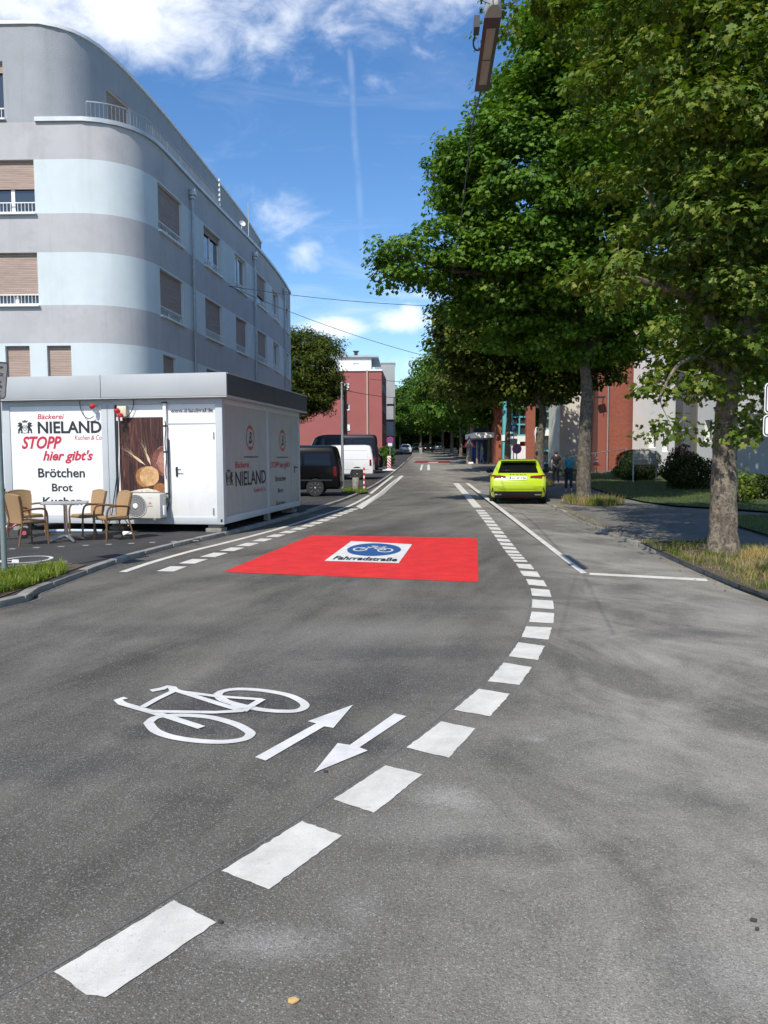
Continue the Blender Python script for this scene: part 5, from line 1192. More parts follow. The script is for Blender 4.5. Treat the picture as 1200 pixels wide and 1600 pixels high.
# --- second maple
b2 = G(914, 789, .07); Y2 = b2.y+1.5; b2 = Vector((AT(914, 700, Y2).x, Y2, .06)); s2_ = Y2/F
tr2 = [(b2.x, Y2, .0), PXY(912, 740, Y2), PXY(914, 670, Y2), PXY(917, 610, Y2), PXY(912, 560, Y2), PXY(905, 500, Y2), PXY(900, 420, Y2)]
limbs2 = [(.24, [PXY(914, 560, Y2), PXY(935, 520, Y2), PXY(960, 460, Y2+.5), PXY(985, 380, Y2+1)]), (.22, [PXY(905, 480, Y2), PXY(880, 400, Y2-.3), PXY(850, 300, Y2), PXY(860, 160, Y2), PXY(900, 20, Y2+.5)]),
          (.16, [PXY(900, 500, Y2), PXY(830, 440, Y2-.5), PXY(770, 360, Y2-1), PXY(730, 280, Y2-1)]), (.11, [PXY(850, 460, Y2-.4), PXY(760, 430, Y2-1.0), PXY(690, 420, Y2-1.5), PXY(630, 400, Y2-1.7), PXY(605, 420, Y2-1.8)]),
          (.14, [PXY(900, 420, Y2), PXY(900, 300, Y2-1.5), PXY(860, 200, Y2-2)]), (.15, [PXY(900, 400, Y2), PXY(960, 280, Y2), PXY(1020, 150, Y2)])]
bl2 = [BL(860, 300, Y2, 165, 150, 4.2), BL(800, 300, Y2-.8, 105, 115, 3.0), BL(880, 130, Y2, 100, 130, 3.4), BL(905, 20, Y2+.3, 75, 90, 2.6), BL(725, 300, Y2-1, 42, 62, 1.4), BL(730, 235, Y2-.8, 36, 38, 1.1), BL(820, 160, Y2-.5, 48, 50, 1.4), BL(848, 60, Y2, 25, 28, .9),
       BL(650, 392, Y2-1.6, 56, 38, 1.3), BL(612, 425, Y2-1.8, 28, 34, .8), BL(655, 430, Y2-1.5, 40, 26, .9), BL(700, 385, Y2-1.4, 50, 48, 1.4), BL(715, 440, Y2-1.2, 30, 45, .8), BL(810, 430, Y2-.8, 105, 70, 2.6), BL(930, 470, Y2-.3, 115, 70, 2.8), BL(960, 300, Y2+.5, 120, 160, 3.5),
       BL(780, 500, Y2+.5, 70, 45, 1.6), BL(900, 530, Y2+.6, 110, 40, 2.0), BL(985, 500, Y2, 60, 62, 1.8), BL(960, 120, Y2, 120, 160, 3.0)]
make_tree('maple_tree', 'second street tree, its wide crown reaching over the road above the lime car', 'tree', tuple(b2), tr2, .255, limbs2, bl2+sat(bl2, 30, 5), 1500, 95, .098, 'maple', M['leaf1'], M['bark2'], 12, clr=.68, flat=.40, group='maple trees lining the street')
# --- third and fourth
Y3 = 40.0
tr3 = [(AT(843, 700, Y3).x, Y3, gz(Y3)), PXY(843, 690, Y3), PXY(849, 650, Y3), PXY(842, 610, Y3), PXY(846, 560, Y3)]
bl3 = [BL(840, 500, Y3, 110, 75, 4), BL(750, 520, Y3-.5, 62, 62, 3), BL(725, 500, Y3-1, 42, 42, 1.8), BL(760, 590, Y3-.3, 55, 35, 2.0), BL(850, 590, Y3+.5, 60, 35, 2), BL(790, 450, Y3, 60, 50, 3), BL(930, 570, Y3, 55, 32, 2)]
make_tree('maple_tree', 'third street tree, its dark trunk rising right behind the lime car', 'tree', (AT(843, 700, Y3).x, Y3, gz(Y3)), tr3, .27, [(.18, [PXY(846, 580, Y3), PXY(800, 530, Y3), PXY(760, 490, Y3)]), (.2, [PXY(846, 580, Y3), PXY(880, 520, Y3), PXY(900, 420, Y3)])], bl3+sat(bl3, 12, 6), 640, 85, .145, 'tri', M['leaf3'], M['bark2'], 13, clr=.95, group='maple trees lining the street')
Y4 = 53.0
tr4 = [(AT(793, 700, Y4).x, Y4, gz(Y4)), PXY(793, 690, Y4), PXY(795, 640, Y4), PXY(790, 590, Y4)]
bl4 = [BL(780, 560, Y4, 75, 62, 4), BL(725, 590, Y4, 45, 42, 3), BL(735, 520, Y4, 48, 50, 3), BL(830, 520, Y4, 70, 70, 4)]
make_tree('maple_tree', 'fourth street tree, slim dark trunk beside the blue parking sign', 'tree', (AT(793, 700, Y4).x, Y4, gz(Y4)), tr4, .23, [], bl4+sat(bl4, 8, 7), 380, 70, .18, 'tri', M['leaf3'], M['bark2'], 14, clr=1.15, group='maple trees lining the street')
# --- far row: one tree built, copied with turns
def far_tree(loc, label, seed, h=14.0, r=5.6):
    x, y = loc; z = gz(y); rng = random.Random(seed); bl = [(x, y, z+h*.62, r, r, h*.34), (x+.8, y-.6, z+h*.82, r*.62, r*.62, h*.20), (x-r*.5, y, z+h*.5, r*.6, r*.6, h*.2), (x+r*.5, y+.5, z+h*.48, r*.6, r*.6, h*.2)]
    return make_tree('street_tree', label, 'tree', (x, y, z), [(x, y, z-.1), (x+.05, y, z+2), (x-.1, y, z+h*.4), (x, y, z+h*.7)], .24, [], bl+sat(bl, 6, seed), 300, 80, .24, 'tri', M['leaf2'], M['bark2'], seed, clr=1.35, group='trees lining the far part of the street')
fa = far_tree((9.6, 70), 'far street tree just behind the warning sign and blue cabin', 21); fb = far_tree((9.4, 84), 'far street tree, second behind the blue cabin on the right', 22)
FT = [(9.8, 98, 1.0, 'far street tree in the right row, third behind the blue cabin'), (10.0, 113, 1.05, 'far street tree in the right row, fourth behind the blue cabin'), (10, 130, 1.05, 'far street tree in the right row, fifth behind the blue cabin'),
      (9.0, 148, 1.1, 'far street tree in the right row, sixth behind the blue cabin'), (8.0, 166, 1.1, 'farthest tree of the right street row, over the parked cars'),
      (3.2, 150, .85, 'far street tree left of the roadway beyond the grey tower block'), (-1.5, 166, .9, 'tree at far left of the street end behind the tower block'), (4.0, 190, 1.1, 'tree closing the street end, left one'), (11.5, 192, 1.15, 'tree closing the street end, middle one'),
      (19, 186, 1.15, 'tree closing the street end, right one'), (18, 95, 1.0, 'tree behind the brick building, left one'), (19, 120, 1.0, 'tree standing back on the right behind the street row'), (18.5, 150, 1.1, 'rearmost tree standing back on the right behind the street row')]
for i, (x, y, s_, lab) in enumerate(FT): dup(fa if i % 2 else fb, (x, y, gz(y)), i*1.3, lab, scale=(s_, s_, s_*random.Random(i).uniform(.92, 1.05)))
# understorey closing the far street end
def shrub(name, label, loc, size, n, ls, lm, seed, templ='simple', group=None, boxy=False, stems=True):
    rng = np.random.default_rng(seed); root = thing(name, label, 'bush' if 'shrub' in name else 'hedge', loc, 0, group)
    D = rng.normal(size=(n, 3)); D /= np.linalg.norm(D, axis=1, keepdims=True)
    if boxy: D = np.sign(D)*np.abs(D)**.72
    lump = 1+(.03 if boxy else .16)*np.sin(D[:, 0:1]*5+seed)*np.cos(D[:, 1:2]*4+D[:, 2:3]*6+seed); r = (.90+.10*rng.random((n, 1))) if boxy else (.45+.55*rng.random((n, 1))**.5)
    p = D*r*lump*np.array(size); p[:, 2] += size[2]*.92; keep = p[:, 2] > .02; p = p[keep]; D = D[keep]
    nr = D+rng.normal(size=D.shape)*(.45 if boxy else .7)+np.array([0, 0, .3]); leaves_mesh('foliage', p+np.array(loc), nr, ls, templ, lm, root, rng, loc)
    mb = MB(); rr = random.Random(seed)
    for k in range(9):
        a = rr.uniform(0, 6.3); q = rr.uniform(.3, .8); mb.tube([(0, 0, 0), (size[0]*.3*math.cos(a), size[1]*.3*math.sin(a), size[2]*.6), (size[0]*q*math.cos(a), size[1]*q*math.sin(a), size[2]*1.3*rr.uniform(.7, 1.1))], [.03, .02, .008], 5)
    mb.build('stems', M['bark2'], root)
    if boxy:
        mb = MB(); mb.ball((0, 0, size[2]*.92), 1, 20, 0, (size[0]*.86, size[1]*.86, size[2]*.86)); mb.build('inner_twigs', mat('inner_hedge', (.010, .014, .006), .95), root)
    return root
for k, (x, y, sx_, sz, lab) in enumerate([(3, 176, 6, 4.5, 'dark bushes closing the street end on the left'), (11, 178, 7, 5.0, 'dark bushes closing the street end in the middle'), (20, 172, 7, 5.0, 'dark bushes closing the street end on the right'), (13.5, 120, 2.2, 1.4, 'green shrub on the right of the far roadway'), (14, 100, 2.0, 1.6, 'dark shrub under the far right street trees')]):
    shrub('shrub', lab, (x, y, gz(y)), (sx_, 3, sz), 7000, .55 if y > 150 else .3, M['leafd'], 30+k, 'tri')
# left tree behind the striped building
q = G(478, 747); YL = 62.0; xl = AT(463, 700, YL).x
bll = [BL(480, 570, YL, 44, 46, 2.8), BL(505, 545, YL, 28, 24, 1.8), BL(470, 540, YL, 36, 28, 2.2), BL(510, 600, YL, 26, 24, 1.6), BL(480, 612, YL, 46, 26, 2.4), BL(462, 632, YL, 34, 20, 2), BL(500, 628, YL, 26, 14, 1.5), BL(440, 580, YL+1, 45, 50, 3)]
make_tree('ash_tree', 'round olive green tree between the striped building and the red building', 'tree', (xl, YL, gz(YL)), [(xl, YL, gz(YL)), (xl+.1, YL, 3), (xl, YL, 6), (xl-.1, YL, 9)], .22, [], bll, 520, 75, .25, 'strap', M['leaf3'], M['bark2'], 17, clr=.85)
q = G(605, 722); shrub('shrub', 'green conifer like bush beside the red building and the pavement sign', (AT(604, 700, 66).x, 66, gz(66)), (.75, .7, .95), 1600, .13, M['leaf2'], 41); 
shrub('shrub', 'low green bush behind the high dark van', (AT(592, 700, 70).x, 70, gz(70)), (.8, .7, .8), 1200, .13, M['leaf2'], 42)
# hedge and shrubs on the lawn
Yh = 38.0
def on(px, Y): return (AT(px, 700, Y).x, Y, gz(Y)+.12)
shrub('clipped_hedge', 'clipped rounded dark green hedge behind the notice board', on(998, 41.0), (1.18, .9, .86), 9000, .055, M['leafh'], 51, boxy=True)
shrub('shrub', 'broad dark evergreen shrub between the notice board and the nearest trunk', on(1077, 33.0), (1.16, .9, .78), 6500, .085, M['leafd'], 52)
shrub('shrub', 'dark purple leaved shrub behind the broad evergreen shrub', on(1062, 37.5), (.75, .6, .98), 3000, .08, M['leafr'], 53)
shrub('shrub', 'yellow green branching shrub right of the nearest trunk', on(1158, 24.0), (.55, .5, .55), 900, .085, M['leaf1b'], 54)
shrub('shrub', 'low dark shrub under the wide dark window at the right edge', on(1180, 26.0), (1.3, .8, .42), 4500, .08, M['leafd'], 55)
shrub('shrub', 'small green bush at the foot of the ramp left of the clipped hedge', on(967, 44.0), (.4, .4, .36), 900, .07, M['leaf2'], 56)
YR = 29.0; xr = 15.6  # added tree, trunk out of view, placed to cast shade on the wing
blr = [(xr, YR, 8.5, 4.2, 4, 3.6), (xr-1.5, YR-1, 6.2, 3.0, 3, 2.0), (xr+3, YR+2, 8, 4, 4, 3.5), (xr-1, YR+3, 8, 3.6, 3, 3.2)]
make_tree('maple_tree', 'leafy tree added on the lawn beyond the right edge to shade the pale wing, its crown behind the nearest tree', 'tree', (xr, YR, .1), [(xr, YR, 0), (xr, YR, 3), (xr+.1, YR, 6), (xr, YR, 9)], .25, [], blr, 420, 50, .20, 'tri', M['leaf1'], M['bark2'], 19, clr=.9, group='maple trees lining the street')
# suckers sprouting from the first trunk
# --- grass: blades in numpy
def blades(name, label, pts, h, w, lean, m, seed, segs=3, droop=.5, cat=None):
    rng = np.random.default_rng(seed); n = len(pts); P0 = np.array([tuple(p) for p in pts]); a = rng.uniform(0, 2*math.pi, n); H = h*rng.uniform(.5, 1.25, n); Wd = w*rng.uniform(.6, 1.3, n); ln = lean*rng.uniform(.3, 1.6, n)
    dx, dy = np.cos(a), np.sin(a); V = []
    for i in range(segs+1):
        k = i/segs; c = P0+np.stack([dx*ln*H*k**1.7, dy*ln*H*k**1.7, H*(k-droop*ln*k**2.6)], 1); ww = Wd*(1-k**1.5)*.5+1e-4
        V.append(c+np.stack([-dy*ww, dx*ww, 0*ww], 1)); V.append(c-np.stack([-dy*ww, dx*ww, 0*ww], 1))
    V = np.stack(V, 1).reshape(-1, 3); k = 2*(segs+1); f = []
    for i in range(segs): f += [2*i, 2*i+1, 2*i+3, 2*i+2]
    loops = (np.arange(n)[:, None]*k+np.array(f)[None, :]).reshape(-1); me = bpy.data.meshes.new(name)
    me.vertices.add(n*k); me.vertices.foreach_set('co', V.astype(np.float32).reshape(-1)); me.loops.add(len(loops)); me.loops.foreach_set('vertex_index', loops.astype(np.int32))
    me.polygons.add(n*segs); me.polygons.foreach_set('loop_start', (np.arange(n*segs)*4).astype(np.int32)); me.polygons.foreach_set('loop_total', np.full(n*segs, 4, np.int32)); me.materials.append(m); me.update(); me.validate()
    o = bpy.data.objects.new(name, me); COL.objects.link(o); o['kind'] = 'stuff'; o['label'] = label; return o
M['gr_green'] = leaf_mat('grass_green', [(.06, .10, .02), (.10, .15, .03), (.14, .19, .04), (.20, .22, .06)], .3, .5); M['gr_dry'] = leaf_mat('grass_dry', [(.30, .22, .10), (.42, .33, .17), (.50, .40, .22), (.22, .20, .08)], .3, .6)
M['gr_bed'] = leaf_mat('bed_grass', [(.07, .12, .015), (.12, .19, .025), (.19, .26, .04), (.28, .30, .07)], .35, .45); M['gr_lawn'] = leaf_mat('lawn_grass', [(.085, .15, .02), (.12, .19, .03), (.16, .22, .045)], .25, .5)
def inpoly(x, y, poly):
    c = False; j = len(poly)-1
    for i in range(len(poly)):
        if (poly[i][1] > y) != (poly[j][1] > y) and x < (poly[j][0]-poly[i][0])*(y-poly[i][1])/(poly[j][1]-poly[i][1])+poly[i][0]: c = not c
        j = i
    return c
def scatter(poly, n, seed, z=0.0, clump=0, dens=None):
    rr = random.Random(seed); xs_ = [p[0] for p in poly]; ys_ = [p[1] for p in poly]; out = []; cs = []
    if clump:
        while len(cs) < clump:
            x, y = rr.uniform(min(xs_), max(xs_)), rr.uniform(min(ys_), max(ys_))
            if inpoly(x, y, poly): cs.append((x, y))
    t_ = 0
    while len(out) < n and t_ < n*60:
        t_ += 1
        if clump: c = rr.choice(cs); x, y = c[0]+rr.gauss(0, .07), c[1]+rr.gauss(0, .07)
        else: x, y = rr.uniform(min(xs_), max(xs_)), rr.uniform(min(ys_), max(ys_))
        if not inpoly(x, y, poly): continue
        if dens and rr.random() > dens(x, y): continue
        out.append((x, y, gz(y)+z))
    return out
# planting bed on the left, behind its kerb
bed = [(p.x, p.y) for p in [G(*q, .07) for q in [(-60, 975), (0, 943), (60, 920), (118, 897), (150, 884), (120, 881), (60, 886), (0, 893), (-60, 900)]]]
lkx = lambda x, y: 1
bedp = [(p[0]-.16, p[1]+.04) for p in bed]
o = sheet('planting_bed', bedp, 0.082, M['soil']); tag(o, 'soil of the planting bed beside the left kerb', None)
BP = [(p.x, p.y) for p in [G(*q, .09) for q in [(-60, 955), (0, 928), (50, 914), (95, 899), (112, 890), (100, 884), (60, 888), (0, 897), (-60, 906)]]]
blades('bed_grass', 'tufts of yellow green strap leaved plants in the planting bed', scatter(BP, 4600, 3, .085, clump=75), .155, .012, .75, M['gr_bed'], 5, 4, .45)
mb = MB(); ribbon(mb, [Vector((p[0], p[1], 0)) for p in [bedp[5], bedp[6], bedp[7], bedp[8]]], -.03, .03, .06, 0, .05)
o = mb.build('kerb', M['kerb']); tag(o, 'narrow stone edging behind the planting bed', None, kind='structure')
# verge of the nearest tree
vg = [(p.x, p.y) for p in [G(*q, .07) for q in [(1000, 848), (1045, 868), (1100, 892), (1150, 913), (1210, 935), (1300, 965), (1420, 960), (1300, 880), (1210, 858), (1160, 852), (1100, 846), (1050, 850)]]]
o = sheet('verge', vg, 0.085, M['soil']); tag(o, 'soil strip around the nearest street tree', None)
tx1, ty1 = b1.x, b1.y
blades('verge_grass', 'green tufts of grass around the nearest street tree', scatter(vg, 4200, 8, .085, clump=130), .12, .007, .7, M['gr_green'], 9)
vd = [(p.x, p.y) for p in [G(*q, .07) for q in [(1130, 880), (1160, 905), (1210, 925), (1320, 955), (1420, 950), (1300, 885), (1210, 866), (1160, 864)]]]
blades('dry_grass', 'straw coloured dry grass at the foot of the nearest street tree', scatter(vd, 3000, 10, .085, clump=80), .17, .005, .9, M['gr_dry'], 10)
blades('dry_grass', 'thin dry grass mixed into the verge of the nearest street tree', scatter(vg, 1300, 12, .085), .16, .004, .7, M['gr_dry'], 13)
# tree pit of the second tree
def pit(cx, cy, rx_, ry_, n, seed, lab):
    pl = [(cx+rx_*math.cos(a), cy+ry_*math.sin(a)) for a in [i*math.pi/8 for i in range(16)]]; o = sheet('tree_pit', pl, .082, M['soil']); tag(o, 'soil pit of '+lab, None)
    blades('pit_grass', 'weedy grass around the foot of '+lab, scatter(pl, n, seed, .085, clump=40), .30, .012, .6, M['gr_green'], seed); blades('pit_grass', 'dry stalks around the foot of '+lab, scatter(pl, n//2, seed+1, .085), .32, .010, .5, M['gr_dry'], seed+1)
pit(b2.x+.1, b2.y-.6, .95, 1.6, 1700, 61, 'the second street tree'); pit(AT(850, 700, 37.5).x, 38.0, .6, 1.6, 900, 63, 'the third street tree')
le_ = [(p.x, p.y) for p in lawn_edge if p.y < 50]+[(11.4, 48), (22, 48), (30, 22)]
blades('lawn_grass', 'short mown grass blades of the shaded lawn', scatter(le_, 24000, 15, .12), .075, .014, .5, M['gr_lawn'], 15, 2)
blades('lawn_grass', 'short grass blades on the lawn patch right of the nearest tree', scatter(LAWN2, 5000, 16, .115), .06, .008, .5, M['gr_lawn'], 16, 2)
# weeds in the kerb gap of the right kerb
rk = [p for p in resample(RKs, .05) if 5 < p.y < 24]; rr = random.Random(4)
blades('kerb_weeds', 'weeds and straw along the right kerb', [(p.x+.14+rr.gauss(0, .05), p.y+rr.gauss(0, .05), .08) for p in rk for _ in range(6) if rr.random() < .5], .07, .006, .8, M['gr_dry'], 17, 2)
lk = [p for p in resample(LKs, .05) if 6 < p.y < 9.5]
blades('kerb_weeds', 'small weeds along the foot of the left kerb', [(p.x+.03+rr.gauss(0, .02), p.y-.02+rr.gauss(0, .02), .0) for p in lk for _ in range(4) if rr.random() < .3], .05, .006, .8, M['gr_green'], 18, 2)

# fallen leaves in the gutter, on the footpath and around the tree pits
def litter(name, label, pts, size, m, seed):
    rng = np.random.default_rng(seed); C_ = np.array([tuple(p) for p in pts]); N_ = np.array([0, 0, 1.0])+rng.normal(size=C_.shape)*.22
    o = leaves_mesh(name, C_, N_, size, 'tri', m, None, rng, (0, 0, 0)); o['kind'] = 'stuff'; o['label'] = label
M['lit'] = leaf_mat('fallen_leaf', [(.10, .055, .02), (.20, .12, .045), (.32, .22, .09), (.13, .13, .03)], .1, .8)
rr = random.Random(88); lp_ = [p for p in resample(RKs, .05) if 4 < p.y < 60]
pts = [(p.x-abs(rr.gauss(0, .16)), p.y+rr.gauss(0, .1), gz(p.y)+.012) for p in lp_ if rr.random() < .55]+[(p.x+.15+abs(rr.gauss(0, .9)), p.y+rr.gauss(0, .2), gz(p.y)+.088) for p in lp_ if rr.random() < .7]
litter('leaf_litter', 'brown fallen leaves along the right kerb and footpath', pts, .022, M['lit'], 5)
lp_ = [p for p in resample(LKs, .05) if 6 < p.y < 30]; litter('leaf_litter', 'scattered dry leaf crumbs along the left kerb', [(p.x+abs(rr.gauss(.05, .08)), p.y, gz(p.y)+.010) for p in lp_ if rr.random() < .4], .014, M['lit'], 6)
# ================================================================== VEHICLES
def car_mat(name, col, rough=.28, metal=.0): return mat(name, col, rough, metal, coat=1.0, spec=.5)
M['lime'] = car_mat('lime_paint', (.42, .55, .012), .25); M['pblack'] = mat('black_paint_car', (.003, .003, .0035), .28, spec=.15, coat=.12); M['pwhite'] = car_mat('white_paint_car', (.72, .73, .74), .35); M['pblue'] = mat('dark_blue_paint_car', (.006, .008, .018), .38, spec=.3, coat=.12); M['pgrey'] = car_mat('grey_paint_car', (.12, .13, .14))
M['tail'] = mat('tail_light_red', (.13, .005, .007), .5, spec=.15); M['tyre'] = mat('tyre_rubber', (.018, .018, .018), .8); M['rim'] = mat('alloy_rim', (.55, .55, .56), .4, .2); M['trim'] = mat('black_plastic_trim', (.012, .012, .013), .55); M['chrome'] = mat('chrome', (.6, .6, .6), .15, 1.0)
M['numplate'] = mat('plate_white', (.72, .73, .74), .4); M['pblueeu'] = mat('plate_blue', (.02, .06, .35), .4)
class Veh:
    """closed body lofted from horizontal slices: (z, y_rear, y_front, half width, corner radius rear, corner radius front)"""
    def __init__(s, lv, ns=14, nc=6, ne=8): s.lv = lv; s.ns, s.nc, s.ne = ns, nc, ne
    def lev(s, z):
        L = s.lv
        if z <= L[0][0]: return L[0]
        for a, b in zip(L, L[1:]):
            if z <= b[0]:
                k = (z-a[0])/max(1e-6, b[0]-a[0]); return tuple(a[i]+(b[i]-a[i])*k for i in range(6))
        return L[-1]
    def outline(s, l):
        z, y0, y1, w, r0, r1 = l; P = []; crown = .05*min(1, w)
        def side(x0, x1): pass
        for i in range(s.ns): k = i/s.ns; y = y1-r1+(y0+r0-y1+r1)*k; P.append((w-.03*(2*k-1)**2, y))
        for i in range(s.nc): a = math.pi/2*i/s.nc; P.append((w-.03-r0+r0*math.cos(a), y0+r0-r0*math.sin(a)))
        for i in range(s.ne): k = i/s.ne; x = (w-.03-r0)*(1-2*k); P.append((x, y0-crown*(1-(1-2*k)**2)))
        for i in range(s.nc): a = math.pi/2*i/s.nc; P.append((-(w-.03-r0)-r0*math.sin(a), y0+r0-r0*math.cos(a)))
        for i in range(s.ns): k = i/s.ns; y = y0+r0+(y1-r1-y0-r0)*k; P.append((-w+.03*(2*k-1)**2, y))
        for i in range(s.nc): a = math.pi/2*i/s.nc; P.append((-(w-.03-r1)-r1*math.cos(a), y1-r1+r1*math.sin(a)))
        for i in range(s.ne): k = i/s.ne; x = -(w-.03-r1)*(1-2*k); P.append((x, y1+crown*1.6*(1-(1-2*k)**2)))
        for i in range(s.nc): a = math.pi/2*i/s.nc; P.append((w-.03-r1+r1*math.sin(a), y1-r1+r1*math.cos(a)))
        return [Vector((x, y, z)) for x, y in P]
    def body(s, m, parent, wheels, wr, name='body', sub=1):
        mb = MB(); rings = [s.outline(l) for l in s.lv]; n = len(rings[0]); vs = [q for r in rings for q in r]; fs = []
        for i in range(len(rings)-1):
            for j in range(n): fs.append((i*n+j, i*n+(j+1) % n, (i+1)*n+(j+1) % n, (i+1)*n+j))
        # caps as strips across
        fs.append(tuple(range(n-1, -1, -1))); top = [(len(rings)-1)*n+j for j in range(n)]; mb.add(vs, fs); mb.add([], [])
        a = 0; T_ = s.ns; L = s.ns+2*s.nc+s.ne      # index where the left side starts
        base = (len(rings)-1)*n
        mb.f.append(top); mb.m.append(0)
        o = mb.build(name, m, parent, smooth=True, angle=28)
        cut = MB()
        hw = max(l[3] for l in s.lv)
        for (wy, sd) in wheels: cut.cyl((sd*(hw-.26), wy, wr+.01), (sd*(hw+.3), wy, wr+.01), wr+.055, n=28)
        c = cut.build('cutter', M['trim'], parent); md = o.modifiers.new('b', 'BOOLEAN'); md.operation = 'DIFFERENCE'; md.object = c; md.solver = 'EXACT'
        bpy.context.view_layer.update(); bake(o); bpy.data.objects.remove(c); shade(o.data, 28); return o
    def pt(s, face, a, z, off=.006):
        l = s.lev(z); zz, y0, y1, w, r0, r1 = l; cr = .05*min(1, w)
        if face == 'rear': k = a/(max(.05, w-.03-r0)); k = max(-1, min(1, k)); return Vector((a, y0-cr*(1-k*k)-off, z))
        if face == 'front': k = a/(max(.05, w-.03-r1)); k = max(-1, min(1, k)); return Vector((a, y1+cr*1.6*(1-k*k)+off, z))
        sd = 1 if face == 'right' else -1; span = (y1-r1)-(y0+r0); k = 2*((y1-r1)-a)/span-1; return Vector((sd*(w-.03*min(1, k*k)+off), a, z))
    def patch(s, face, corners, m, name, parent, off=.006, n=6):
        """corners: 4 (a,z) bottom-left, bottom-right, top-right, top-left"""
        mb = MB(); vs = []
        for j in range(n+1):
            for i in range(n+1):
                u, v = i/n, j/n; p = [(1-u)*(1-v)*corners[0][q]+u*(1-v)*corners[1][q]+u*v*corners[2][q]+(1-u)*v*corners[3][q] for q in (0, 1)]; vs.append(s.pt(face, p[0], p[1], off))
        mb.add(vs, [(j*(n+1)+i, j*(n+1)+i+1, (j+1)*(n+1)+i+1, (j+1)*(n+1)+i) for j in range(n) for i in range(n)]); return mb.build(name, m, parent, smooth=True)
def wheel(parent, x, y, r, w=.22, spokes=10, sd=1, rimm='rim'):
    mb = MB(); mb.lathe([(r*.62, -w/2), (r*.93, -w/2), (r, -w*.36), (r, w*.36), (r*.93, w/2), (r*.62, w/2)], (x, y, r), 28, axis=(sd, 0, 0)); t_ = mb.build('wheel', M['tyre'], parent, smooth=True, angle=40)
    mb = MB(); c = Vector((x+sd*w*.40, y, r)); n_ = Vector((sd, 0, 0))
    mb.lathe([(r*.60, -.02), (r*.67, .012), (r*.60, .02), (r*.57, -.01)], c, 28, axis=(sd, 0, 0))
    for k in range(spokes):
        a = 2*math.pi*k/spokes; d = Vector((0, math.cos(a), math.sin(a))); mb.tube([c+d*r*.08, c+d*r*.62], [.020, .026], 4)
    mb.lathe([(r*.14, -.02), (r*.13, .02), (.01, .025)], c, 12, axis=(sd, 0, 0)); mb.build('rim', M[rimm], t_, smooth=True, angle=40)
    mb = MB(); mb.lathe([(r*.6, 0), (r*.6, .01)], Vector((x+sd*w*.10, y, r)), 24, axis=(sd, 0, 0)); mb.build('brake_disc', M['trim'], t_)
    return t_

# ---- lime estate car, parked, seen from behind
g = G(773, 786); gr = G(851, 784.5)
crot = -R(9.5); fwd = Vector((math.sin(-crot), math.cos(crot), 0)); rgt = Vector((math.cos(crot), math.sin(crot), 0))
cpos = AT(807.5, 785, 25.4); cpos = Vector((cpos.x, 25.2, 0))
car = thing('estate_car', 'lime green estate car parked at the right kerb under the trees, seen from behind', 'car', cpos, crot)
HW = .915
lv = [(.20, .30, 4.40, .80, .12, .30), (.26, .12, 4.55, .87, .16, .40), (.42, .05, 4.66, .905, .18, .42), (.60, .00, 4.68, .915, .17, .42), (.74, .03, 4.64, .91, .17, .42), (.82, .06, 4.56, .905, .17, .42),
      (.90, .10, 4.36, .90, .17, .40), (.96, .14, 3.95, .87, .16, .30), (1.00, .18, 3.55, .83, .16, .25), (1.08, .27, 3.32, .80, .16, .22), (1.20, .42, 3.00, .75, .16, .20), (1.32, .57, 2.72, .70, .15, .18), (1.40, .62, 2.45, .66, .15, .18), (1.445, .72, 2.20, .60, .14, .16), (1.465, .95, 1.95, .46, .12, .14)]
V_ = Veh(lv); V_.body(M['lime'], car, [(.88, -1), (.88, 1), (3.56, -1), (3.56, 1)], .33)
V_.patch('rear', [(-.63, 1.02), (.63, 1.02), (.535, 1.355), (-.535, 1.355)], M['glassb'], 'rear_window', car, .012)
mb = MB(); mb.box((0, .50, 1.435), (1.12, .34, .022), Matrix.Rotation(R(6), 3, 'X')); mb.build('roof_spoiler', M['lime'], car, bevel=.008)
for sd in (-1, 1):
    f_ = 'right' if sd > 0 else 'left'
    V_.patch(f_, [(.95, 1.01), (3.2, 1.01), (2.45, 1.38), (1.05, 1.38)], M['glassb'], 'side_window', car, .008, 8)
    V_.patch('rear', [(sd*.36, .865), (sd*.73, .845), (sd*.74, .955), (sd*.40, .925)], M['tail'], 'tail_light', car, .016)
    mb = MB(); pz = [V_.pt(f_, .32, .87, .010), V_.pt(f_, .62, .90, .010), V_.pt(f_, .60, .94, .010), V_.pt(f_, .32, .955, .010)]; mb.poly(pz)
    pq = [V_.pt('rear', sd*.72, .85, .014), V_.pt(f_, .34, .87, .012), V_.pt(f_, .34, .955, .012), V_.pt('rear', sd*.73, .955, .014)]; c_ = (pq[0]+pq[1])/2+Vector((sd*.045, -.045, 0)); c2_ = (pq[2]+pq[3])/2+Vector((sd*.045, -.045, 0)); mb.poly([pq[0], c_, c2_, pq[3]]); mb.poly([c_, pq[1], pq[2], c2_]); mb.build('tail_light', M['tail'], car)
    mb = MB(); c_ = Vector((sd*.98, 2.95, 1.03)); mb.ball(c_, .1, 12, 0, (1.2, .7, .8)); mb.tube([c_-Vector((sd*.2, 0, .05)), c_], .03, 6); mb.build('mirror', M['trim'], car, smooth=True)
    mb = MB(); mb.tube([(sd*.60, .75, 1.46), (sd*.60, 1.6, 1.50), (sd*.58, 2.2, 1.47)], .014, 6); mb.build('roof_rail', M['trim'], car)
    mb = MB(); mb.poly([V_.pt('rear', sd*.80, .40, .02)+Vector((0, 0, 0)), V_.pt('rear', sd*.84, .40, .02), V_.pt('rear', sd*.80, .56, .02), V_.pt('rear', sd*.77, .54, .02)]); mb.build('reflector', M['trim'], car)
V_.patch('rear', [(-.72, .205), (.72, .205), (.76, .43), (-.76, .43)], M['trim'], 'diffuser', car, .03)
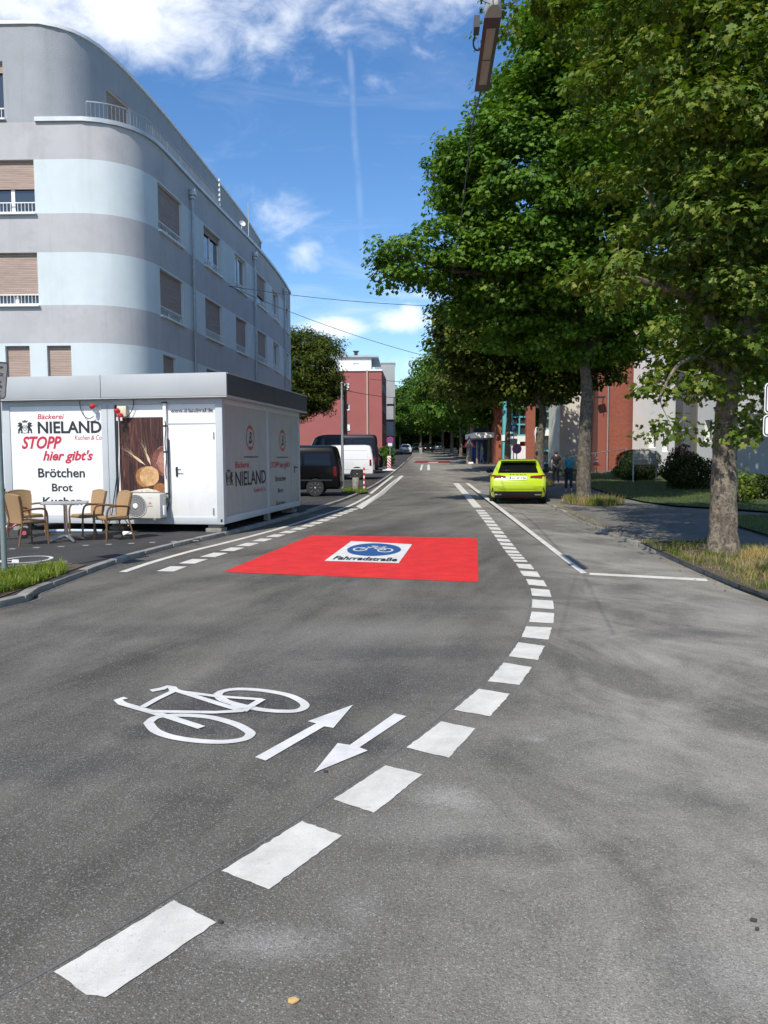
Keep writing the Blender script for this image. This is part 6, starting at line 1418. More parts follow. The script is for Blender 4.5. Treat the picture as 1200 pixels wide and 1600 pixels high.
V_.patch('rear', [(-.30, .25), (.30, .25), (.30, .275), (-.30, .275)], M['tail'], 'fog_strip', car, .036)
for sd in (-1, 1): V_.patch('rear', [(sd*.52, .30), (sd*.72, .30), (sd*.72, .345), (sd*.52, .345)], M['chrome'], 'exhaust_trim', car, .040)
V_.patch('rear', [(-.30, .80), (.30, .80), (.30, .925), (-.30, .925)], mat('lime_recess', (.33, .45, .01), .4), 'tailgate_recess', car, .008)
pl = V_.patch('rear', [(-.26, .805), (.26, .805), (.26, .905), (-.26, .905)], M['numplate'], 'number_plate', car, .022)
mb = MB(); ys = V_.pt('rear', 0, .85, .03).y; mb.poly([(-.26, ys, .805), (-.222, ys, .805), (-.222, ys, .905), (-.26, ys, .905)]); mb.build('plate_band', M['pblueeu'], pl)
mb = MB(); text_into(mb, 'EX SP 738', lambda x, z: (x, ys-.004, z), (-.20, .24, .825, .888), .02); mb.build('plate_letters', M['lblack'], pl)
mb = MB(); yk = V_.pt('rear', 0, .98, .016).y; 
text_into(mb, 'SKODA', lambda x, z: (x, V_.pt('rear', x, z, .010).y, z), (-.26, .26, .955, .985), .02, spacing=1.6); mb.build('badge_letters', M['trim'], car)
V_.patch('rear', [(-.62, .50), (.62, .50), (.62, .508), (-.62, .508)], M['trim'], 'tailgate_seam', car, .007)
for sd in (-1, 1):
    for wy in (.88, 3.56): wheel(car, sd*.80, wy, .33, .22, 10, sd, 'rim')

car.scale = (1.04, 1.02, 1.02)
# ---- vans and cars on the left forecourt
def van(name, label, cat, pos, rot, L, H, hw, paintm, wr, win_, rim='rim', high=False, wy0=.95, wb=3.0):
    r = thing(name, label, cat, pos, rot); h = H
    lv = [(.28, .06, L-.25, hw-.08, .10, .30), (.36, .02, L-.08, hw-.02, .12, .35), (.60, 0, L, hw, .12, .38), (.95, .01, L-.06, hw, .12, .38), (1.08, .02, L-.35, hw-.005, .12, .35), (1.16, .03, L-.85, hw-.015, .12, .30),
          (1.40, .06, L-1.20, hw-.05, .12, .25), (h-.28, .12, L-1.62, hw-.11, .13, .25), (h-.12, .17, L-1.85, hw-.15, .14, .25), (h-.04, .24, L-2.1, hw-.22, .14, .25), (h, .45, L-2.5, hw-.42, .14, .2)]
    v = Veh(lv, ns=18); v.body(paintm, r, [(wy0, -1), (wy0, 1), (wy0+wb, -1), (wy0+wb, 1)], wr)
    for f_ in ('left', 'right'):
        sd = 1 if f_ == 'right' else -1
        v.patch(f_, [(L-2.30, 1.17), (L-1.25, 1.17), (L-1.68, h-.30), (L-2.30, h-.30)], M['glassb'], 'side_window', r, .008)
        if win_ == 'glass':
            for (a, b) in ((.35, 1.35), (1.45, 2.55)): v.patch(f_, [(a, 1.18), (b, 1.18), (b, h-.32), (a+.06, h-.32)], M['glassb'], 'side_window', r, .008)
        else:
            mbx = MB()
            for (a, b) in ((.32, 1.75), (1.9, L-2.45)):
                q = [(a, 1.16), (b, 1.16), (b-.02, h-.30), (a+.08, h-.30)]
                pts = []
                for (s0, s1) in zip(q, q[1:]+q[:1]):
                    for i in range(5): k = i/5; pts.append(v.pt(f_, s0[0]+(s1[0]-s0[0])*k, s0[1]+(s1[1]-s0[1])*k, .004))
                mbx.tube(pts+[pts[0]], .014, 4)
            mbx.build('pressed_panel', paintm, r, smooth=True)
        v.patch(f_, [(.30, .60), (L-.6, .60), (L-.6, .66), (.30, .66)], M['trim'] if win_ == 'glass' else paintm, 'side_moulding', r, .012, 8)
        v.patch(f_, [(wy0+wb-.1, 1.04), (wy0+wb+.06, 1.04), (wy0+wb+.06, 1.075), (wy0+wb-.1, 1.075)], M['trim'], 'door_handle', r, .02, 2)
        v.patch(f_, [(1.82, .45), (1.83, .45), (1.83, h-.28), (1.82, h-.28)], M['trim'], 'door_seam', r, .004, 8); v.patch(f_, [(L-2.38, .45), (L-2.37, .45), (L-2.37, h-.28), (L-2.38, h-.28)], M['trim'], 'door_seam', r, .004, 8)
        v.patch('rear', [(sd*(hw-.24), .80), (sd*(hw-.13), .80), (sd*(hw-.15), 1.15), (sd*(hw-.22), 1.15)], M['tail'], 'tail_light', r, .012, 3)
        v.patch(f_, [(.12, .78), (.24, .80), (.24, 1.14), (.14, 1.16)], M['tail'], 'tail_light', r, .012, 3)
        mb = MB(); c_ = Vector((sd*(hw+.12), L-1.25, 1.12)); mb.ball(c_, .13, 10, 0, (.7, .5, 1.1)); mb.build('mirror', M['trim'], r, smooth=True)
        for wy in (wy0, wy0+wb): wheel(r, sd*(hw-.13), wy, wr, .22, 8, sd, rim)
    v.patch('rear', [(-hw+.28, 1.2), (hw-.28, 1.2), (hw-.34, h-.35), (-hw+.34, h-.35)], M['glassb'], 'rear_window', r, .012)
    v.patch('rear', [(-hw+.1, .34), (hw-.1, .34), (hw-.06, .56), (-hw+.06, .56)], M['trim'], 'bumper', r, .03)
    v.patch('front', [(-hw+.25, 1.18), (hw-.25, 1.18), (hw-.35, h-.3), (-hw+.35, h-.3)], M['glassb'], 'windscreen', r, .012)
    return r
def vloc(px, Y, rot, hw, dz=.07): # rear right corner column px on the near side at distance Y
    p = AT(px, 740, Y); f = Vector((-math.sin(rot), math.cos(rot), 0)); side = Vector((math.cos(rot), math.sin(rot), 0))
    return Vector((p.x, p.y, gz(Y)+dz))+side*hw      # near side is the vehicle's left (-x)
rot = R(90)
van('van', 'black passenger van with alloy wheels parked beside the bakery container', 'van', vloc(531, 29.4, rot, .93), rot, 4.9, 1.97, .95, M['pblack'], .345, 'glass')
van('van', 'white panel van parked between the two dark vans', 'van', vloc(584, 43.6, rot, .93), rot, 4.9, 1.98, .95, M['pwhite'], .34, 'panel')
van('high_van', 'long dark blue high roof van behind the white van', 'van', vloc(591, 51.5, rot, 1.0), rot, 5.9, 2.62, 1.0, M['pblue'], .36, 'panel', wb=3.6, wy0=1.1)
def smallcar(label, pos, rot, paintm, s_=1.0, name='car', L=4.1, H=1.48):
    r = thing(name, label, 'car', pos, rot); hw = .86; h = H
    lv = [(.20, .22, L-.2, .76, .14, .3), (.30, .06, L-.06, .83, .18, .4), (.55, 0, L, .86, .2, .42), (.78, .05, L-.06, .86, .2, .4), (.90, .10, L-.5, .84, .2, .35), (.97, .16, L-1.0, .80, .18, .25), (1.20, .35, L-1.45, .72, .17, .2), (h-.10, .52, L-1.8, .64, .16, .18), (h, .85, L-2.1, .48, .14, .15)]
    v = Veh(lv); v.body(paintm, r, [(.75, -1), (.75, 1), (L-.82, -1), (L-.82, 1)], .31)
    for f_ in ('left', 'right'):
        sd = 1 if f_ == 'right' else -1
        v.patch(f_, [(.55, .98), (L-1.15, .98), (L-1.8, h-.12), (.75, h-.12)], M['glassb'], 'side_window', r, .008)
        v.patch('rear', [(sd*.45, .70), (sd*.64, .70), (sd*.62, .90), (sd*.48, .88)], M['tail'], 'tail_light', r, .014, 3); v.patch(f_, [(.22, .72), (.34, .74), (.34, .88), (.24, .90)], M['tail'], 'tail_light', r, .014, 3)
        mb = MB(); p_ = v.pt('front', sd*.42, .68, .01); mb.ball(p_, .12, 10, 0, (1.2, .4, .7)); mb.build('headlight', M['wl'], r, smooth=True)
        for wy in (.75, L-.82): wheel(r, sd*.74, wy, .31, .2, 6, sd)
    v.patch('rear', [(-.55, .98), (.55, .98), (.46, h-.14), (-.46, h-.14)], M['glassb'], 'rear_window', r, .012); v.patch('front', [(-.60, 1.0), (.60, 1.0), (.50, h-.14), (-.50, h-.14)], M['glassb'], 'windscreen', r, .02)
    v.patch('front', [(-.35, .40), (.35, .40), (.35, .56), (-.35, .56)], M['trim'], 'grille', r, .012, 4); return r
dc = smallcar('small dark car with red tail light parked behind the high dark van', Vector((AT(600.5, 740, 56.5).x-.0, 57.3, gz(57)+.07)), R(86), M['pblack'], H=1.5)
mb = MB(); rr = random.Random(2); c0 = dc.location+Vector((-1.15, 0, 1.50)); 
for k in range(5): mb.ball(c0+Vector((-.25*k+.1, rr.uniform(-.2, .2), .10+rr.uniform(0, .04))), .16, 8, 0, (1, 1, .75))
mb.box(c0+Vector((-.4, 0, .02)), (1.5, .8, .05)); o = mb.build('roof_load', mat('yellow_load', (.62, .47, .22), .8, var=.4, vscale=8), smooth=True); tag(o, 'yellowish load on the roof of the small dark car', 'roof load')
# far cars at the street end
def at_far(px, Y, dz=.02): q = AT(px, 700, Y); return Vector((q.x, Y, gz(Y)+dz))
fc = [(632, 118, R(183), M['pwhite'], 'pale car parked at the far left of the street end'), (650, 140, R(180), M['pgrey'], 'grey car at the street end, right of the pale car'), (668, 132, R(178), M['pblack'], 'black car at the far street end under the trees'), (682, 150, R(185), M['pgrey'], 'rightmost grey car at the far street end')]
for px, Y, rt, pm, lab in fc: smallcar(lab, at_far(px, Y), rt, pm)
# ================================================================== CAFE FURNITURE, STREET FURNITURE, WIRES
M['wood'] = mat('brown_lacquered_cane', (.17, .085, .035), .4, var=.25, vscale=12); 
m = mat('rattan_weave', (.40, .25, .12), .75); t = NT(m.node_tree); tc = t.new('ShaderNodeTexCoord'); x, y, z = t.sep(tc.outputs['Object'])
w1 = t.m('SINE', t.m('MULTIPLY', t.m('ADD', x, y), 420)); w2 = t.m('SINE', t.m('MULTIPLY', t.m('ADD', z, t.m('MULTIPLY', y, .6)), 500)); wv = t.m('MULTIPLY', w1, w2)
t.put(t.n['Principled BSDF'].inputs['Base Color'], t.mix(t.mapr(wv, -.6, .6), (.27, .155, .070, 1), (.50, .33, .17, 1))); t.put(t.n['Principled BSDF'].inputs['Normal'], t.bump(wv, .6, .004)); M['rattan'] = m
def chair(label, pos, ang):
    r = thing('rattan_chair', label, 'chair', pos, ang, 'rattan chairs around the cafe table')  # faces local +y
    mb = MB(); vs = []; n = 6; k = 8                     # backrest: curved woven shield
    prof = [(-.20, .40, .19), (-.205, .52, .205), (-.225, .66, .225), (-.25, .80, .24), (-.27, .88, .235)]
    for (yy, zz, hw) in prof:
        for i in range(k+1): u = 2*i/k-1; vs.append((hw*u, yy+.035*u*u, zz+(.035*(1-u*u) if zz > .85 else 0)))
    fs = [(j*(k+1)+i, j*(k+1)+i+1, (j+1)*(k+1)+i+1, (j+1)*(k+1)+i) for j in range(len(prof)-1) for i in range(k)]
    b = [Vector(v)+Vector((0, -.022, 0)) for v in vs]; mb.add(vs, fs); mb.add(b, fs)
    m_ = (len(prof)-1)*(k+1); edge = list(range(0, k+1))+[(j+1)*(k+1)+k for j in range(len(prof)-1)]+list(range(m_+k-1, m_-1, -1))+[j*(k+1) for j in range(len(prof)-2, 0, -1)]
    N0 = len(vs); A = [Vector(vs[i]) for i in edge]; B = [b[i] for i in edge]; mb.add(A+B, [(i, (i+1) % len(edge), len(edge)+(i+1) % len(edge), len(edge)+i) for i in range(len(edge))])
    br = mb.build('backrest', M['rattan'], r, smooth=True, angle=50)
    mb = MB(); top = [(v[0], v[1]-.01, v[2]+.006) for v in vs[m_:]]; mb.tube(top, .014, 6); mb.build('top_rail', M['rattan'], r, smooth=True)
    mb = MB(); mb.box((0, .02, .43), (.46, .44, .05)); mb.build('seat', M['rattan'], r, bevel=.02)
    mb = MB(); mb.tube([(-.22, .24, .40), (.22, .24, .40)], .013, 6); mb.tube([(-.2, -.18, .40), (.2, -.18, .40)], .013, 6)
    for sd in (-1, 1): mb.tube([(sd*.22, .24, .40), (sd*.2, -.18, .40)], .013, 6); mb.tube(smooth_line([Vector((sd*.2, -.20, .26)), Vector((sd*.13, -.20, .34)), Vector((sd*.04, -.19, .40))], 4), .009, 5)
    mb.build('seat_frame', M['wood'], r, smooth=True)
    for sd in (-1, 1):
        mb = MB(); mb.tube(smooth_line([Vector((sd*.255, .27, 0)), Vector((sd*.25, .255, .30)), Vector((sd*.262, .25, .52)), Vector((sd*.268, .20, .635)), Vector((sd*.268, .06, .655)), Vector((sd*.255, -.10, .645)), Vector((sd*.225, -.21, .63))], 5), .019, 8); mb.build('armrest', M['wood'], r, smooth=True)
        mb = MB(); mb.tube([(sd*.235, -.30, 0), (sd*.205, -.215, .36), (sd*.20, -.20, .46), (sd*.225, -.235, .70), (sd*.238, -.275, .90)], .016, 8); mb.build('leg', M['wood'], r, smooth=True)
    return r
PZ = .07
def cpos_(px, py): q = G(px, py, PZ); return Vector((q.x, q.y, PZ))
chair('rattan armchair at front left of the cafe table, seen from behind', cpos_(42, 851), R(-32)); chair('rattan armchair at back left of the cafe table near the container corner', cpos_(42, 838.5), R(-128))
chair('rattan armchair between the cafe table and the container, right of centre', cpos_(139, 838.5), R(140)); chair('rattan armchair farthest right, in front of the air conditioner', cpos_(178, 843.5), R(136))
tb = thing('cafe_table', 'square grey cafe table on a steel pedestal between the rattan chairs', 'table', cpos_(104, 846), R(18))
mb = MB(); mb.box((0, 0, .725), (.78, .78, .026)); mb.build('tabletop', mat('table_grey', (.30, .30, .30), .4, var=.1), tb, bevel=.006)
mb = MB(); mb.cyl((0, 0, .06), (0, 0, .71), .036, n=16); mb.box((0, 0, .70), (.4, .06, .02)); mb.box((0, 0, .698), (.06, .4, .02)); mb.build('pedestal', M['chrome'], tb, smooth=True)
for k in range(4):
    a = k*math.pi/2+.5; mb = MB(); mb.tube(smooth_line([Vector((0, 0, .10)), Vector((.13*math.cos(a), .13*math.sin(a), .085)), Vector((.33*math.cos(a), .33*math.sin(a), .02))], 4), [.032]*4+[.026]*4+[.016], 8); mb.build('foot', mat('brushed_steel', (.5, .5, .5), .35, .9) if k == 0 else bpy.data.materials['brushed_steel'], tb, smooth=True)
# things lying under the container edge
mb = MB(); a = cpos_(70, 832); b = cpos_(160, 831.5); mb.tube([a+Vector((0, 0, .03)), a.lerp(b, .4)+Vector((0, .1, .03)), b+Vector((0, 0, .03))], .03, 8); o = mb.build('pipe', mat('pale_blue_pipe', (.45, .55, .65), .5), smooth=True); tag(o, 'pale blue pipe lying under the front edge of the container', 'pipe')
rr = random.Random(9); c0 = cpos_(200, 837)
mb = MB(); 
vs = [c0+Vector((rr.uniform(-.13, .13), rr.uniform(-.10, .10), rr.uniform(.0, .10))) for _ in range(16)]; bm = bmesh.new(); [bm.verts.new(v) for v in vs]; bmesh.ops.convex_hull(bm, input=bm.verts); me = bpy.data.meshes.new('crumpled_foil'); bm.to_mesh(me); bm.free(); me.materials.append(M['wl']); o = bpy.data.objects.new('crumpled_foil', me); COL.objects.link(o); tag(o, 'crumpled white foil on the ground behind the right rattan chair', 'foil')
# potted plant and toy trike at the far left
pp = thing('potted_plant', 'potted green plant half hidden behind the sign pole', 'plant', cpos_(6, 822), 0)
mb = MB(); mb.lathe([(.16, 0), (.21, .35), (.19, .35), (.18, .30), (.01, .30)], (0, 0, 0), 20); mb.build('pot', mat('grey_pot', (.35, .35, .34), .7), pp, smooth=True, angle=40)
rng = np.random.default_rng(77); D = rng.normal(size=(380, 3)); D /= np.linalg.norm(D, axis=1, keepdims=True); pl_ = np.array(pp.location); leaves_mesh('foliage', D*rng.random((380, 1))**.4*np.array([.26, .26, .28])+np.array([0, 0, .62])+pl_, D+rng.normal(size=D.shape)*.5, .09, 'simple', M['leaf1'], pp, rng, pl_)
tr = thing('tricycle', 'small pink and white child tricycle beside the sign pole', 'tricycle', cpos_(9, 843), R(-60))
mb = MB(); mb.tube([(0, .30, .38), (0, .22, .30), (0, 0, .16), (0, -.22, .12)], .018, 8); mb.tube([(-.15, .26, .45), (0, .26, .40), (.15, .26, .45)], .014, 6); mb.tube([(0, .26, .40), (0, .32, .11)], .015, 6); mb.tube([(-.16, -.22, .10), (.16, -.22, .10)], .012, 6); mb.build('frame', mat('pink_plastic', (.62, .18, .26), .4), tr, smooth=True)
mb = MB(); mb.box((0, -.05, .24), (.16, .22, .05)); mb.build('seat', M['wl'], tr, bevel=.02)
for (x_, y_, r_) in ((0, .32, .11), (-.17, -.22, .085), (.17, -.22, .085)):
    mb = MB(); mb.lathe([(r_*.7, -.025), (r_, -.02), (r_, .02), (r_*.7, .025)], (x_, y_, r_), 18, axis=(1, 0, 0)); w_ = mb.build('wheel', M['tyre'], tr, smooth=True, angle=40); mb = MB(); mb.lathe([(r_*.4, -.03), (r_*.4, .03)], (x_, y_, r_), 12, axis=(1, 0, 0)); mb.build('hub', mat('hub_pink', (.70, .12, .2), .4) if r_ == .11 else bpy.data.materials['hub_pink'], w_)

# ---- signs
M['sback'] = mat('sign_white', (.78, .78, .77), .4); M['sblue'] = mat('sign_blue', (.015, .09, .38), .4); M['sred'] = mat('sign_red', (.62, .02, .03), .4); M['sgrey'] = mat('sign_faded_brown', (.17, .155, .155), .6, var=.2, vscale=10)
def pole(par, h, r=.03, m='galv', x=0, y=.03): mb = MB(); mb.cyl((x, y, 0), (x, y, h), r, n=12); return mb.build('pole', M[m], par, smooth=True)
def rrect(w, h, r, n=5):
    P = []
    for (cx, cz, a0) in ((w/2-r, h/2-r, 0), (-w/2+r, h/2-r, 90), (-w/2+r, -h/2+r, 180), (w/2-r, -h/2+r, 270)):
        for i in range(n+1): a = R(a0+90*i/n); P.append((cx+r*math.cos(a), cz+r*math.sin(a)))
    return P
def plate(par, name, shape, m, c, rot=None, y=0.0, th=.004):
    rot = rot or Matrix.Identity(3); f = lambda a, b, yy: Vector(c)+rot @ Vector((a, yy, b)); mb = MB(); mb.prism([f(a, b, y) for a, b in shape], rot @ Vector((0, th, 0))); return mb.build(name, m, par)
# left near sign: faded arrow sign on a green grey pole
q = G(6, 899, .085); sp = thing('street_sign', 'faded brown arrow sign tilted on a green grey pole at the left edge', 'sign', (q.x, q.y, .08), 0)
top = AT(-2, 560, q.y); pole(sp, top.z+.2, .036, 'galvg' if 'galvg' in M else 'galv')
c0 = AT(-14, 593, q.y-.05)-Vector((q.x, q.y, .08)); rt = Matrix.Rotation(R(7), 3, 'Y') @ Matrix.Rotation(R(-28), 3, 'Z')
pz_ = plate(sp, 'sign_panel', rrect(.68, .46, .04), M['sgrey'], c0, rt, -.02)
def onp(a, b): return Vector(c0)+rt @ Vector((a, -.0225, b))
mb = MB(); o2 = rrect(.67, .45, .035); stroke(mb, o2, .018, onp, True); text_into(mb, 'Parkplatz', onp, (-.26, .27, .035, .11), .02); stroke(mb, [(-.2, .165), (.2, .165)], .012, onp); mb.poly([onp(.2, .19), onp(.26, .165), onp(.2, .14)])
stroke(mb, [(-.1, -.0), (.05, -.04), (.24, -.02)], .02, onp); stroke(mb, [(.10, -.03), (.26, -.09)], .03, onp); stroke(mb, [(-.1, -.1), (.08, -.05)], .02, onp)
for k in (0, 1): text_into(mb, ('Zufahrt nur', 'für Kunden')[k], onp, (-.2, .26, -.155-.05*k, -.125-.05*k), .01)
mb.build('sign_symbols', M['lblack'], pz_)
for o_ in sp.children:
    if o_.name.startswith('pole'): o_.data.materials[0] = mat('grey_green_paint', (.20, .25, .24), .55, .2, var=.15, vscale=8)
# right edge signs
q = AT(1222, 700, 8.6); sp = thing('street_sign', 'two white round cornered sign plates cut off by the right picture edge', 'sign', (q.x+.03, 8.6, 0), 0); pole(sp, 2.9)
for (y0, y1, w_) in ((598, 646.5, .40), (648, 682, .42)):
    za, zb = AT(1200, y1, 8.6).z, AT(1200, y0, 8.6).z; cc = ((1193.5 if y0 == 598 else 1192.5)/1.0); xl_ = AT(cc, 640, 8.6).x-(q.x+.03); h_ = zb-za
    a_ = plate(sp, 'sign_panel', [(x_+xl_+w_/2, z_) for x_, z_ in rrect(w_, h_, .045)], M['sback'], (0, -.01, (za+zb)/2)); mb = MB(); stroke(mb, [(x_+xl_+w_/2, z_) for x_, z_ in rrect(w_-.035, h_-.035, .035)], .014, lambda a, b: (a, -.0125, b+(za+zb)/2), True)
    text_into(mb, 'P' if y0 == 598 else 'frei', lambda a, b: (a, -.0125, b+(za+zb)/2), (xl_+.12, xl_+.28, -h_*.25, h_*.25), .01); mb.build('sign_symbols', M['lblack'], a_)
# parking / no stopping sign cluster behind the lime car
def sg(px, Y, zt): q = AT(px, 700, Y); return Vector((q.x, Y, gz(Y)+.07))
Yp = 44.0; b_ = sg(802.5, Yp, 0); ps = thing('parking_sign', 'blue P parking sign with white supplementary plates on a grey pole behind the lime car', 'sign', b_, R(4)); pole(ps, 3.35)
def zrel(py, Y, b): return AT(800, py, Y).z-b.z
zc = zrel(669, Yp, b_); pn = plate(ps, 'sign_panel', rrect(.40, .42, .03), M['sblue'], (0, -.01, zc)); mb = MB(); text_into(mb, 'P', lambda a, b: (a, -.0125, b), (-.08, .10, zc-.13, zc+.13), .02); mb.build('letter', M['sback'], pn)
z2_ = zrel(679, Yp, b_); pn = plate(ps, 'sign_panel', rrect(.40, .16, .02), M['sback'], (0, -.012, z2_-.02)); mb = MB(); mb.poly([(-.16, -.0145, z2_-.08), (-.04, -.0145, z2_-.08), (-.04, -.0145, z2_+.04), (-.16, -.0145, z2_+.04)]); mb.build('symbol', M['sblue'], pn)
z3_ = zrel(690, Yp, b_); pn = plate(ps, 'sign_panel', rrect(.42, .34, .02), mat('sign_grey_back', (.30, .31, .32), .5), (0, -.011, z3_)); 
b_ = sg(807.5, 43.0, 0); ns = thing('no_stopping_sign', 'round blue and red no stopping sign on a low pole behind the lime car', 'sign', b_, R(3)); pole(ns, zrel(694, 43, b_)); zc = zrel(701.5, 43, b_)
def nostop(par, zc, r):
    p_ = plate(par, 'sign_panel', ring(0, 0, r, r, 28), M['sred'], (0, -.01, zc)); plate(par, 'blue_face', ring(0, 0, r*.80, r*.80, 28), M['sblue'], (0, -.0125, zc), th=.002)
    mb = MB(); w_ = r*.14; fm_ = lambda a, b: (a, -.0145, b+zc); stroke(mb, [(-r*.6, r*.6), (r*.6, -r*.6)], w_, fm_); stroke(mb, [(r*.6, r*.6), (r*.07, r*.07)], w_, fm_); stroke(mb, [(-r*.07, -r*.07), (-r*.6, -r*.6)], w_, fm_); mb.build('cross', M['sred'], p_)
nostop(ns, zc, .27)
# left street: no stopping sign with plate, warning beacon, blue sign
Yn = 62.0; b_ = sg(609.5, Yn, 0); ns = thing('no_stopping_sign', 'red and blue round sign above a white plate beyond the warning beacon', 'sign', b_, R(4)); pole(ns, zrel(681, Yn, b_)); nostop(ns, zrel(686.5, Yn, b_), .27); plate(ns, 'sign_panel', rrect(.34, .26, .02), M['sback'], (0, -.01, zrel(693.5, Yn, b_)))
Yb = 55.0; b_ = G(608, 735.5, .07); Yb = b_.y; bc = thing('warning_beacon', 'red and white striped warning beacon on a white foot at the left kerb', 'beacon', b_, R(4))
hb = AT(608, 712.5, Yb).z-b_.z; wb_ = .26
mb = MB(); mb.b2((-wb_/2, -.03, .14), (wb_/2, .03, hb)); bd = mb.build('panel', M['sback'], bc, bevel=.01)
mb = MB(); s_h = (hb-.14)/4.2
for k in range(-1, 5):
    z0 = .14+k*s_h; pts = [(-wb_/2+.01, z0+wb_), (wb_/2-.01, z0), (wb_/2-.01, z0+s_h*.5), (-wb_/2+.01, z0+s_h*.5+wb_)]
    pts = [(x_, -.032, min(max(z_, .16), hb-.02)) for x_, z_ in pts]
    if abs(pts[0][2]-pts[3][2])+abs(pts[1][2]-pts[2][2]) > .05: mb.poly(pts)
mb.build('stripes', M['sred'], bd); mb = MB(); mb.box((0, 0, .04), (.95, .38, .08)); mb.box((0, 0, .11), (.5, .22, .06)); mb.build('foot', M['wl'], bc, bevel=.02)
b_ = sg(577, 56, 0); bs = thing('parking_sign', 'small blue parking sign above the roof of the high dark van', 'sign', Vector((b_.x, 60.0, gz(60)+.07)), 0); pole(bs, AT(577, 681, 60).z-gz(60)); zc = AT(577, 685.5, 60).z-gz(60)-.07; pn = plate(bs, 'sign_panel', rrect(.40, .30, .03), M['sblue'], (0, -.01, zc)); mb = MB(); text_into(mb, 'P', lambda a, b: (a, -.0125, b), (-.06, .08, zc-.1, zc+.1), .02); mb.build('letter', M['sback'], pn)
# red white bollard, wooden post, lamp posts
b_ = G(569, 765.5, .07); bo = thing('bollard', 'red and white striped bollard at the grass patch by the left kerb', 'bollard', b_, 0); mb = MB(); mb.cyl((0, 0, 0), (0, 0, .98), .038, n=14); mb.ball((0, 0, .98), .038, 10); pst = mb.build('post', M['sback'], bo, smooth=True)
for k in range(4): mb = MB(); mb.cyl((0, 0, .16+.24*k), (0, 0, .28+.24*k), .0405, n=14); mb.build('red_band', M['sred'], pst, smooth=True)
b_ = G(556, 765.5, .07); wp_ = MB(); wp_.cyl((0, 0, -.02), (0, 0, .55), .16, r2=.15, n=14); o = wp_.build('stump', mat('grey_stone_post', (.25, .24, .20), .9, var=.3, vscale=8), smooth=True, bevel=.02); o.location = b_; tag(o, 'squat grey stone post left of the striped bollard', 'post')
pg = [(p.x, p.y) for p in [G(*q, .07) for q in [(533, 770), (545, 772), (575, 769), (572, 763), (540, 763)]]]; o = sheet('grass_patch', pg, .078, M['lawn']); tag(o, 'small grass patch around the striped bollard', None)
blades('grass_patch_blades', 'short grass around the striped bollard', scatter(pg, 1500, 31, .08), .12, .012, .6, M['gr_bed'], 31)
b_ = G(535.5, 763, .07); lp = thing('lamp_post', 'tall thin grey street pole right behind the black van', 'pole', b_, 0); hh = AT(533, 600, b_.y).z-b_.z
mb = MB(); mb.tube([(0, 0, 0), (0, 0, hh*.55), (0, 0, hh)], [.075, .06, .045], 12); mb.build('shaft', M['galv'], lp, smooth=True); mb = MB(); mb.lathe([(.06, 0), (.075, .04), (.02, .10)], (0, 0, hh), 12); mb.build('cap', M['galv'], lp)
Yq = 66.0; b_ = sg(540, Yq, 0); o_ = thing('lamp_post', 'brown street pole in front of the red building', 'pole', b_, 0); hh = AT(538.5, 606, Yq).z-b_.z; mb = MB(); mb.tube([(0, 0, 0), (0, 0, hh)], [.20, .14], 12); mb.build('shaft', mat('rusty_brown', (.20, .10, .07), .8), o_, smooth=True); mb = MB(); mb.lathe([(.15, 0), (.18, .05), (.03, .15)], (0, 0, hh), 12); mb.build('cap', M['dark'], o_)
# warning triangle, blue cabin, timber posts on the right
Yw = 72.0; b_ = sg(733, Yw, 0); wt = thing('warning_sign', 'triangular red bordered warning sign above the timber tree stakes on the right', 'sign', b_, 0); pole(wt, AT(733, 688, Yw).z-b_.z, .04); zc = AT(733, 692.5, Yw).z-b_.z-.05
tri = [(-.62, -.36), (.62, -.36), (0, .72)]; pn = plate(wt, 'sign_panel', tri, M['sred'], (0, -.02, zc)); plate(wt, 'white_face', [(a*.66, b*.66) for a, b in tri], M['sback'], (0, -.026, zc), th=.004)
mb = MB(); fm_ = lambda a, b: (a, -.030, b+zc); mb.poly([fm_(*q) for q in ring(.02, .18, .05, .05, 10)]); stroke(mb, [(.0, .12), (-.03, -.03), (-.14, -.2)], .05, fm_); stroke(mb, [(-.03, -.03), (.08, -.2)], .05, fm_); stroke(mb, [(.0, .1), (.12, .0)], .03, fm_); mb.build('symbol', M['lblack'], pn)
M['timber'] = mat('weathered_timber', (.30, .24, .17), .9, var=.3, vscale=5)
for i, (px, Y_, yt, lab) in enumerate([(730.5, 71, 695, 'left timber stake below the triangular sign'), (735, 71.5, 695, 'right timber stake below the triangular sign'), (745.5, 70, 690, 'timber stake in front of the blue cabin')]):
    b_ = sg(px, Y_, 0); h_ = AT(px, yt, Y_).z-b_.z; mb = MB(); mb.cyl((0, 0, 0), (0, 0, h_), .10, r2=.085, n=10); mb.lathe([(.085, 0), (.02, .05)], (0, 0, h_), 10); o = mb.build('timber_stake', M['timber'], smooth=True, angle=40); o.location = b_; tag(o, lab, 'stake', 'timber tree stakes')
Yt = 76.0; b_ = sg(744.5, Yt, 0); tc_ = thing('portable_toilet', 'blue portable toilet cabin standing under the far street trees', 'toilet cabin', b_, R(2)); M['tblue'] = mat('cabin_blue', (.015, .07, .22), .5); w_ = 1.05
mb = MB(); mb.box((0, 0, 1.08), (w_, w_, 2.05)); mb.build('cabin', M['tblue'], tc_, bevel=.03); mb = MB(); mb.box((0, 0, 2.17), (w_+.08, w_+.08, .10)); mb.box((0, 0, 2.25), (w_*.7, w_*.7, .08)); mb.build('roof', mat('cabin_roof', (.55, .60, .65), .5), tc_, bevel=.02)
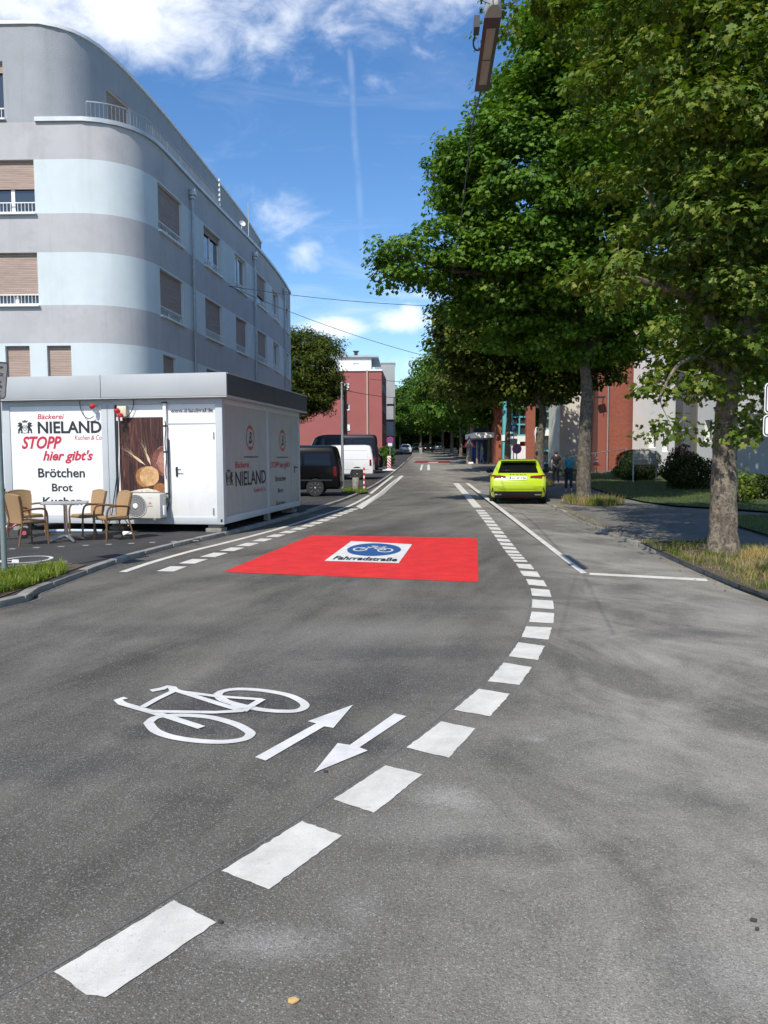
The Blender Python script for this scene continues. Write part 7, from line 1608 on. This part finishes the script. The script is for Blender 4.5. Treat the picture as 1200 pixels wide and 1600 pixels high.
mb = MB(); mb.box((0, -w_/2-.012, 1.0), (w_*.74, .02, 1.8)); dr = mb.build('door', M['tblue'], tc_, bevel=.008); mb = MB(); mb.box((0, -w_/2-.028, 1.5), (.3, .012, .4)); mb.build('door_panel', mat('cabin_label', (.10, .25, .45), .5), dr)
mb = MB(); mb.box((0, 0, .03), (w_+.1, w_+.1, .06)); mb.build('base', M['dark'], tc_)
for i, px in enumerate((734, 737.5)):
    b_ = sg(px, 69.5, 0); mb = MB(); mb.box((0, 0, .09), (.24, .30, .18), taper=.8); o = mb.build('foot_block', M['wl'], bevel=.02); o.location = b_; tag(o, ('left', 'right')[i]+' white foot block on the ground below the timber stakes', 'block')
# notice board on the lawn
Yn = 39.0; b_ = Vector((AT(1008, 700, Yn).x, Yn, gz(Yn)+.12)); nb = thing('notice_board', 'grey notice board on two posts in front of the clipped hedge', 'notice board', b_, 0)
zt_, zb_ = AT(1008, 704, Yn).z-b_.z, AT(1008, 726, Yn).z-b_.z; hwid = 18.5*Yn/F
for sd in (-1, 1): mb = MB(); mb.box((sd*(hwid-.02), 0, zt_/2), (.05, .05, zt_)); mb.build('post', M['galv'], nb)
mb = MB(); mb.b2((-hwid+.006, -.035, zb_), (hwid-.006, -.028+.06, zt_-.01)); pn = mb.build('panel', mat('board_grey', (.30, .30, .29), .7, var=.1), nb, bevel=.006)
mb = MB()
for k in range(1, 4): mb.b2((-hwid+.03, -.038, zt_-(zt_-zb_)*k/4-.006), (hwid-.03, -.0355, zt_-(zt_-zb_)*k/4+.006))
mb.build('slot', M['dark'], pn)
# ramp with railing, cone
Yr_ = 47.5; rp_ = thing('ramp_railing', 'grey handrail along the ramp in front of the brick wall', 'railing', (AT(945, 700, Yr_).x, Yr_, gz(Yr_)+.1), 0); o0 = Vector(rp_.location)
pts = [AT(879, 717, 57)-o0, AT(905, 711, 53)-o0, AT(930, 708, 49.5)-o0, AT(978, 700.5, 46)-o0]; mb = MB(); mb.tube(pts, .028, 6); mb.build('handrail', M['galv'], rp_, smooth=True)
for (px, pt_, pb_, Y_) in ((879, 717, 740, 57), (905, 711, 737, 53), (930, 708, 735, 49.5), (978, 700.5, 722, 46)): mb = MB(); mb.tube([AT(px, pb_+4, Y_)-o0, AT(px, pt_, Y_)-o0], .022, 6); mb.build('post', M['galv'], rp_)
q0, q1, q2 = AT(925, 742, 49.5), AT(985, 728, 46), AT(925, 752, 49.5); g0_ = gz(48)
mb = MB(); zl = .45; A, B = Vector((q0.x, 49.3, 0)), Vector((q1.x+.5, 45.8, 0)); mb.prism([A+Vector((0, 0, g0_-.1)), B+Vector((0, 0, g0_-.1)), B+Vector((0, 0, q1.z)), A+Vector((0, 0, q0.z))], (0, .9, 0)); o = mb.build('ramp', M['kerb']); tag(o, 'concrete ramp rising along the brick wall', None, kind='structure')
b_ = Vector((AT(925.5, 700, 47.8).x, 46.9, AT(925, 727.5, 46.9).z)); cn = thing('traffic_cone', 'orange and white traffic cone in front of the brick building', 'traffic cone', b_, 0); h_ = AT(925, 710, 47.8).z-b_.z; M['orange'] = mat('cone_orange', (.75, .10, .03), .5)
h_ = .62; mb = MB(); mb.lathe([(.20, .03), (.03, h_), (.02, h_)], (0, 0, 0), 16); mb.box((0, 0, .02), (.46, .46, .04)); bd = mb.build('cone', M['orange'], cn, smooth=True, angle=40)
for k in (.35, .65): r_ = .20-.17*k; mb = MB(); mb.lathe([(r_+.006, h_*k), (r_-.17*.16+.006, h_*(k+.16))], (0, 0, 0), 16); mb.build('white_band', M['sback'], bd, smooth=True, angle=40)
# ---- suspended lamp over the road
LA, LB = AT(770, 28, 6.9), AT(752.5, 132, 8.25); LB.z = LA.z; lc = (LA+LB)/2; ax = (LB-LA); ax.z = 0; Ln = ax.length; la_ = math.atan2(ax.y, ax.x)-math.pi/2
lm_ = thing('suspended_lamp', 'long brown street lamp hanging from span wires above the road', 'street lamp', lc, la_); W2 = .075
M['lampbrown'] = mat('lamp_brown', (.05, .042, .040), .45); M['lamplens'] = mat('lamp_lens', (.30, .26, .20), .3, spec=.8)
mb = MB(); mb.prism([(-W2, -Ln/2, 0), (W2, -Ln/2, 0), (W2*.8, -Ln/2, .085), (-W2*.8, -Ln/2, .085)], (0, Ln, 0)); mb.build('housing', M['lampbrown'], lm_, bevel=.008)
mb = MB(); mb.b2((-W2*.52, -Ln/2+.16, -.006), (W2*.52, .02, .004)); mb.b2((-W2*.52, .04, -.006), (W2*.52, Ln/2-.16, .004)); mb.build('lens', M['lamplens'], lm_, bevel=.003)
mb = MB(); mb.prism([(-W2, -Ln/2-.002, -.004), (W2, -Ln/2-.002, -.004), (W2*.75, -Ln/2-.14, -.004), (W2*.35, -Ln/2-.20, -.004), (-W2*.35, -Ln/2-.20, -.004), (-W2*.75, -Ln/2-.14, -.004)], (0, 0, .09)); mb.build('end_cap', mat('lamp_grey', (.42, .41, .38), .5), lm_, bevel=.01)
mb = MB(); mb.box((-W2-.05, -Ln/2+.22, .06), (.05, .14, .10)); mb.tube(smooth_line([Vector((-W2-.05, -Ln/2+.29, .05)), Vector((-W2-.065, -Ln/2+.45, .02)), Vector((-W2-.03, -Ln/2+.58, .03)), Vector((-W2+.01, -Ln/2+.60, .05))], 5), .008, 6); mb.build('junction_box', M['dark'], lm_)
def wire(pts, r, lab, m='dark', name='overhead_wire'): mb = MB(); mb.tube(smooth_line([Vector(p) for p in pts], 8), r, 5); o = mb.build(name, M[m]); tag(o, lab, 'wire', 'overhead wires'); return o
tp = lc+Vector((0, 0, .10)); e1 = LA+Vector((0, 0, .1))
wire([e1, AT(738, -20, 6.0), AT(600, -320, 3.4)], .0035, 'thin black wire going up left from the suspended lamp'); wire([e1, AT(850, -20, 7.2), AT(1250, -260, 8)], .0035, 'thin black wire going up right from the suspended lamp'); wire([e1, AT(772, -30, 5.8), AT(790, -300, 3.5)], .005, 'black wire running up toward the camera from the suspended lamp')
wire([LB+Vector((0, 0, .05)), AT(735, 218, 10.5), AT(722, 330, 15), AT(705, 440, 22), AT(694, 520, 30)], .010, 'black power cable running from the lamp away along the street')
def sagw(a, b, s_, r, lab): a, b = Vector(a), Vector(b); return wire([a.lerp(b, k/8)-Vector((0, 0, 4*s_*(k/8)*(1-k/8))) for k in range(9)], r, lab)
wq = MP.at(MP.find_px(358, 8.6)); A0 = AT(358, 447, wq.y); sagw(A0, AT(700, 479, 31), .15, .012, 'upper span wire from the striped facade across the street to the trees'); sagw(A0, AT(692, 563, 36), .25, .012, 'lower sagging span wire from the striped facade across the street to the trees')
sagw(AT(578, 592, 85), AT(672, 597, 78), .12, .03, 'far upper wire crossing in front of the grey tower block'); sagw(AT(540, 610, 80), AT(668, 622, 90), .3, .03, 'far lower wire crossing in front of the red building')
sagw(AT(640, 556, 30.5), AT(693, 566, 29), .05, .01, 'short wire ending in the maple crown') if False else None
# ================================================================== PEOPLE
M['skin'] = mat('skin', (.42, .25, .17), .6); M['hair'] = mat('brown_hair', (.05, .03, .02), .7); M['hairg'] = mat('grey_blond_hair', (.30, .24, .17), .7)
def skin_obj(name, verts, edges, radii, m, parent, root=0, sub=2, smoothing=.0):
    me = bpy.data.meshes.new(name); me.from_pydata([tuple(v) for v in verts], edges, []); o = bpy.data.objects.new(name, me); COL.objects.link(o); o.modifiers.new('sk', 'SKIN')
    sv = me.skin_vertices[0].data
    for i, r in enumerate(radii): rr_ = r if isinstance(r, tuple) else (r, r); sv[i].radius = rr_; sv[i].use_root = (i == root)
    s_ = o.modifiers.new('su', 'SUBSURF'); s_.levels = sub; s_.render_levels = sub; bpy.context.view_layer.update(); bake(o); o.data.materials.clear(); o.data.materials.append(m)
    o.data.polygons.foreach_set('use_smooth', [True]*len(o.data.polygons)); o.parent = parent; return o
def person(label, pos, rotz, h, stride, top, legs, hair, armbend=.12, shoes='shoes', bag=None, sleeve=.6, hold=False):
    """walks toward local +y"""
    r = thing('person', label, 'person', pos, rotz); s_ = h/1.75; V = lambda x, y, z: Vector((x, y, z))*s_
    st = stride
    hipL, hipR = V(-.085, 0, .90), V(.085, 0, .90); kL, kR = V(-.09, st*.30+.03, .49), V(.09, -st*.18+.04, .49); aL, aR = V(-.09, st*.5, .085), V(.09, -st*.55, .12); tL, tR = V(-.10, st*.5+.17, .035), V(.10, -st*.55+.15, .03)
    pel, wai, che, nec, hea, cro = V(0, 0, .94), V(0, .0, 1.10), V(0, .02, 1.30), V(0, .03, 1.47), V(0, .05, 1.60), V(0, .055, 1.68)
    shL, shR = V(-.17, .01, 1.40), V(.17, .01, 1.40); eL, eR = V(-.235, -st*.25-.02, 1.13), V(.235, st*.22, 1.13); wL, wR = V(-.24, -st*.30+.10, .90), V(.24, st*.38+.12, .92)
    pts = [pel, wai, che, nec, hea, cro, hipL, kL, aL, tL, hipR, kR, aR, tR, shL, eL, wL, shR, eR, wR, V(-.235, wL.y/s_+.03, .82), V(.235, wR.y/s_+.04, .84)]
    ed = [(0, 1), (1, 2), (2, 3), (3, 4), (4, 5), (0, 6), (6, 7), (7, 8), (8, 9), (0, 10), (10, 11), (11, 12), (12, 13), (2, 14), (14, 15), (15, 16), (2, 17), (17, 18), (18, 19), (16, 20), (19, 21)]
    ra = [(.13, .10), (.115, .09), (.135, .10), (.052, .055), (.078, .092), (.05, .06), .082, .055, .038, .032, .082, .055, .038, .032, .055, .040, .026, .055, .040, .026, (.036, .016), (.036, .016)]
    ra = [(a[0]*s_, a[1]*s_) if isinstance(a, tuple) else a*s_ for a in ra]; body = skin_obj('body', pts, ed, ra, M['skin'], r)
    # fingers joined to the body mesh
    mb = MB()
    for w_, hd, sd in ((wL, pts[20], -1), (wR, pts[21], 1)):
        d = (hd-w_).normalized(); u = Vector((0, 1, 0))-d*d.y; u.normalize()
        for k, L in enumerate((.062, .075, .070, .055)):
            b0 = hd+u*(.024-.016*k)*s_+d*.012*s_; mb.tube([b0, b0+d*L*.55*s_, b0+d*L*.9*s_-Vector((sd*.018*s_, 0, 0))], [.0085*s_, .0078*s_, .006*s_], 6)
        b0 = w_.lerp(hd, .5)+u*.028*s_; mb.tube([b0, b0+u*.025*s_+d*.03*s_, b0+u*.028*s_+d*.055*s_], [.010*s_, .009*s_, .007*s_], 6)
    # face: nose, ears, brows, mouth
    hc = hea; mb.tube([hc+V(0, .095, .01), hc+V(0, .112, -.022)], [.010*s_, .014*s_], 6)
    for sd in (-1, 1): mb.ball(hc+V(sd*.082, .0, -.01), .022*s_, 8, 0, (.5, .8, 1.3))
    fm = mb.build('t', M['skin']); bm = bmesh.new(); bm.from_mesh(body.data); bm.from_mesh(fm.data); bm.to_mesh(body.data); bm.free(); bpy.data.objects.remove(fm); body.data.polygons.foreach_set('use_smooth', [True]*len(body.data.polygons))
    for sd in (-1, 1): mb = MB(); mb.ball(hc+V(sd*.032, .088, .012), .011*s_, 8); mb.build('eye', M['lblack'], r, smooth=True)
    # clothing
    g = .020*s_; sl = sleeve
    tp_ = [pel-V(0, 0, .02), wai, che, V(0, .02, 1.42), shL, shL.lerp(eL, sl), shR, shR.lerp(eR, sl)]
    skin_obj('shirt', tp_, [(0, 1), (1, 2), (2, 3), (2, 4), (4, 5), (2, 6), (6, 7)], [(.155*s_, .125*s_), (.135*s_, .112*s_), (.155*s_, .12*s_), (.075*s_, .075*s_), .075*s_, .058*s_, .075*s_, .058*s_], top, r)
    hem = .93; lp_ = [pel, hipL, kL, kL.lerp(aL, hem), hipR, kR, kR.lerp(aR, hem)]
    skin_obj('trousers', lp_, [(0, 1), (1, 2), (2, 3), (0, 4), (4, 5), (5, 6)], [(.145*s_, .118*s_), .098*s_, .072*s_, .062*s_, .098*s_, .072*s_, .062*s_], legs, r)
    for a_, t_ in ((aL, tL), (aR, tR)):
        h0 = a_-V(0, .05, .05); skin_obj('shoe', [h0, (h0+t_)/2, t_], [(0, 1), (1, 2)], [.045*s_, .042*s_, .034*s_], M[shoes], r, sub=1)
    mb = MB(); mb.ball(hc+V(0, -.018, .035), .105*s_, 14, 0, (.92, 1.02, 1.05)); hr = mb.build('hair', hair, r, smooth=True)
    for v in hr.data.vertices:
        c = v.co-(hc+V(0, -.018, .035)); 
        if c.y > .03*s_ and c.z < .05*s_: v.co.y -= (c.y-.03*s_)*.9
    if bag is not None:
        mb = MB(); mb.ball(V(0, -.20, 1.20), .17*s_, 12, 0, (.95, .55, 1.25)); bg_ = mb.build('backpack', bag, None, smooth=True, bevel=0)
        for sd in (-1, 1): pass
        mb2 = MB(); 
        for sd in (-1, 1): mb2.tube(smooth_line([V(sd*.10, -.15, 1.36), V(sd*.11, .0, 1.50), V(sd*.12, .13, 1.38), V(sd*.13, .08, 1.12), V(sd*.12, -.14, 1.06)], 4), .016*s_, 6)
        return r, bg_, mb2
    return r, None, None
M['shoes'] = mat('pale_shoes', (.50, .50, .50), .6); M['dshoes'] = mat('dark_shoes', (.03, .03, .035), .6)
def spos(px, py, dz=.07): q = G(px, py, dz); return q
q = AT(868.5, 757, 38.0); pz1 = Vector((q.x, 38.0, gz(38)+.07)); person('person in black t shirt and dark trousers walking away on the shaded footpath', pz1, R(-4), 1.70, .42, mat('black_shirt', (.012, .012, .014), .8), mat('dark_trousers', (.022, .022, .028), .8), M['hair'])
q = AT(888.5, 766, 32.0); pz2 = Vector((q.x, 32.0, gz(32)+.07))
r2, bg, st2 = person('person in cyan top with a small backpack walking away beside the second tree', pz2, R(-6), 1.68, .34, mat('cyan_shirt', (.06, .33, .42), .8), mat('navy_trousers', (.016, .022, .045), .8), M['hairg'], bag=mat('teal_bag', (.02, .20, .27), .7), sleeve=.35)
st2.build('strap', bg.data.materials[0], bg, smooth=True); bg.matrix_world = Matrix.Translation(pz2) @ Matrix.Rotation(R(-6), 4, 'Z'); ROOTS[bg.name] = bg.matrix_world; tag(bg, 'small teal backpack on the back of the person in the cyan top', 'backpack')
mb = MB(); mb.lathe([(.155, 0), (.165, .06), (.15, .12)], (0, 0, .86), 16); j_ = mb.build('waist_jacket', mat('dark_jacket', (.015, .018, .03), .8), r2, smooth=True); j_.scale = (1, .85, 1)
q = AT(753, 719, 73.0); pz3 = Vector((q.x, 73.0, gz(73)+.07)); person('person in pale grey jacket and light jeans standing beside the blue cabin', pz3, R(70), 1.78, .25, mat('grey_green_jacket', (.38, .42, .36), .8), mat('light_jeans', (.35, .42, .52), .8), M['hairg'], sleeve=1.0)
q = AT(657, 700, 112.0); pz4 = Vector((q.x, 112.0, gz(112))); person('tiny person in dark jacket and pale trousers walking on the far roadway', pz4, R(178), 1.75, .3, mat('far_dark_jacket', (.05, .05, .06), .8), mat('pale_trousers', (.5, .5, .5), .8), M['hair'], sleeve=1.0)
